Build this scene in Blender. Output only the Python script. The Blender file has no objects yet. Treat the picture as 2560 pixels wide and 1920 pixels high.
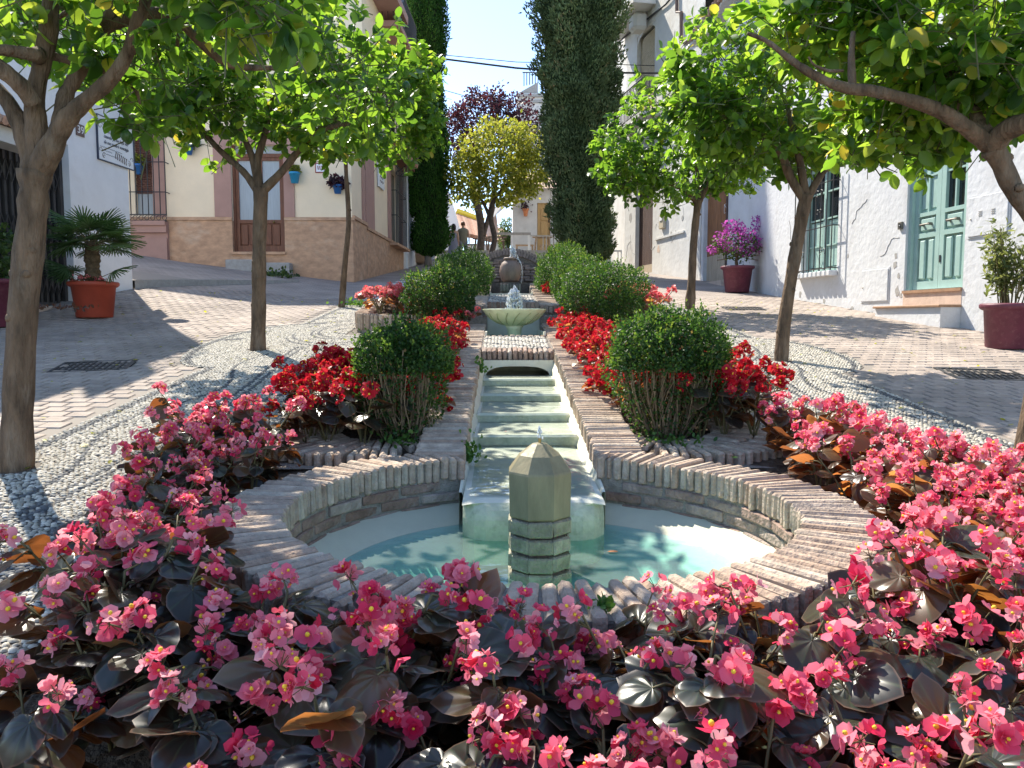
import bpy, math, random
import numpy as np
from mathutils import Vector, Matrix

random.seed(11)
rng = np.random.default_rng(11)
sc = bpy.context.scene
col = sc.collection

# ---------------------------------------------------------------- camera, sky, sun, exposure
F = 1923.0
PITCH, YAW = math.radians(4.756), math.radians(0.745)
CAM = np.array([-0.148, 0.0, 1.25])
cd = bpy.data.cameras.new("camera")
cam = bpy.data.objects.new("camera", cd)
col.objects.link(cam)
cam.location = CAM
cam.rotation_euler = (math.pi / 2 - PITCH, 0, -YAW)
cd.sensor_width = 36.0
cd.lens = F / 2560 * 36.0
cd.clip_start, cd.clip_end = 0.05, 500
sc.camera = cam

SUN_TO = Vector((-0.48, 0.76, 1.0)).normalized()
w = bpy.data.worlds.new("World")
sc.world = w
w.use_nodes = True
wn = w.node_tree
for n in list(wn.nodes):
    wn.nodes.remove(n)
sky = wn.nodes.new("ShaderNodeTexSky")
sky.sky_type = 'NISHITA'
sky.sun_disc = False
sky.sun_elevation = math.asin(SUN_TO.z)
sky.sun_rotation = math.atan2(SUN_TO.x, SUN_TO.y) % (2 * math.pi)
sky.altitude = 0
sky.air_density = 0.72
sky.dust_density = 0.2
sky.ozone_density = 1.3
bg = wn.nodes.new("ShaderNodeBackground")
bg.inputs["Strength"].default_value = 0.15
wo = wn.nodes.new("ShaderNodeOutputWorld")
wn.links.new(sky.outputs[0], bg.inputs["Color"])
wn.links.new(bg.outputs[0], wo.inputs["Surface"])

sd = bpy.data.lights.new("sun", 'SUN')
sd.energy = 3.8
sd.angle = math.radians(0.53)
sd.color = (1.0, 0.925, 0.80)
so = bpy.data.objects.new("sun", sd)
col.objects.link(so)
so.location = (-20, 30, 40)
so.rotation_euler = SUN_TO.to_track_quat('Z', 'Y').to_euler()

sc.view_settings.view_transform = 'Standard'
sc.view_settings.look = 'None'
sc.view_settings.gamma = 1
sc.view_settings.use_curve_mapping = False
sc.view_settings.exposure = 1.45
sc.cycles.max_bounces = 7
sc.cycles.diffuse_bounces = 4
sc.cycles.transparent_max_bounces = 12
sc.cycles.caustics_reflective = False
sc.cycles.caustics_refractive = False

# ---------------------------------------------------------------- survey of the place: rays and ground
K = 2560 / 2212.0
_cp, _sp, _cy, _sy = math.cos(PITCH), math.sin(PITCH), math.cos(YAW), math.sin(YAW)

def ray(px, py):
    x, u = (px - 1280) / F, (960 - py) / F
    y, z = _cp + u * _sp, u * _cp - _sp
    return np.array([x * _cy + y * _sy, -x * _sy + y * _cy, z])

def at(px, py, Y):
    r = ray(px, py)
    return CAM + r * (Y / r[1])

def D(dx, dy, Y):
    return at(dx * K, dy * K, Y)

def proj(P):
    v = np.asarray(P, float) - CAM
    a0 = v[..., 0] * _cy - v[..., 1] * _sy
    a1 = v[..., 0] * _sy + v[..., 1] * _cy
    b1 = a1 * _cp - v[..., 2] * _sp
    b2 = a1 * _sp + v[..., 2] * _cp
    b1s = np.where(b1 > 0.05, b1, 1e9)
    return 1280 + F * a0 / b1s, 960 - F * b2 / b1s, b1

def sst(t):
    t = np.clip(t, 0, 1)
    return t * t * (3 - 2 * t)

def gz(x, y):
    x = np.asarray(x, float); y = np.asarray(y, float)
    return 0.11 * np.minimum(y, 45) + 0.12 * sst((y - 9) / 5) * np.clip(-x - 4.1, 0, 8)

def ground(dx, dy):
    r = ray(dx * K, dy * K)
    t = 1.0
    for _ in range(60):
        p = CAM + r * t
        t -= (p[2] - float(gz(p[0], p[1]))) / (r[2] - 0.11 * r[1])
        t = min(max(t, .3), 90)
    return CAM + r * t

# ---------------------------------------------------------------- objects
BASE = {}
def tag(o, label=None, cat=None, group=None, kind=None):
    if label: o["label"] = label
    if cat: o["category"] = cat
    if group: o["group"] = group
    if kind: o["kind"] = kind
    return o

def thing(name, label, cat, loc, group=None, rotz=0):
    o = bpy.data.objects.new(name, None)
    o.empty_display_size = 0.1
    col.objects.link(o)
    o.location = loc
    o.rotation_euler = (0, 0, rotz)
    BASE[o.name] = np.array(loc, float)
    return tag(o, label, cat, group)

def wbase(o):
    return BASE.get(o.name, np.zeros(3)) if o is not None else np.zeros(3)

def link(o, parent=None):
    col.objects.link(o)
    if parent is not None:
        o.parent = parent
    return o

def bisect_cells(a, b, cuts):
    return sorted(set([a, b] + [c for c in cuts if a < c < b]))

class MB:
    def __init__(s):
        s.v, s.f, s.m = [], [], []
    def add(s, vs, fs, mi=0):
        o = len(s.v)
        s.v.extend([tuple(map(float, p)) for p in vs])
        for q in fs:
            s.f.append(tuple(i + o for i in q)); s.m.append(mi)
    def box(s, x0, x1, y0, y1, z0, z1, mi=0, T=None):
        vs = [(x, y, z) for z in (z0, z1) for y in (y0, y1) for x in (x0, x1)]
        if T is not None: vs = [T(*p) for p in vs]
        fs = [(0, 2, 3, 1), (4, 5, 7, 6), (0, 1, 5, 4), (2, 6, 7, 3), (0, 4, 6, 2), (1, 3, 7, 5)]
        s.add(vs, fs, mi); return s
    def cbox(s, x0, x1, y0, y1, z0, z1, b, mi=0, T=None):
        vs, fs = chamfer((x1 - x0), (y1 - y0), (z1 - z0), b)
        c = ((x0 + x1) / 2, (y0 + y1) / 2, (z0 + z1) / 2)
        vs = [(p[0] + c[0], p[1] + c[1], p[2] + c[2]) for p in vs]
        if T is not None: vs = [T(*p) for p in vs]
        s.add(vs, fs, mi); return s
    def tube(s, pts, r, n=8, mi=0, cap=True):
        P = [Vector(p) for p in pts]
        R = r if hasattr(r, '__len__') else [r] * len(P)
        up = Vector((0.123, 0.31, 0.94)).normalized()
        rings = []
        t0 = (P[1] - P[0]).normalized()
        a = t0.cross(up)
        if a.length < 1e-3: a = t0.cross(Vector((1, 0, 0)))
        a.normalize()
        vs = []
        for i, p in enumerate(P):
            if i == 0: t = P[1] - P[0]
            elif i == len(P) - 1: t = P[i] - P[i - 1]
            else: t = P[i + 1] - P[i - 1]
            if t.length < 1e-9: t = t0
            t = t.normalized()
            a = (a - t * a.dot(t))
            if a.length < 1e-6: a = t.orthogonal()
            a.normalize()
            b = t.cross(a)
            for k in range(n):
                th = 2 * math.pi * k / n
                vs.append(p + (a * math.cos(th) + b * math.sin(th)) * R[i])
        fs = []
        for i in range(len(P) - 1):
            for k in range(n):
                k2 = (k + 1) % n
                fs.append((i * n + k, i * n + k2, (i + 1) * n + k2, (i + 1) * n + k))
        if cap:
            fs.append(tuple(range(n - 1, -1, -1)))
            fs.append(tuple((len(P) - 1) * n + k for k in range(n)))
        s.add(vs, fs, mi); return s
    def lathe(s, prof, c=(0, 0, 0), n=24, mi=0, cap0=True, cap1=True, sx=1, sy=1, flute=None):
        vs = []
        for (r, z) in prof:
            for k in range(n):
                th = 2 * math.pi * k / n
                rr = r * (flute(th, z) if flute else 1)
                vs.append((c[0] + rr * math.cos(th) * sx, c[1] + rr * math.sin(th) * sy, c[2] + z))
        fs = []
        for i in range(len(prof) - 1):
            for k in range(n):
                k2 = (k + 1) % n
                fs.append((i * n + k, i * n + k2, (i + 1) * n + k2, (i + 1) * n + k))
        if cap0: fs.append(tuple(range(n - 1, -1, -1)))
        if cap1: fs.append(tuple((len(prof) - 1) * n + k for k in range(n)))
        s.add(vs, fs, mi); return s
    def mesh(s, name, mats, base=None, smooth=False):
        me = bpy.data.meshes.new(name)
        v = np.array(s.v, float)
        if base is not None and len(v): v = v - np.asarray(base)
        me.from_pydata(v.tolist(), [], s.f)
        if not isinstance(mats, (list, tuple)): mats = [mats]
        for m in mats: me.materials.append(m)
        if len(mats) > 1: me.polygons.foreach_set("material_index", s.m)
        if smooth: me.polygons.foreach_set("use_smooth", [True] * len(s.f))
        me.update()
        return me
    def build(s, name, mats, parent=None, smooth=False, **k):
        me = s.mesh(name, mats, wbase(parent) if parent is not None else None, smooth)
        o = bpy.data.objects.new(name, me)
        link(o, parent)
        if parent is not None: BASE[o.name] = wbase(parent)
        return tag(o, **k) if k else o

def chamfer(sx, sy, sz, b):
    hx, hy, hz = sx / 2, sy / 2, sz / 2
    vs = []; idx = {}
    for x in (-1, 1):
        for y in (-1, 1):
            for z in (-1, 1):
                for ax in range(3):
                    p = [x * (hx - b), y * (hy - b), z * (hz - b)]
                    p[ax] = (x * hx, y * hy, z * hz)[ax]
                    idx[(x, y, z, ax)] = len(vs); vs.append(tuple(p))
    I = lambda x, y, z, a: idx[(x, y, z, a)]
    fs = []
    for sgn in (-1, 1):
        q = [I(sgn, -1, -1, 0), I(sgn, 1, -1, 0), I(sgn, 1, 1, 0), I(sgn, -1, 1, 0)]; fs.append(q if sgn > 0 else q[::-1])
        q = [I(-1, sgn, -1, 1), I(-1, sgn, 1, 1), I(1, sgn, 1, 1), I(1, sgn, -1, 1)]; fs.append(q if sgn > 0 else q[::-1])
        q = [I(-1, -1, sgn, 2), I(1, -1, sgn, 2), I(1, 1, sgn, 2), I(-1, 1, sgn, 2)]; fs.append(q if sgn > 0 else q[::-1])
    for a in (-1, 1):
        for c in (-1, 1):
            q = [I(a, c, -1, 0), I(a, c, -1, 1), I(a, c, 1, 1), I(a, c, 1, 0)]; fs.append(q if a * c > 0 else q[::-1])
            q = [I(a, -1, c, 0), I(a, 1, c, 0), I(a, 1, c, 2), I(a, -1, c, 2)]; fs.append(q if a * c > 0 else q[::-1])
            q = [I(-1, a, c, 1), I(-1, a, c, 2), I(1, a, c, 2), I(1, a, c, 1)]; fs.append(q if a * c > 0 else q[::-1])
    for x in (-1, 1):
        for y in (-1, 1):
            for z in (-1, 1):
                q = [I(x, y, z, 0), I(x, y, z, 1), I(x, y, z, 2)]
                fs.append(q if x * y * z > 0 else q[::-1])
    return vs, [tuple(q) for q in fs]

def np_mesh(name, V, loops, starts, mat, rnd=None, smooth=False):
    me = bpy.data.meshes.new(name)
    me.vertices.add(len(V)); me.loops.add(len(loops)); me.polygons.add(len(starts))
    me.vertices.foreach_set("co", np.ascontiguousarray(V, np.float32).ravel())
    me.loops.foreach_set("vertex_index", np.ascontiguousarray(loops, np.int32))
    me.polygons.foreach_set("loop_start", np.ascontiguousarray(starts, np.int32))
    if smooth: me.polygons.foreach_set("use_smooth", np.ones(len(starts), bool))
    me.update(calc_edges=True)
    if rnd is not None:
        a = me.attributes.new("rnd", 'FLOAT', 'POINT')
        a.data.foreach_set("value", np.ascontiguousarray(rnd, np.float32))
    for m in (mat if isinstance(mat, (list, tuple)) else [mat]): me.materials.append(m)
    return me

def scatter(name, tpl, pos, R, S, rnd, mat, parent=None, smooth=False, **k):
    """one mesh of many copies of a small template (leaves, pebbles)"""
    tv, tf = np.array(tpl[0], float), tpl[1]
    N, nv = len(pos), len(tv)
    S = np.asarray(S, float)
    if S.ndim == 1: S = np.repeat(S[:, None], 3, 1)
    V = np.einsum('nij,vj->nvi', R * S[:, None, :], tv) + np.asarray(pos)[:, None, :]
    if parent is not None: V = V - wbase(parent)
    lv = np.concatenate([np.array(q) for q in tf])
    lt = np.array([len(q) for q in tf])
    st = np.concatenate([[0], np.cumsum(lt)[:-1]])
    loops = (lv[None] + (np.arange(N) * nv)[:, None]).ravel()
    starts = (st[None] + (np.arange(N) * len(lv))[:, None]).ravel()
    me = np_mesh(name, V.reshape(-1, 3), loops, starts, mat, np.repeat(rnd, nv), smooth)
    o = bpy.data.objects.new(name, me)
    link(o, parent)
    return tag(o, **k) if k else o

def norm(a):
    return a / np.maximum(np.linalg.norm(a, axis=-1, keepdims=True), 1e-9)

def frames(d, n):
    d = norm(d); x = norm(np.cross(d, n)); n2 = np.cross(x, d)
    return np.stack([x, d, n2], -1)

def rsph(n):
    return norm(rng.normal(size=(n, 3)))

def piece(name, me, M, parent):
    o = bpy.data.objects.new(name, me)
    col.objects.link(o)
    o.parent = parent
    o.matrix_basis = M
    return o

def mat4(R, t, s=1.0):
    m = Matrix.Identity(4)
    s = (s, s, s) if not hasattr(s, '__len__') else s
    for i in range(3):
        for j in range(3): m[i][j] = float(R[i][j]) * s[j]
        m[i][3] = float(t[i])
    return m

class Frame:
    """a facade: u along it, n out of it, z up"""
    def __init__(s, p, q, out):
        p, q = np.array(p, float), np.array(q, float)
        s.o = np.array([p[0], p[1], 0.0])
        d = np.array([q[0] - p[0], q[1] - p[1], 0.0]); s.L = np.linalg.norm(d)
        s.u = d / s.L
        n = np.array([s.u[1], -s.u[0], 0.0])
        if np.dot(n[:2], out) < 0: n = -n
        s.n = n
    def __call__(s, u, n, z):
        return s.o + s.u * u + s.n * n + np.array([0, 0, z])
    def uv(s, px, py, off=0.0):
        r = ray(px, py)
        t = np.dot(s.o + s.n * off - CAM, s.n) / np.dot(r, s.n)
        p = CAM + r * t
        return float(np.dot(p - s.o, s.u)), float(p[2])
    def dv(s, dx, dy, off=0.0):
        return s.uv(dx * K, dy * K, off)
    def rot(s):
        return np.stack([s.u, s.n, np.array([0, 0, 1.0])], -1)

def facade(mb, fr, u0, u1, z0, z1, holes=(), depth=0.22, mi=0, n=0.0):
    us = bisect_cells(u0, u1, [h[i] for h in holes for i in (0, 1)])
    zs = bisect_cells(z0, z1, [h[i] for h in holes for i in (2, 3)])
    for a, b in zip(us, us[1:]):
        for c, d in zip(zs, zs[1:]):
            um, zm = (a + b) / 2, (c + d) / 2
            if any(h[0] < um < h[1] and h[2] < zm < h[3] for h in holes): continue
            mb.add([fr(a, n, c), fr(b, n, c), fr(b, n, d), fr(a, n, d)], [(0, 1, 2, 3)], mi)
    for h in holes:
        a, b, c, d = h[:4]; skip = h[4] if len(h) > 4 else ""
        q = [(a, c), (b, c), (b, d), (a, d)]
        for i in range(4):
            if "brtl"[i] in skip: continue
            (ua, za), (ub, zb) = q[i], q[(i + 1) % 4]
            mb.add([fr(ua, n, za), fr(ub, n, zb), fr(ub, n - depth, zb), fr(ua, n - depth, za)], [(0, 1, 2, 3)], mi)
        if "k" not in skip: mb.add([fr(a, n - depth, c), fr(b, n - depth, c), fr(b, n - depth, d), fr(a, n - depth, d)], [(0, 1, 2, 3)], mi)
# ---------------------------------------------------------------- materials
def newmat(name):
    m = bpy.data.materials.new(name); m.use_nodes = True
    nt = m.node_tree
    for n in list(nt.nodes): nt.nodes.remove(n)
    out = nt.nodes.new("ShaderNodeOutputMaterial")
    return m, nt, out

def nd(nt, typ, ins=None, **at_):
    n = nt.nodes.new(typ)
    for k, v in at_.items(): setattr(n, k, v)
    for k, v in (ins or {}).items():
        if hasattr(v, 'is_output') or isinstance(v, bpy.types.NodeSocket): nt.links.new(v, n.inputs[k])
        else: n.inputs[k].default_value = v
    return n

def c4(c): return (c[0], c[1], c[2], 1.0)

def ramp(nt, fac, stops):
    r = nd(nt, "ShaderNodeValToRGB", {"Fac": fac})
    e = r.color_ramp.elements
    while len(e) > 1: e.remove(e[0])
    e[0].position, e[0].color = stops[0][0], c4(stops[0][1])
    for p, c in stops[1:]:
        x = e.new(p); x.color = c4(c)
    return r.outputs["Color"]

def mixc(nt, fac, a, b, typ='MIX'):
    n = nd(nt, "ShaderNodeMix", data_type='RGBA', blend_type=typ)
    for i, v in ((0, fac), (6, a), (7, b)):
        if isinstance(v, bpy.types.NodeSocket): nt.links.new(v, n.inputs[i])
        else: n.inputs[i].default_value = v if i == 0 else c4(v)
    return n.outputs[2]

def simple(name, cols, rough=.8, spec=.3, var=.25, scale=5., bump=0., bscale=60., stretch=(1, 1, 1), metal=0., stain=None, stain_amt=.0, stain_scale=1.5, detail=6, src='obj', gdirt=0.):
    """cols: one colour, or a palette picked per object"""
    m, nt, out = newmat(name)
    tc = nd(nt, "ShaderNodeTexCoord")
    mp = nd(nt, "ShaderNodeMapping", {"Vector": tc.outputs["Object"], "Scale": stretch})
    no = nd(nt, "ShaderNodeTexNoise", {"Vector": mp.outputs[0], "Scale": scale, "Detail": detail, "Roughness": .62})
    if isinstance(cols[0], (tuple, list)):
        oi = nd(nt, "ShaderNodeObjectInfo")
        k = len(cols)
        st = [(i / max(1, k - 1), c) for i, c in enumerate(cols)]
        pf = oi.outputs["Random"] if src == 'obj' else nd(nt, "ShaderNodeAttribute", attribute_name="rnd").outputs["Fac"]
        base = ramp(nt, pf, st)
        off = nd(nt, "ShaderNodeVectorMath", {0: mp.outputs[0], 1: oi.outputs["Location"]}, operation='ADD')
        nt.links.new(off.outputs[0], no.inputs["Vector"])
    else:
        rgb = nd(nt, "ShaderNodeRGB"); rgb.outputs[0].default_value = c4(cols); base = rgb.outputs[0]
    v = nd(nt, "ShaderNodeMapRange", {"Value": no.outputs["Fac"], "From Min": .3, "From Max": .7, "To Min": 1 - var, "To Max": 1 + var})
    cc = nd(nt, "ShaderNodeVectorMath", {0: base, 1: v.outputs[0]}, operation='MULTIPLY').outputs[0]
    if stain is not None:
        n2 = nd(nt, "ShaderNodeTexNoise", {"Vector": mp.outputs[0], "Scale": stain_scale, "Detail": 8., "Roughness": .7})
        f = nd(nt, "ShaderNodeMapRange", {"Value": n2.outputs["Fac"], "From Min": .52, "From Max": .72, "To Min": 0., "To Max": stain_amt})
        cc = mixc(nt, f.outputs[0], cc, stain)
    if gdirt > 0:
        g_ = nd(nt, "ShaderNodeNewGeometry")
        n3 = nd(nt, "ShaderNodeTexNoise", {"Vector": g_.outputs["Position"], "Scale": .9, "Detail": 9., "Roughness": .72})
        f3 = nd(nt, "ShaderNodeMapRange", {"Value": n3.outputs["Fac"], "From Min": .36, "From Max": .64, "To Min": 1 - gdirt, "To Max": 1 + gdirt * .6})
        cc = nd(nt, "ShaderNodeVectorMath", {0: cc, 1: f3.outputs[0]}, operation='MULTIPLY').outputs[0]
    p = nd(nt, "ShaderNodeBsdfPrincipled", {"Base Color": cc, "Roughness": rough, "Specular IOR Level": spec, "Metallic": metal})
    if bump > 0:
        nb = nd(nt, "ShaderNodeTexNoise", {"Vector": mp.outputs[0], "Scale": bscale, "Detail": 4.})
        b = nd(nt, "ShaderNodeBump", {"Height": nb.outputs["Fac"], "Strength": bump, "Distance": .03 if bump >= 1 else .02})
        nt.links.new(b.outputs[0], p.inputs["Normal"])
    nt.links.new(p.outputs[0], out.inputs[0])
    return m

def leafmat(name, stops, tstops, tw=.45, rough=.4, spec=.4, src='attr', veins=None, rim=False):
    m, nt, out = newmat(name)
    if src == 'attr': f = nd(nt, "ShaderNodeAttribute", attribute_name="rnd").outputs["Fac"]
    else: f = nd(nt, "ShaderNodeObjectInfo").outputs["Random"]
    c = ramp(nt, f, stops); t = ramp(nt, f, tstops)
    p = nd(nt, "ShaderNodeBsdfPrincipled", {"Base Color": c, "Roughness": rough, "Specular IOR Level": spec})
    if veins:
        tc = nd(nt, "ShaderNodeTexCoord")
        sx = nd(nt, "ShaderNodeSeparateXYZ", {0: tc.outputs["Object"]})
        an = nd(nt, "ShaderNodeMath", {0: sx.outputs[0], 1: sx.outputs[1]}, operation='ARCTAN2')
        mu = nd(nt, "ShaderNodeMath", {0: an.outputs[0], 1: veins}, operation='MULTIPLY')
        s = nd(nt, "ShaderNodeMath", {0: mu.outputs[0]}, operation='COSINE')
        ab = nd(nt, "ShaderNodeMapRange", {"Value": s.outputs[0], "From Min": .86, "From Max": 1., "To Min": 0., "To Max": 1.})
        c2 = mixc(nt, nd(nt, "ShaderNodeMath", {0: ab.outputs[0], 1: .30}, operation='MULTIPLY').outputs[0], c, (.10, .14, .06))
        if rim:
            ra = nd(nt, "ShaderNodeAttribute", attribute_name="rim")
            rf = nd(nt, "ShaderNodeMapRange", {"Value": ra.outputs["Fac"], "From Min": .94, "From Max": 1., "To Min": 0., "To Max": .7})
            c2 = mixc(nt, rf.outputs[0], c2, (.22, .13, .085))
        nt.links.new(c2, p.inputs["Base Color"])
        b = nd(nt, "ShaderNodeBump", {"Height": s.outputs[0], "Strength": .22, "Distance": .006})
        nt.links.new(b.outputs[0], p.inputs["Normal"])
    tr = nd(nt, "ShaderNodeBsdfTranslucent", {"Color": t})
    mx = nd(nt, "ShaderNodeMixShader", {0: tw, 1: p.outputs[0], 2: tr.outputs[0]})
    nt.links.new(mx.outputs[0], out.inputs[0])
    return m

W = {}
W['plaster'] = simple("white_plaster", (.75, .75, .745), rough=.9, var=.05, scale=2.5, bump=.35, bscale=9, stain=(.52, .48, .41), stain_amt=.38, stain_scale=1.3)
W['plaster_r'] = simple("white_plaster_sunny", (.60, .605, .61), rough=.9, var=.06, scale=2.5, bump=.5, bscale=11, stain=(.40, .37, .33), stain_amt=.35, stain_scale=1.6)
W['plaster_old'] = simple("old_white_plaster", (.62, .61, .58), rough=.92, var=.08, scale=2., bump=.5, bscale=7, stain=(.42, .36, .29), stain_amt=.55, stain_scale=1.6)
W['cream'] = simple("cream_plaster", (.86, .70, .49), rough=.9, var=.05, scale=2, bump=.15, bscale=25)
W['pinkband'] = simple("rose_plaster", (.42, .25, .20), rough=.9, var=.08, scale=3, bump=.1)
W['dado'] = simple("tan_stone_dado", (.51, .31, .19), rough=.85, var=.26, scale=5, bump=.25, bscale=30, stretch=(.8, .8, 1.5), stain=(.68, .52, .38), stain_amt=.6, stain_scale=1.6)
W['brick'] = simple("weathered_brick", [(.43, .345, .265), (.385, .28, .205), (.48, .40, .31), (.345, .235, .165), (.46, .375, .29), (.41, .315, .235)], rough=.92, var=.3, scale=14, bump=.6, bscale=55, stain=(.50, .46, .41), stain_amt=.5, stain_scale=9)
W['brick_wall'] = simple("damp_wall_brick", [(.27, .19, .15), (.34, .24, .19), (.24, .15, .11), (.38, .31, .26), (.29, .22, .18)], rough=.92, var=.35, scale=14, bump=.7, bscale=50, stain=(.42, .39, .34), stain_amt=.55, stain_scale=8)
W['brick_grey'] = simple("grey_brick", [(.20, .17, .16), (.25, .21, .19), (.17, .145, .135)], rough=.93, var=.3, scale=14, bump=.6, bscale=50)
W['mortar'] = simple("grey_mortar", (.27, .24, .205), rough=.95, var=.3, scale=30, bump=.6, bscale=120)
W['mortar_dark'] = simple("dark_mortar", (.17, .15, .13), rough=.95, var=.3, scale=30, bump=.6, bscale=120)
W['paver'] = simple("street_paver", [(.355, .295, .252), (.37, .31, .264), (.34, .285, .246), (.362, .302, .256), (.38, .325, .28)], rough=.9, var=.16, scale=10, bump=.3, bscale=60, gdirt=.30)
W['paver_mass'] = simple("street_paver_mass", [(.355, .295, .252), (.37, .31, .264), (.34, .285, .246), (.362, .302, .256), (.38, .325, .28)], rough=.9, var=.16, scale=10, bump=.3, bscale=60, src='attr', gdirt=.30)
W['brick_mass'] = simple("weathered_brick_mass", [(.40, .31, .26), (.33, .22, .17), (.46, .38, .33), (.30, .19, .14), (.44, .36, .31)], rough=.92, var=.3, scale=14, bump=.6, bscale=55, src='attr')
W['concrete'] = simple("kerb_concrete", (.36, .345, .32), rough=.9, var=.15, scale=12, bump=.3, bscale=60)
W['marble'] = simple("worn_marble", (.215, .185, .105), rough=.5, spec=.35, var=.3, scale=9, bump=.25, bscale=22, stretch=(1, 1, .3), stain=(.16, .15, .09), stain_amt=.7, stain_scale=7)
W['bowlgreen'] = simple("pale_green_marble", (.62, .66, .42), rough=.35, spec=.45, var=.12, scale=6)
W['bowlrib'] = simple("green_marble_rib", (.33, .37, .20), rough=.4, var=.2, scale=6)
W['liner'] = simple("white_pool_paint", (.66, .65, .53), rough=.7, var=.1, scale=5, bump=.25, bscale=18, stain=(.50, .49, .30), stain_amt=.4, stain_scale=3.5)
W['liner_moss'] = simple("mossy_pool_paint", (.56, .57, .40), rough=.75, var=.22, scale=9, bump=.4, bscale=40, stain=(.22, .25, .13), stain_amt=.65, stain_scale=10)
W['poolfloor'] = simple("pool_floor_paint", (.55, .76, .68), rough=.7, var=.07, scale=3, bump=.1, bscale=12)
W['poolwall'] = simple("pool_wall_paint", (.52, .52, .40), rough=.75, var=.08, scale=4, bump=.15, bscale=15)
W['jar'] = simple("old_clay_jar", (.27, .19, .155), rough=.6, var=.35, scale=5, bump=.2, stretch=(1, 1, .35), stain=(.12, .12, .11), stain_amt=.6, stain_scale=3)
W['bark'] = simple("citrus_bark", (.130, .088, .056), rough=.93, var=.55, scale=14, bump=1., bscale=36, stretch=(1, 1, .28), stain=(.27, .225, .17), stain_amt=.5, stain_scale=8)
W['bark_far'] = simple("dark_bark", (.09, .07, .058), rough=.95, var=.4, scale=10, bump=.6, bscale=40)
W['cypbark'] = simple("cypress_bark", (.24, .20, .165), rough=.95, var=.3, scale=12, bump=.6, bscale=40, stretch=(1, 1, .25))
W['stem_box'] = simple("boxwood_stem", (.20, .145, .085), rough=.9, var=.35, scale=20, bump=.4)
W['stem_beg'] = simple("begonia_stem", (.13, .11, .045), rough=.6, var=.35, scale=14)
W['twig'] = simple("citrus_twig", (.10, .105, .05), rough=.8, var=.3, scale=14)
W['soil'] = simple("garden_soil", (.085, .062, .044), rough=.97, var=.5, scale=18, bump=1., bscale=35, stain=(.20, .155, .11), stain_amt=.6, stain_scale=12)
W['terracotta'] = simple("terracotta_red", (.34, .055, .028), rough=.55, spec=.4, var=.12, scale=6, bump=.05)
W['purplepot'] = simple("plum_plastic", (.125, .028, .047), rough=.5, spec=.4, var=.2, scale=7, bump=.05, stain=(.34, .20, .19), stain_amt=.25, stain_scale=22)
W['bluepot'] = simple("blue_glaze", (.03, .13, .36), rough=.35, var=.12, scale=6)
W['skypot'] = simple("sky_blue_glaze", (.04, .30, .52), rough=.35, var=.12, scale=6)
W['orangepot'] = simple("orange_clay", (.55, .20, .08), rough=.7, var=.15, scale=8)
W['tanpot'] = simple("tan_clay", (.50, .36, .27), rough=.8, var=.12, scale=6)
W['teal'] = simple("teal_paint", (.32, .465, .415), rough=.5, spec=.4, var=.08, scale=5, stain=(.42, .55, .50), stain_amt=.3, stain_scale=6)
W['brownwood'] = simple("varnished_wood", (.165, .060, .030), rough=.5, spec=.4, var=.35, scale=7, stretch=(4, 4, .5), bump=.1)
W['oldwood'] = simple("orange_brown_wood", (.26, .115, .048), rough=.7, var=.5, scale=6, stretch=(5, 5, .35), bump=.3, bscale=20)
W['bleached'] = simple("bleached_wood", (.44, .36, .265), rough=.9, var=.4, scale=6, stretch=(6, 6, .35), bump=.4, bscale=20)
W['darkwood'] = simple("dark_plank_wood", (.085, .050, .040), rough=.75, var=.4, scale=6, stretch=(5, 5, .4), bump=.3)
W['palewood'] = simple("pale_ochre_door", (.48, .31, .135), rough=.65, var=.15, scale=6, stretch=(4, 4, .5))
W['iron'] = simple("black_iron", (.022, .021, .022), rough=.55, spec=.5, var=.2, scale=20, bump=.1)
W['gate'] = simple("worn_black_gate", (.050, .045, .043), rough=.65, spec=.4, var=.35, scale=8, stretch=(1, 1, .4))
W['gatedark'] = simple("gate_backing", (.020, .020, .023), rough=.5, var=.3, scale=4)
W['brass'] = simple("aged_brass", (.35, .25, .09), rough=.4, metal=.8, var=.2)
W['pewter'] = simple("dull_metal", (.16, .15, .13), rough=.45, metal=.6, var=.2)
W['stepstone'] = simple("pale_step_stone", (.58, .45, .36), rough=.8, var=.14, scale=8, bump=.15)
W['tread'] = simple("brown_tread_tile", (.33, .20, .12), rough=.7, var=.2, scale=10, bump=.15)
W['white'] = simple("white_paint", (.78, .78, .76), rough=.6, var=.05, scale=6)
W['whitetile'] = simple("glazed_white_tile", (.76, .78, .79), rough=.25, spec=.5, var=.04, scale=4)
W['ink'] = simple("dark_blue_ink", (.045, .055, .085), rough=.5, var=.1)
W['ornament'] = simple("sepia_ink", (.15, .115, .10), rough=.5, var=.1)
W['redtile'] = simple("dark_red_glaze", (.25, .03, .03), rough=.4, var=.1)
W['numbrown'] = simple("brown_number_tile", (.13, .085, .075), rough=.4, var=.15)
W['tile_roof'] = simple("clay_roof_tile", [(.42, .23, .15), (.50, .31, .22), (.33, .17, .11), (.47, .35, .27)], rough=.9, var=.3, scale=9, bump=.3)
W['yellow'] = simple("yellow_ridge_paint", (.72, .52, .05), rough=.8, var=.1)
W['cable'] = simple("black_cable", (.02, .02, .022), rough=.6, var=.1)
W['pipe'] = simple("brown_pipe", (.14, .09, .075), rough=.6, var=.2)
W['shutter'] = simple("brown_shutter", (.115, .045, .030), rough=.6, var=.15)
W['blind'] = simple("cane_blind", (.50, .43, .31), rough=.8, var=.15, scale=10)
W['curtain'] = simple("lace_curtain", (.40, .44, .46), rough=.9, var=.12, scale=7, stretch=(9, 9, .4))
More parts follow.
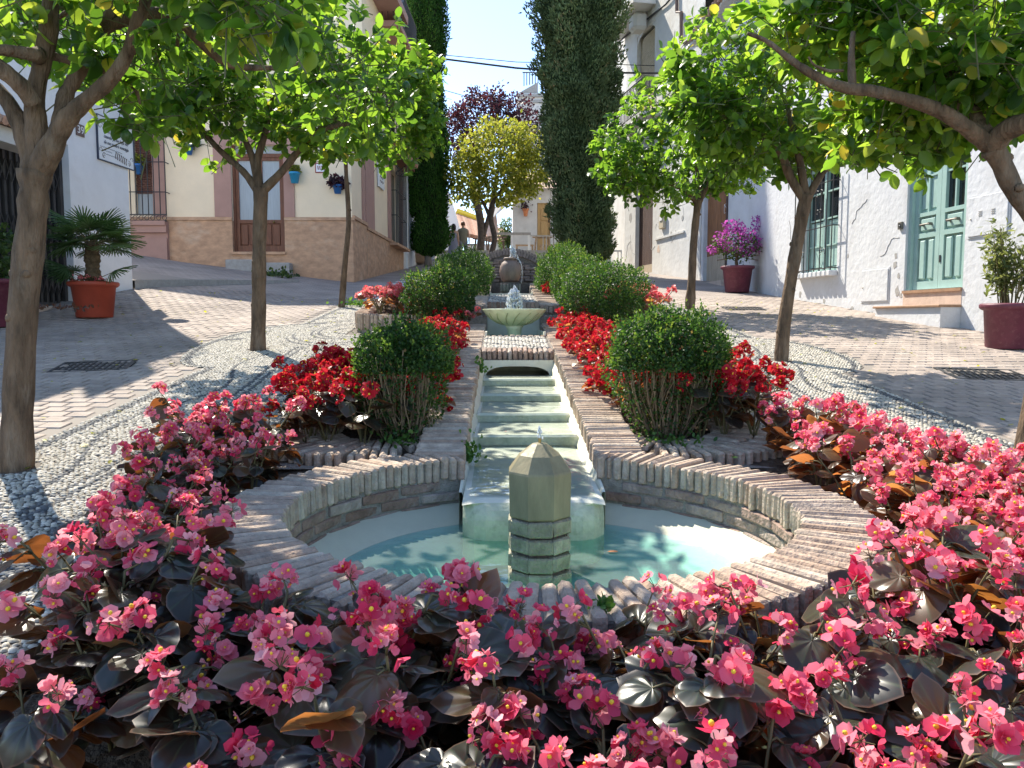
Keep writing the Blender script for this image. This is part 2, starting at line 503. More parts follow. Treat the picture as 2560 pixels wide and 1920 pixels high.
W['glass'] = simple("dark_window_glass", (.018, .022, .026), rough=.06, spec=.6, var=.3, scale=2)
W['skin'] = simple("skin", (.52, .33, .25), rough=.6, var=.05)
W['dress'] = simple("grey_blue_dress", (.21, .22, .29), rough=.9, var=.1, scale=14)
W['shirt'] = simple("olive_grey_shirt", (.20, .19, .15), rough=.9, var=.1, scale=14)
W['trousers'] = simple("grey_trousers", (.17, .18, .21), rough=.9, var=.1)
W['hair_dark'] = simple("dark_hair", (.018, .014, .014), rough=.5, var=.2)
W['hair_brown'] = simple("auburn_hair", (.12, .055, .03), rough=.5, var=.2)
W['tablewood'] = simple("brown_table_wood", (.13, .085, .06), rough=.6, var=.3, scale=8)
W['lightwood'] = simple("light_bench_wood", (.36, .25, .15), rough=.7, var=.2, scale=8)
W['awning'] = simple("grey_white_canvas", (.58, .55, .51), rough=.9, var=.08, scale=4)
W['parasol'] = simple("pinkish_canvas", (.56, .45, .43), rough=.9, var=.08, scale=5)
W['palmtrunk'] = simple("palm_fibre", (.12, .085, .05), rough=.97, var=.5, scale=20, bump=1., bscale=50)

GC = [(0, (.018, .048, .010)), (.45, (.046, .118, .018)), (.88, (.105, .205, .028)), (1, (.30, .27, .035))]
GT = [(0, (.10, .22, .018)), (.45, (.28, .52, .035)), (.88, (.52, .70, .06)), (1, (.85, .66, .06))]
W['citrus'] = leafmat("citrus_leaf", GC, GT, tw=.5, rough=.36, spec=.45)
W['citrus_obj'] = leafmat("citrus_leaf_single", GC, GT, tw=.5, rough=.36, spec=.45, src='obj')
W['lemon'] = simple("unripe_lemon", (.03, .085, .016), rough=.4, spec=.45, var=.2, scale=20, bump=.15, bscale=90)
W['box'] = leafmat("boxwood_leaf", [(0, (.010, .030, .008)), (.6, (.030, .075, .016)), (.9, (.075, .13, .025)), (.96, (.17, .12, .04)), (1, (.27, .17, .06))],
                   [(0, (.05, .13, .02)), (.6, (.12, .28, .03)), (.9, (.30, .42, .05)), (1, (.4, .3, .08))], tw=.32, rough=.5, spec=.28)
W['cypL'] = leafmat("cypress_spray_green", [(0, (.026, .075, .012)), (.6, (.055, .145, .022)), (1, (.11, .23, .04))], [(0, (.09, .26, .02)), (1, (.22, .46, .05))], tw=.38, rough=.7, spec=.2)
W['cypR'] = leafmat("cypress_spray_grey", [(0, (.07, .10, .042)), (.6, (.18, .23, .095)), (.9, (.27, .32, .14)), (1, (.34, .22, .11))], [(0, (.18, .28, .10)), (1, (.42, .56, .22))], tw=.42, rough=.75, spec=.2)
W['yellowleaf'] = leafmat("yellow_green_leaf", [(0, (.06, .09, .016)), (.5, (.15, .19, .026)), (1, (.36, .33, .04))], [(0, (.22, .30, .03)), (1, (.66, .62, .07))], tw=.45, rough=.5)
W['plum'] = leafmat("purple_plum_leaf", [(0, (.016, .008, .014)), (.7, (.040, .016, .026)), (1, (.09, .03, .04))], [(0, (.05, .012, .02)), (1, (.2, .04, .05))], tw=.3, rough=.5)
W['shrub'] = leafmat("shrub_leaf", [(0, (.018, .04, .012)), (.6, (.045, .085, .022)), (1, (.10, .15, .04))], [(0, (.08, .16, .03)), (1, (.25, .35, .06))], tw=.35, rough=.45)
W['bamboo'] = leafmat("bamboo_leaf", [(0, (.035, .055, .016)), (.6, (.085, .115, .030)), (1, (.20, .20, .08))], [(0, (.15, .22, .04)), (1, (.4, .42, .12))], tw=.4, rough=.5)
W['palm'] = leafmat("palm_blade", [(0, (.04, .08, .03)), (.6, (.08, .14, .05)), (1, (.12, .18, .07))], [(0, (.08, .18, .03)), (1, (.2, .34, .05))], tw=.3, rough=.4, spec=.45)
W['palm_obj'] = leafmat("palm_frond", [(0, (.04, .085, .03)), (.6, (.08, .145, .055)), (1, (.12, .19, .07))], [(0, (.08, .18, .03)), (1, (.2, .34, .05))], tw=.3, rough=.4, spec=.45, src='obj')
W['boug'] = leafmat("bougainvillea_bract", [(0, (.30, .035, .25)), (1, (.52, .11, .44))], [(0, (.5, .05, .42)), (1, (.8, .2, .7))], tw=.4, rough=.6, spec=.2)
W['beg_leaf'] = leafmat("bronze_begonia_leaf", [(0, (.018, .017, .015)), (.45, (.026, .036, .028)), (.8, (.048, .054, .034)), (1, (.11, .058, .024))],
                        [(0, (.16, .05, .015)), (.6, (.42, .13, .03)), (1, (.72, .28, .06))], tw=.30, rough=.30, spec=.55, src='obj', veins=9.0, rim=True)
W['beg_leaf_sun_tint'] = leafmat("sun_tinted_begonia_leaf", [(0, (.050, .028, .020)), (.4, (.085, .050, .030)), (.75, (.10, .085, .045)), (1, (.19, .085, .035))],  # bronze leaf recoloured brighter, more orange: sunlight of the right bed put into colour
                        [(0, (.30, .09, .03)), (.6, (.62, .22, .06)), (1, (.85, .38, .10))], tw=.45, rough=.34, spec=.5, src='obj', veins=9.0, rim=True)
W['beg_leaf_mass'] = leafmat("bronze_begonia_leaf_mass", [(0, (.016, .012, .012)), (.45, (.03, .022, .018)), (1, (.08, .035, .02))],
                        [(0, (.12, .03, .012)), (1, (.5, .16, .04))], tw=.3, rough=.32, spec=.5)
W['pink'] = leafmat("pink_begonia_petal", [(0, (.64, .015, .075)), (.3, (.78, .075, .165)), (.6, (.86, .25, .32)), (.8, (.88, .44, .46)), (.88, (.80, .15, .23)), (1, (.64, .010, .05))],
                    [(0, (.85, .08, .2)), (.35, (.95, .28, .36)), (.8, (.98, .52, .55)), (1, (.85, .05, .12))], tw=.42, rough=.5, spec=.3, src='obj')
W['red'] = leafmat("red_begonia_petal", [(0, (.34, .003, .016)), (.5, (.46, .008, .026)), (1, (.56, .030, .045))],
                   [(0, (.55, .006, .02)), (1, (.75, .04, .05))], tw=.36, rough=.5, spec=.3, src='obj')
W['coral'] = leafmat("coral_begonia_petal", [(0, (.62, .06, .10)), (.5, (.72, .16, .20)), (1, (.75, .28, .30))],
                   [(0, (.8, .1, .12)), (1, (.95, .4, .38))], tw=.42, rough=.5, spec=.3, src='obj')
W['stamen'] = simple("yellow_stamen", (.80, .52, .04), rough=.7, var=.15)
W['weed'] = leafmat("weed_leaf", [(0, (.03, .09, .015)), (1, (.10, .2, .04))], [(0, (.1, .3, .03)), (1, (.3, .5, .06))], tw=.35, rough=.5)

# pebbles: colour kept per pebble (white river stones, dark slate lines)
def pebblemat():
    m, nt, out = newmat("mosaic_pebble")
    a = nd(nt, "ShaderNodeAttribute", attribute_name="rnd")
    c = ramp(nt, a.outputs["Fac"], [(0, (.075, .078, .082)), (.3, (.16, .16, .155)), (.34, (.33, .30, .24)), (.7, (.46, .42, .345)), (1, (.60, .555, .475))])
    p = nd(nt, "ShaderNodeBsdfPrincipled", {"Base Color": c, "Roughness": .65, "Specular IOR Level": .35})
    nt.links.new(p.outputs[0], out.inputs[0]); return m
W['pebble'] = pebblemat()

def groundmat():
    m, nt, out = newmat("street_paving")
    g = nd(nt, "ShaderNodeNewGeometry")
    br = nd(nt, "ShaderNodeTexBrick", {"Vector": g.outputs["Position"], "Color1": c4((.36, .305, .26)), "Color2": c4((.31, .265, .232)), "Mortar": c4((.22, .19, .16)),
            "Scale": 1., "Mortar Size": .007, "Brick Width": .17, "Row Height": .15, "Bias": .1})
    no = nd(nt, "ShaderNodeTexNoise", {"Vector": g.outputs["Position"], "Scale": 1.2, "Detail": 8.})
    v = nd(nt, "ShaderNodeMapRange", {"Value": no.outputs["Fac"], "From Min": .3, "From Max": .7, "To Min": .82, "To Max": 1.15})
    cc = nd(nt, "ShaderNodeVectorMath", {0: br.outputs["Color"], 1: v.outputs[0]}, operation='MULTIPLY').outputs[0]
    sp = nd(nt, "ShaderNodeSeparateXYZ", {0: g.outputs["Position"]})
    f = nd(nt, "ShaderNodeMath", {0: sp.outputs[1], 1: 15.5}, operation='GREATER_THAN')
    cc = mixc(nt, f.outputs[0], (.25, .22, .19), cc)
    b = nd(nt, "ShaderNodeBump", {"Height": br.outputs["Fac"], "Strength": .4, "Distance": .006}, invert=True)
    p = nd(nt, "ShaderNodeBsdfPrincipled", {"Base Color": cc, "Roughness": .9, "Specular IOR Level": .25, "Normal": b.outputs[0]})
    nt.links.new(p.outputs[0], out.inputs[0]); return m
W['ground'] = groundmat()

def farpebble():
    m, nt, out = newmat("distant_pebble_mosaic")
    g = nd(nt, "ShaderNodeNewGeometry")
    vo = nd(nt, "ShaderNodeTexVoronoi", {"Vector": g.outputs["Position"], "Scale": 24.})
    sp = nd(nt, "ShaderNodeSeparateXYZ", {0: g.outputs["Position"]})
    s1 = nd(nt, "ShaderNodeMath", {0: sp.outputs[1], 1: 7.0}, operation='MULTIPLY')
    s2 = nd(nt, "ShaderNodeMath", {0: s1.outputs[0]}, operation='SINE')
    f = nd(nt, "ShaderNodeMath", {0: s2.outputs[0], 1: .45}, operation='GREATER_THAN')
    c = ramp(nt, vo.outputs["Color"], [(0, (.42, .39, .33)), (1, (.74, .71, .64))])
    c = mixc(nt, f.outputs[0], c, (.14, .14, .14))
    b = nd(nt, "ShaderNodeBump", {"Height": vo.outputs["Distance"], "Strength": .6, "Distance": .015}, invert=True)
    p = nd(nt, "ShaderNodeBsdfPrincipled", {"Base Color": c, "Roughness": .8, "Normal": b.outputs[0]})
    nt.links.new(p.outputs[0], out.inputs[0]); return m
W['farpebble'] = farpebble()

def watermat(name, tint, gloss=.12, wave=14., vol=None, strength=.25, milk=0.):
    m, nt, out = newmat(name)
    tc = nd(nt, "ShaderNodeTexCoord")
    no = nd(nt, "ShaderNodeTexNoise", {"Vector": tc.outputs["Object"], "Scale": wave, "Detail": 3.})
    b = nd(nt, "ShaderNodeBump", {"Height": no.outputs["Fac"], "Strength": strength, "Distance": .02})
    fr = nd(nt, "ShaderNodeFresnel", {"IOR": 1.33, "Normal": b.outputs[0]})
    t = nd(nt, "ShaderNodeBsdfTransparent", {"Color": c4(tint)})
    gl = nd(nt, "ShaderNodeBsdfGlossy", {"Roughness": .03, "Normal": b.outputs[0]})
    ad = nd(nt, "ShaderNodeMath", {0: fr.outputs[0], 1: gloss}, operation='MULTIPLY')
    body = t.outputs[0]
    if milk > 0:
        df = nd(nt, "ShaderNodeBsdfDiffuse", {"Color": (.62, .80, .74, 1)})
        body = nd(nt, "ShaderNodeMixShader", {0: milk, 1: t.outputs[0], 2: df.outputs[0]}).outputs[0]
    mx = nd(nt, "ShaderNodeMixShader", {0: fr.outputs[0], 1: body, 2: gl.outputs[0]})
    nt.links.new(mx.outputs[0], out.inputs["Surface"])
    if vol:
        va = nd(nt, "ShaderNodeVolumeAbsorption", {"Color": c4(vol[0]), "Density": vol[1]})
        nt.links.new(va.outputs[0], out.inputs["Volume"])
    return m
W['water'] = watermat("pool_water", (.90, .97, .95), vol=((.34, .88, .77), 2.3), wave=11., strength=.3, milk=.14)
W['stream'] = watermat("thin_stream_water", (.90, .95, .94), wave=9., strength=.22)

def sprayw():
    m, nt, out = newmat("white_water_spray")
    d = nd(nt, "ShaderNodeBsdfDiffuse", {"Color": (.85, .9, .93, 1)})
    tl = nd(nt, "ShaderNodeBsdfTranslucent", {"Color": (.9, .95, .97, 1)})
    gl = nd(nt, "ShaderNodeBsdfGlossy", {"Roughness": .1})
    tr = nd(nt, "ShaderNodeBsdfTransparent", {})
    a = nd(nt, "ShaderNodeMixShader", {0: .5, 1: d.outputs[0], 2: tl.outputs[0]})
    b = nd(nt, "ShaderNodeMixShader", {0: .25, 1: a.outputs[0], 2: gl.outputs[0]})
    c = nd(nt, "ShaderNodeMixShader", {0: .15, 1: b.outputs[0], 2: tr.outputs[0]})
    nt.links.new(c.outputs[0], out.inputs[0]); return m
W['spray'] = sprayw()
# ---------------------------------------------------------------- ground sheet
def axis(a, b, fine0, fine1, f, c):
    v = list(np.arange(a, fine0, c)) + list(np.arange(fine0, fine1, f)) + list(np.arange(fine1, b + c, c))
    return v
gx = sorted(set([round(v, 3) for v in axis(-60, 60, -13, 13, .5, 4.)] + [-1.5, 1.5, -.5, .5]))
gy = sorted(set([round(v, 3) for v in axis(-6, 120, -2, 30, .5, 5.)] + [1.5, 4.5, 14.5]))
mb = MB()
GV = {}
def gvert(x, y):
    k = (round(x, 4), round(y, 4))
    if k not in GV:
        GV[k] = len(mb.v); mb.v.append((x, y, float(gz(x, y))))
    return GV[k]
for xa, xb in zip(gx, gx[1:]):
    for ya, yb in zip(gy, gy[1:]):
        xm, ym = (xa + xb) / 2, (ya + yb) / 2
        if abs(xm) < 1.5 and 1.5 < ym < 4.5: continue
        if abs(xm) < .5 and 4.5 < ym < 14.5: continue
        mb.f.append((gvert(xa, ya), gvert(xb, ya), gvert(xb, yb), gvert(xa, yb))); mb.m.append(0)
angs = [math.radians(a) for a in range(0, 361, 5)]
for a, b in zip(angs, angs[1:]):
    def ci(t): return (1.1 * math.cos(t), 3 + 1.1 * math.sin(t))
    def sq(t):
        k = 1.5 / max(abs(math.cos(t)), abs(math.sin(t)))
        return (k * math.cos(t), 3 + k * math.sin(t))
    pts = [ci(a), sq(a), sq(b), ci(b)]
    if pts[0][1] > 3.5 and abs(sum(p[0] for p in pts) / 4) < .5: continue
    mb.f.append(tuple(gvert(*p) for p in pts)); mb.m.append(0)
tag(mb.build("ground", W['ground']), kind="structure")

# ---------------------------------------------------------------- pavements of small pavers left and right of the garden strip
GRATES = []
def out_edge(side, y):
    y = np.asarray(y, float)
    c, r, h = (9.0, 1.75, .62) if side < 0 else (8.1, 1.15, .5)
    return 2.93 + h * np.sqrt(np.clip(1 - ((y - c) / r) ** 2, 0, 1))
WLx = lambda y: -6.59 + .0995 * (y - 13.6)          # foot of the white house on the left
def WRx(y): return np.where(np.asarray(y) < 16.3, 6.33 - .11 * (np.asarray(y) - 8), 5.42)
pav_tpl = chamfer(.166, .147, .03, .006)
pav_me = []
for k in range(4):
    v, f = chamfer(.166 + rng.uniform(-.004, .003), .147 + rng.uniform(-.004, .003), .03, .006 + .002 * k)
    v = [(x + rng.normal(0, .0012), y + rng.normal(0, .0012), z) for x, y, z in v]
    me = bpy.data.meshes.new("paver"); me.from_pydata(v, [], f); me.materials.append(W['paver']); pav_me.append(me)
for side, nm in ((-1, "left_pavement"), (1, "right_pavement")):
    par = tag(MB().box(side * 3.2 - .1, side * 3.2 + .1, 3.9, 4.1, .2, .42).build(nm, W['mortar']), kind="structure")
    P = []
    for j, y in enumerate(np.arange(2.6, 15.4, .1525)):
        for i, x in enumerate(np.arange(0, 8, .1715)):
            xx = side * (x + (.0858 if j % 2 else 0))
            yy = y + .02 * math.sin(xx * 1.3)
            if abs(xx) < float(out_edge(side, yy)) + .075: continue
            if side < 0 and xx < float(WLx(yy)) + .08: continue
            if side > 0 and xx > float(WRx(yy)) - .08: continue
            P.append((xx, yy))
    P = np.array(P)
    gr = np.array([ground(205, 792), ground(2125, 810), ground(1605, 667)])
    for (cx, cy_), (hx, hy) in zip(gr[:, :2], ((.34, .30), (.34, .30), (.34, .30))):
        P = P[~((abs(P[:, 0] - cx) < hx) & (abs(P[:, 1] - cy_) < hy))]
    pos = np.stack([P[:, 0], P[:, 1], gz(P[:, 0], P[:, 1])], 1)
    px, py, dd = proj(pos)
    vis = (px > -20) & (px < 2580) & (py < 1300) & (dd > .5)
    if side < 0: vis &= ~((px < 90) & (py > 700))
    order = np.argsort(np.where(vis, dd, 1e6))
    near = order[:300]; rest = order[300:]
    e = .05
    sx = (gz(pos[:, 0] + e, pos[:, 1]) - gz(pos[:, 0] - e, pos[:, 1])) / (2 * e)
    sy = (gz(pos[:, 0], pos[:, 1] + e) - gz(pos[:, 0], pos[:, 1] - e)) / (2 * e)
    nrm = norm(np.stack([-sx, -sy, np.ones(len(pos))], 1) + rng.normal(0, .006, (len(pos), 3)))
    ya = norm(np.stack([rng.normal(0, .012, len(pos)), np.ones(len(pos)), sy], 1))
    R = frames(ya, nrm)
    pos2 = pos + np.array([0, 0, -.006]) + rng.normal(0, .0012, (len(pos), 3))
    for i in near:
        piece("paver", pav_me[int(rng.integers(4))], mat4(R[i], pos2[i]), par)
    scatter("small_pavers", pav_tpl, pos2[rest], R[rest], np.ones(len(rest)), rng.random(len(rest)), W['paver_mass'], par, kind="stuff")

# ---------------------------------------------------------------- pebble mosaic strips
def dome():
    v = [(0, 0, .5)]
    for k in range(6):
        a = k * math.pi / 3; v.append((.36 * math.cos(a), .36 * math.sin(a), .36))
    for k in range(6):
        a = k * math.pi / 3; v.append((.5 * math.cos(a), .5 * math.sin(a), -.1))
    f = [(0, 1 + k, 1 + (k + 1) % 6) for k in range(6)] + [(1 + k, 7 + k, 7 + (k + 1) % 6, 1 + (k + 1) % 6) for k in range(6)]
    return v, f
def bed_x(side, y):
    y = np.asarray(y, float)
    return np.clip(1.42 + .29 * (y - 2), 1.3, 2.08) if side < 0 else np.clip(1.62 + (4.4 - y) * .55, 1.3, 2.12)
TREES = [(-2.75, 4.1), (-2.79, 8.37), (-2.89, 13.25), (2.72, 4.18), (2.64, 7.64), (3.02, 13.0)]
def pebbles(name, P, dark, label=None, slope=None, size=.033, parent=None, zf=None):
    n = len(P)
    z = gz(P[:, 0], P[:, 1]) + .008 if zf is None else zf(P[:, 0], P[:, 1])
    pos = np.stack([P[:, 0], P[:, 1], z], 1)
    th = rng.uniform(0, 6.28, n)
    d = np.stack([np.cos(th), np.sin(th), np.zeros(n)], 1)
    R = frames(d, np.tile([0., 0., 1.], (n, 1)) + rng.normal(0, .14, (n, 3)))
    s = size * rng.uniform(.8, 1.25, n)
    S = np.stack([s * rng.uniform(.7, 1, n), s * rng.uniform(1., 1.35, n), s * .5], 1)
    rv = np.where(dark, rng.uniform(0, .3, n), np.clip(rng.normal(.62, .2, n), .34, 1))
    return scatter(name, dome(), pos, R, S, rv, W['pebble'], parent, smooth=True, kind="stuff")
for side in (-1, 1):
    par = None
    # mortar bed under the mosaic
    m = MB(); ys = list(np.arange(1.5, 15.01, .25))
    for a, b in zip(ys, ys[1:]):
        q = []
        for y in (a, b):
            xi = 1.40 if 4.4 < y < 9.6 else (2.0 if y > 9 else float(bed_x(side, y)) - .06)
            q.append((xi, y, float(out_edge(side, y)) + .02))
        (i0, y0, o0), (i1, y1, o1) = q
        v = [(side * i0, y0, gz(side * i0, y0) + .005), (side * o0, y0, gz(side * o0, y0) + .005), (side * o1, y1, gz(side * o1, y1) + .005), (side * i1, y1, gz(side * i1, y1) + .005)]
        m.add(v, [(0, 1, 2, 3) if side > 0 else (3, 2, 1, 0)])
    par = tag(m.build("pebble_path", W['mortar_dark']), kind="structure")
    m = MB()
    ys = list(np.arange(15.0, 33.01, 1.))
    for a, b in zip(ys, ys[1:]):
        v = [(side * 1.3, a, gz(0, a) + .012), (side * 2.93, a, gz(0, a) + .012), (side * 2.93, b, gz(0, b) + .012), (side * 1.3, b, gz(0, b) + .012)]
        m.add(v, [(0, 1, 2, 3) if side > 0 else (3, 2, 1, 0)])
    tag(m.build("distant_pebble_path", W['farpebble']), kind="structure")
    y = np.arange(1.6, 15, .0265); x = np.arange(1.30, 3.6, .028)
    X, Y = np.meshgrid(x, y); X = X.ravel() + np.tile(np.repeat(0, 1), X.size); Y = Y.ravel()
    X = X + (np.round(Y / .0265) % 2) * .014 + rng.normal(0, .0045, X.size); Y = Y + rng.normal(0, .0045, Y.size)
    oe = out_edge(side, Y)
    ok = (X < oe) & (X > np.where(Y < 9.6, 1.43, 2.1))
    ok &= ~((Y < 4.42) & (X < bed_x(side, Y) + .02))
    ok &= (Y < 11) | (rng.random(X.size) < 2)
    for (tx, ty) in TREES:
        if tx * side > 0: ok &= (X * side - tx) ** 2 + (Y - ty) ** 2 > .12 ** 2
    X, Y, oe = X[ok], Y[ok], oe[ok]
    C = (2.15, 10.0) if side < 0 else (1.95, 8.7)
    e1 = np.hypot((X - C[0]) / .8, (Y - C[1]) / 1.5)
    dark = np.zeros(X.size, bool)
    def line(d, w_=.022): return np.abs(d) < w_
    o = oe - X
    dark |= (o > .035) & (o < .10)
    dark |= (o > .035) & (o < .32) & (np.sin(Y * 9 + X * 4) > .75) & (Y > 9)
    mid = 2.08 + .10 * np.sin(Y * .9)
    reg = (e1 > 1.0)
    for off in (-.13, -.06, .16, .23): dark |= line(X - mid - off, .018) & reg & (Y < 9.2)
    for rr in (.18, .42, .52, .78, .88): dark |= line((e1 - rr) * .9, .018) & (X < 2.75)
    dark |= line(((X - 1.85) - .16 * np.sin(Y * 3.1)), .02) & (Y < 8) & (np.sin(Y * 3.1 + .6) > -.2)
    dark |= line(((X - 2.55) - .13 * np.sin(Y * 2.6 + 1)), .018) & (Y < 8)
    dark |= rng.random(X.size) < .05
    pebbles("pebbles", np.stack([side * X, Y], 1), dark, parent=par, size=.028)

# drain grates
def grate(p, rot, label):
    t = thing("drain_grate", label, "drain grate", (p[0], p[1], float(gz(p[0], p[1])) + .004))
    def T(x, y, z):
        c, s_ = math.cos(rot), math.sin(rot)
        X, Y = x * c - y * s_, x * s_ + y * c
        return (p[0] + X, p[1] + Y, gz(p[0] + X, p[1] + Y) + z)
    m = MB()
    for (a, b, c, d) in ((-.33, .33, -.29, -.26), (-.33, .33, .26, .29), (-.33, -.30, -.26, .26), (.30, .33, -.26, .26)): m.box(a, b, c, d, -.02, .012, T=T)
    m.build("grate_frame", W['iron'], t)
    m = MB().box(-.30, .30, -.26, .26, -.06, -.03, T=T); m.build("drain_pit", W['gatedark'], t)
    for i in range(11):
        m = MB(); x = -.285 + i * .057; m.box(x - .011, x + .011, -.26, .26, -.022, .008, T=T); m.build("bar", W['iron'], t)
    for i in range(3):
        m = MB(); y = -.14 + i * .14; m.box(-.30, .30, y - .012, y + .012, -.02, .006, T=T); m.build("cross_bar", W['iron'], t)
grate(ground(205, 792), .25, "black iron drain grate set in the shaded left pavement before the red pot")
grate(ground(2125, 810), -.2, "black iron drain grate in the right pavement below the plum bamboo pot")
grate(ground(1605, 667), -.1, "small far drain grate in the pavement in front of the bougainvillea pot")

# ---------------------------------------------------------------- round basin
RIM, RI, RO = 0.543, .968, 1.235
GAP = math.asin(.345 / RI)
basin = thing("round_basin", "round sunken fountain basin edged with radial weathered bricks", "fountain basin", (0, 3, .2))
def brick_meshes(name, sx, sy, sz, mat, n=5, b=.007):
    out = []
    for k in range(n):
        v, f = chamfer(sx * rng.uniform(.97, 1.01), sy * rng.uniform(.90, 1.04), sz * rng.uniform(.97, 1.02), b * rng.uniform(.8, 1.5))
        v = [tuple(np.array(p) + rng.normal(0, .0016, 3)) for p in v]
        me = bpy.data.meshes.new(name); me.from_pydata(v, [], f); me.materials.append(mat); out.append(me)
    return out
def place(name, mes, pos, yaw, parent, pitch=0., roll=0., jz=.003):
    R = Matrix.Rotation(yaw + random.gauss(0, .008), 3, 'Z') @ Matrix.Rotation(pitch + random.gauss(0, .006), 3, 'Y') @ Matrix.Rotation(roll + random.gauss(0, .01), 3, 'X')
    p = np.array(pos) - wbase(parent) + np.array([0, 0, random.gauss(0, jz)])
    return piece(name, random.choice(mes), mat4(R, p), parent)
# mortar core of the ring
def ring_core(m, r0, r1, z0, z1, a0, a1, n=90, c=(0, 3)):
    vs = []
    for i in range(n + 1):
        a = a0 + (a1 - a0) * i / n
        for (r, z) in ((r0, z0), (r0, z1), (r1, z1), (r1, z0)):
            vs.append((c[0] + r * math.cos(a), c[1] + r * math.sin(a), z))
    fs = []
    for i in range(n):
        for k in range(4):
            k2 = (k + 1) % 4
            fs.append((i * 4 + k, i * 4 + k2, i * 4 + 4 + k2, i * 4 + 4 + k))
    fs += [(0, 1, 2, 3), tuple(n * 4 + k for k in (3, 2, 1, 0))]
    m.add(vs, fs)
A0, A1 = math.pi / 2 + GAP, math.pi / 2 - GAP + 2 * math.pi
m = MB(); ring_core(m, RI + .018, RO - .022, -.05, RIM - .014, A0 - .01, A1 + .01); m.build("wall_core", W['mortar'], basin)
cop = brick_meshes("coping_brick", .267, .0365, .112, W['brick'], 6, .008)
nb = 122
for i in range(nb):
    a = A0 + .012 + (A1 - A0 - .024) * i / (nb - 1)
    r = (RI + RO) / 2 + random.gauss(0, .004)
    place("coping_brick", cop, (r * math.cos(a), 3 + r * math.sin(a), RIM - .056), a, basin)
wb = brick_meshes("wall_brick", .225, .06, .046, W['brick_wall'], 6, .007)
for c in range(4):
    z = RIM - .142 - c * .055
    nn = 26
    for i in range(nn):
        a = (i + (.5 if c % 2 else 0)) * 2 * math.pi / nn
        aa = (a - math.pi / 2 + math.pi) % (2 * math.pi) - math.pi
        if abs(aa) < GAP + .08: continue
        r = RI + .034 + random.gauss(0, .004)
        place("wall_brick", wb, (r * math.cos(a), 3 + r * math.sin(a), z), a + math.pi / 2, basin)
m = MB(); m.lathe([(1.0, .315), (.96, .298), (.90, .265), (.84, .235)], (0, 3, 0), 64, cap0=False, cap1=False); m.build("pool_ledge", W['poolwall'], basin, smooth=True)
m = MB(); m.lathe([(.84, .235), (.70, .165), (.62, .12), (.54, .06), (.45, .03), (0.01, .02)], (0, 3, 0), 64, cap0=False); m.build("pool_floor", W['poolfloor'], basin, smooth=True)
m = MB(); m.lathe([(.05, -.05), (.985, -.05), (.985, .236), (.05, .236)], (0, 3, 0), 64); tag(m.build("pool_water", W['water']), kind="structure")

# post in the middle
post = thing("fountain_post", "octagonal stone fountain post with pointed marble cap standing in the basin", "fountain post", (0, 3, .02))
def octa(m, prof, c=(0, 3), mi=0):
    vs = []
    for (r, z) in prof:
        for k in range(8):
            a = math.radians(22.5 + 45 * k); vs.append((c[0] + r * math.cos(a), c[1] + r * math.sin(a), z))
    fs = [tuple(range(7, -1, -1)), tuple((len(prof) - 1) * 8 + k for k in range(8))]
    for i in range(len(prof) - 1):
        for k in range(8):
            fs.append((i * 8 + k, i * 8 + (k + 1) % 8, i * 8 + 8 + (k + 1) % 8, i * 8 + 8 + k))
    m.add(vs, fs, mi)
m = MB(); octa(m, [(.122, RIM - .062), (.128, RIM - .055), (.131, RIM + .112), (.129, RIM + .120), (.085, RIM + .180), (.03, RIM + .222), (.012, RIM + .226)]); m.build("marble_cap", W['marble'], post)
m = MB(); octa(m, [(.105, -.02), (.105, RIM - .06)]); m.build("core", W['mortar_dark'], post)
pb = simple("wet_post_brick", [(.27, .25, .17), (.34, .32, .23), (.22, .20, .13), (.38, .36, .27)], rough=.6, var=.4, scale=14, bump=.6, stain=(.12, .14, .06), stain_amt=.6, stain_scale=9)
pbm = brick_meshes("post_brick", .098, .05, .060, pb, 5, .006)
for c in range(7):
    z = RIM - .097 - c * .070
    for k in range(8):
        a = math.radians(45 * k)
        r = .097 + random.gauss(0, .0025)
        place("post_brick", pbm, (r * math.cos(a), 3 + r * math.sin(a), z), a + math.pi / 2, post)
m = MB().tube([(0, 3, RIM + .22), (0, 3, RIM + .243)], .006, 8); m.build("nozzle", W['brass'], post)
def jet(name, label, c, h, spread, n, drop=.008, up=(0, 0)):
    m = MB()
    for i in range(n):
        a = random.uniform(0, 6.28); v = random.random() ** .8
        t = random.random()
        r = spread * v * t * 1.1
        z = h * (4 * t * (1 - t) if t > .5 else 1 - (1 - 2 * t) ** 2) * random.uniform(.7, 1.0) * (1 - .25 * v)
        s = drop * random.uniform(.5, 1.3)
        m.lathe([(s * .3, -s * 1.5), (s, -s * .3), (s * .8, s * .6), (s * .2, s * 1.7)], (c[0] + r * math.cos(a) + up[0] * t, c[1] + r * math.sin(a) + up[1] * t, c[2] + z), 5)
    return tag(m.build(name, W['spray'], smooth=True), label, "water jet")
jet("water_jet", "tiny clear water spurt on the tip of the octagonal post", (0, 3, RIM + .24), .055, .012, 40, .0035)

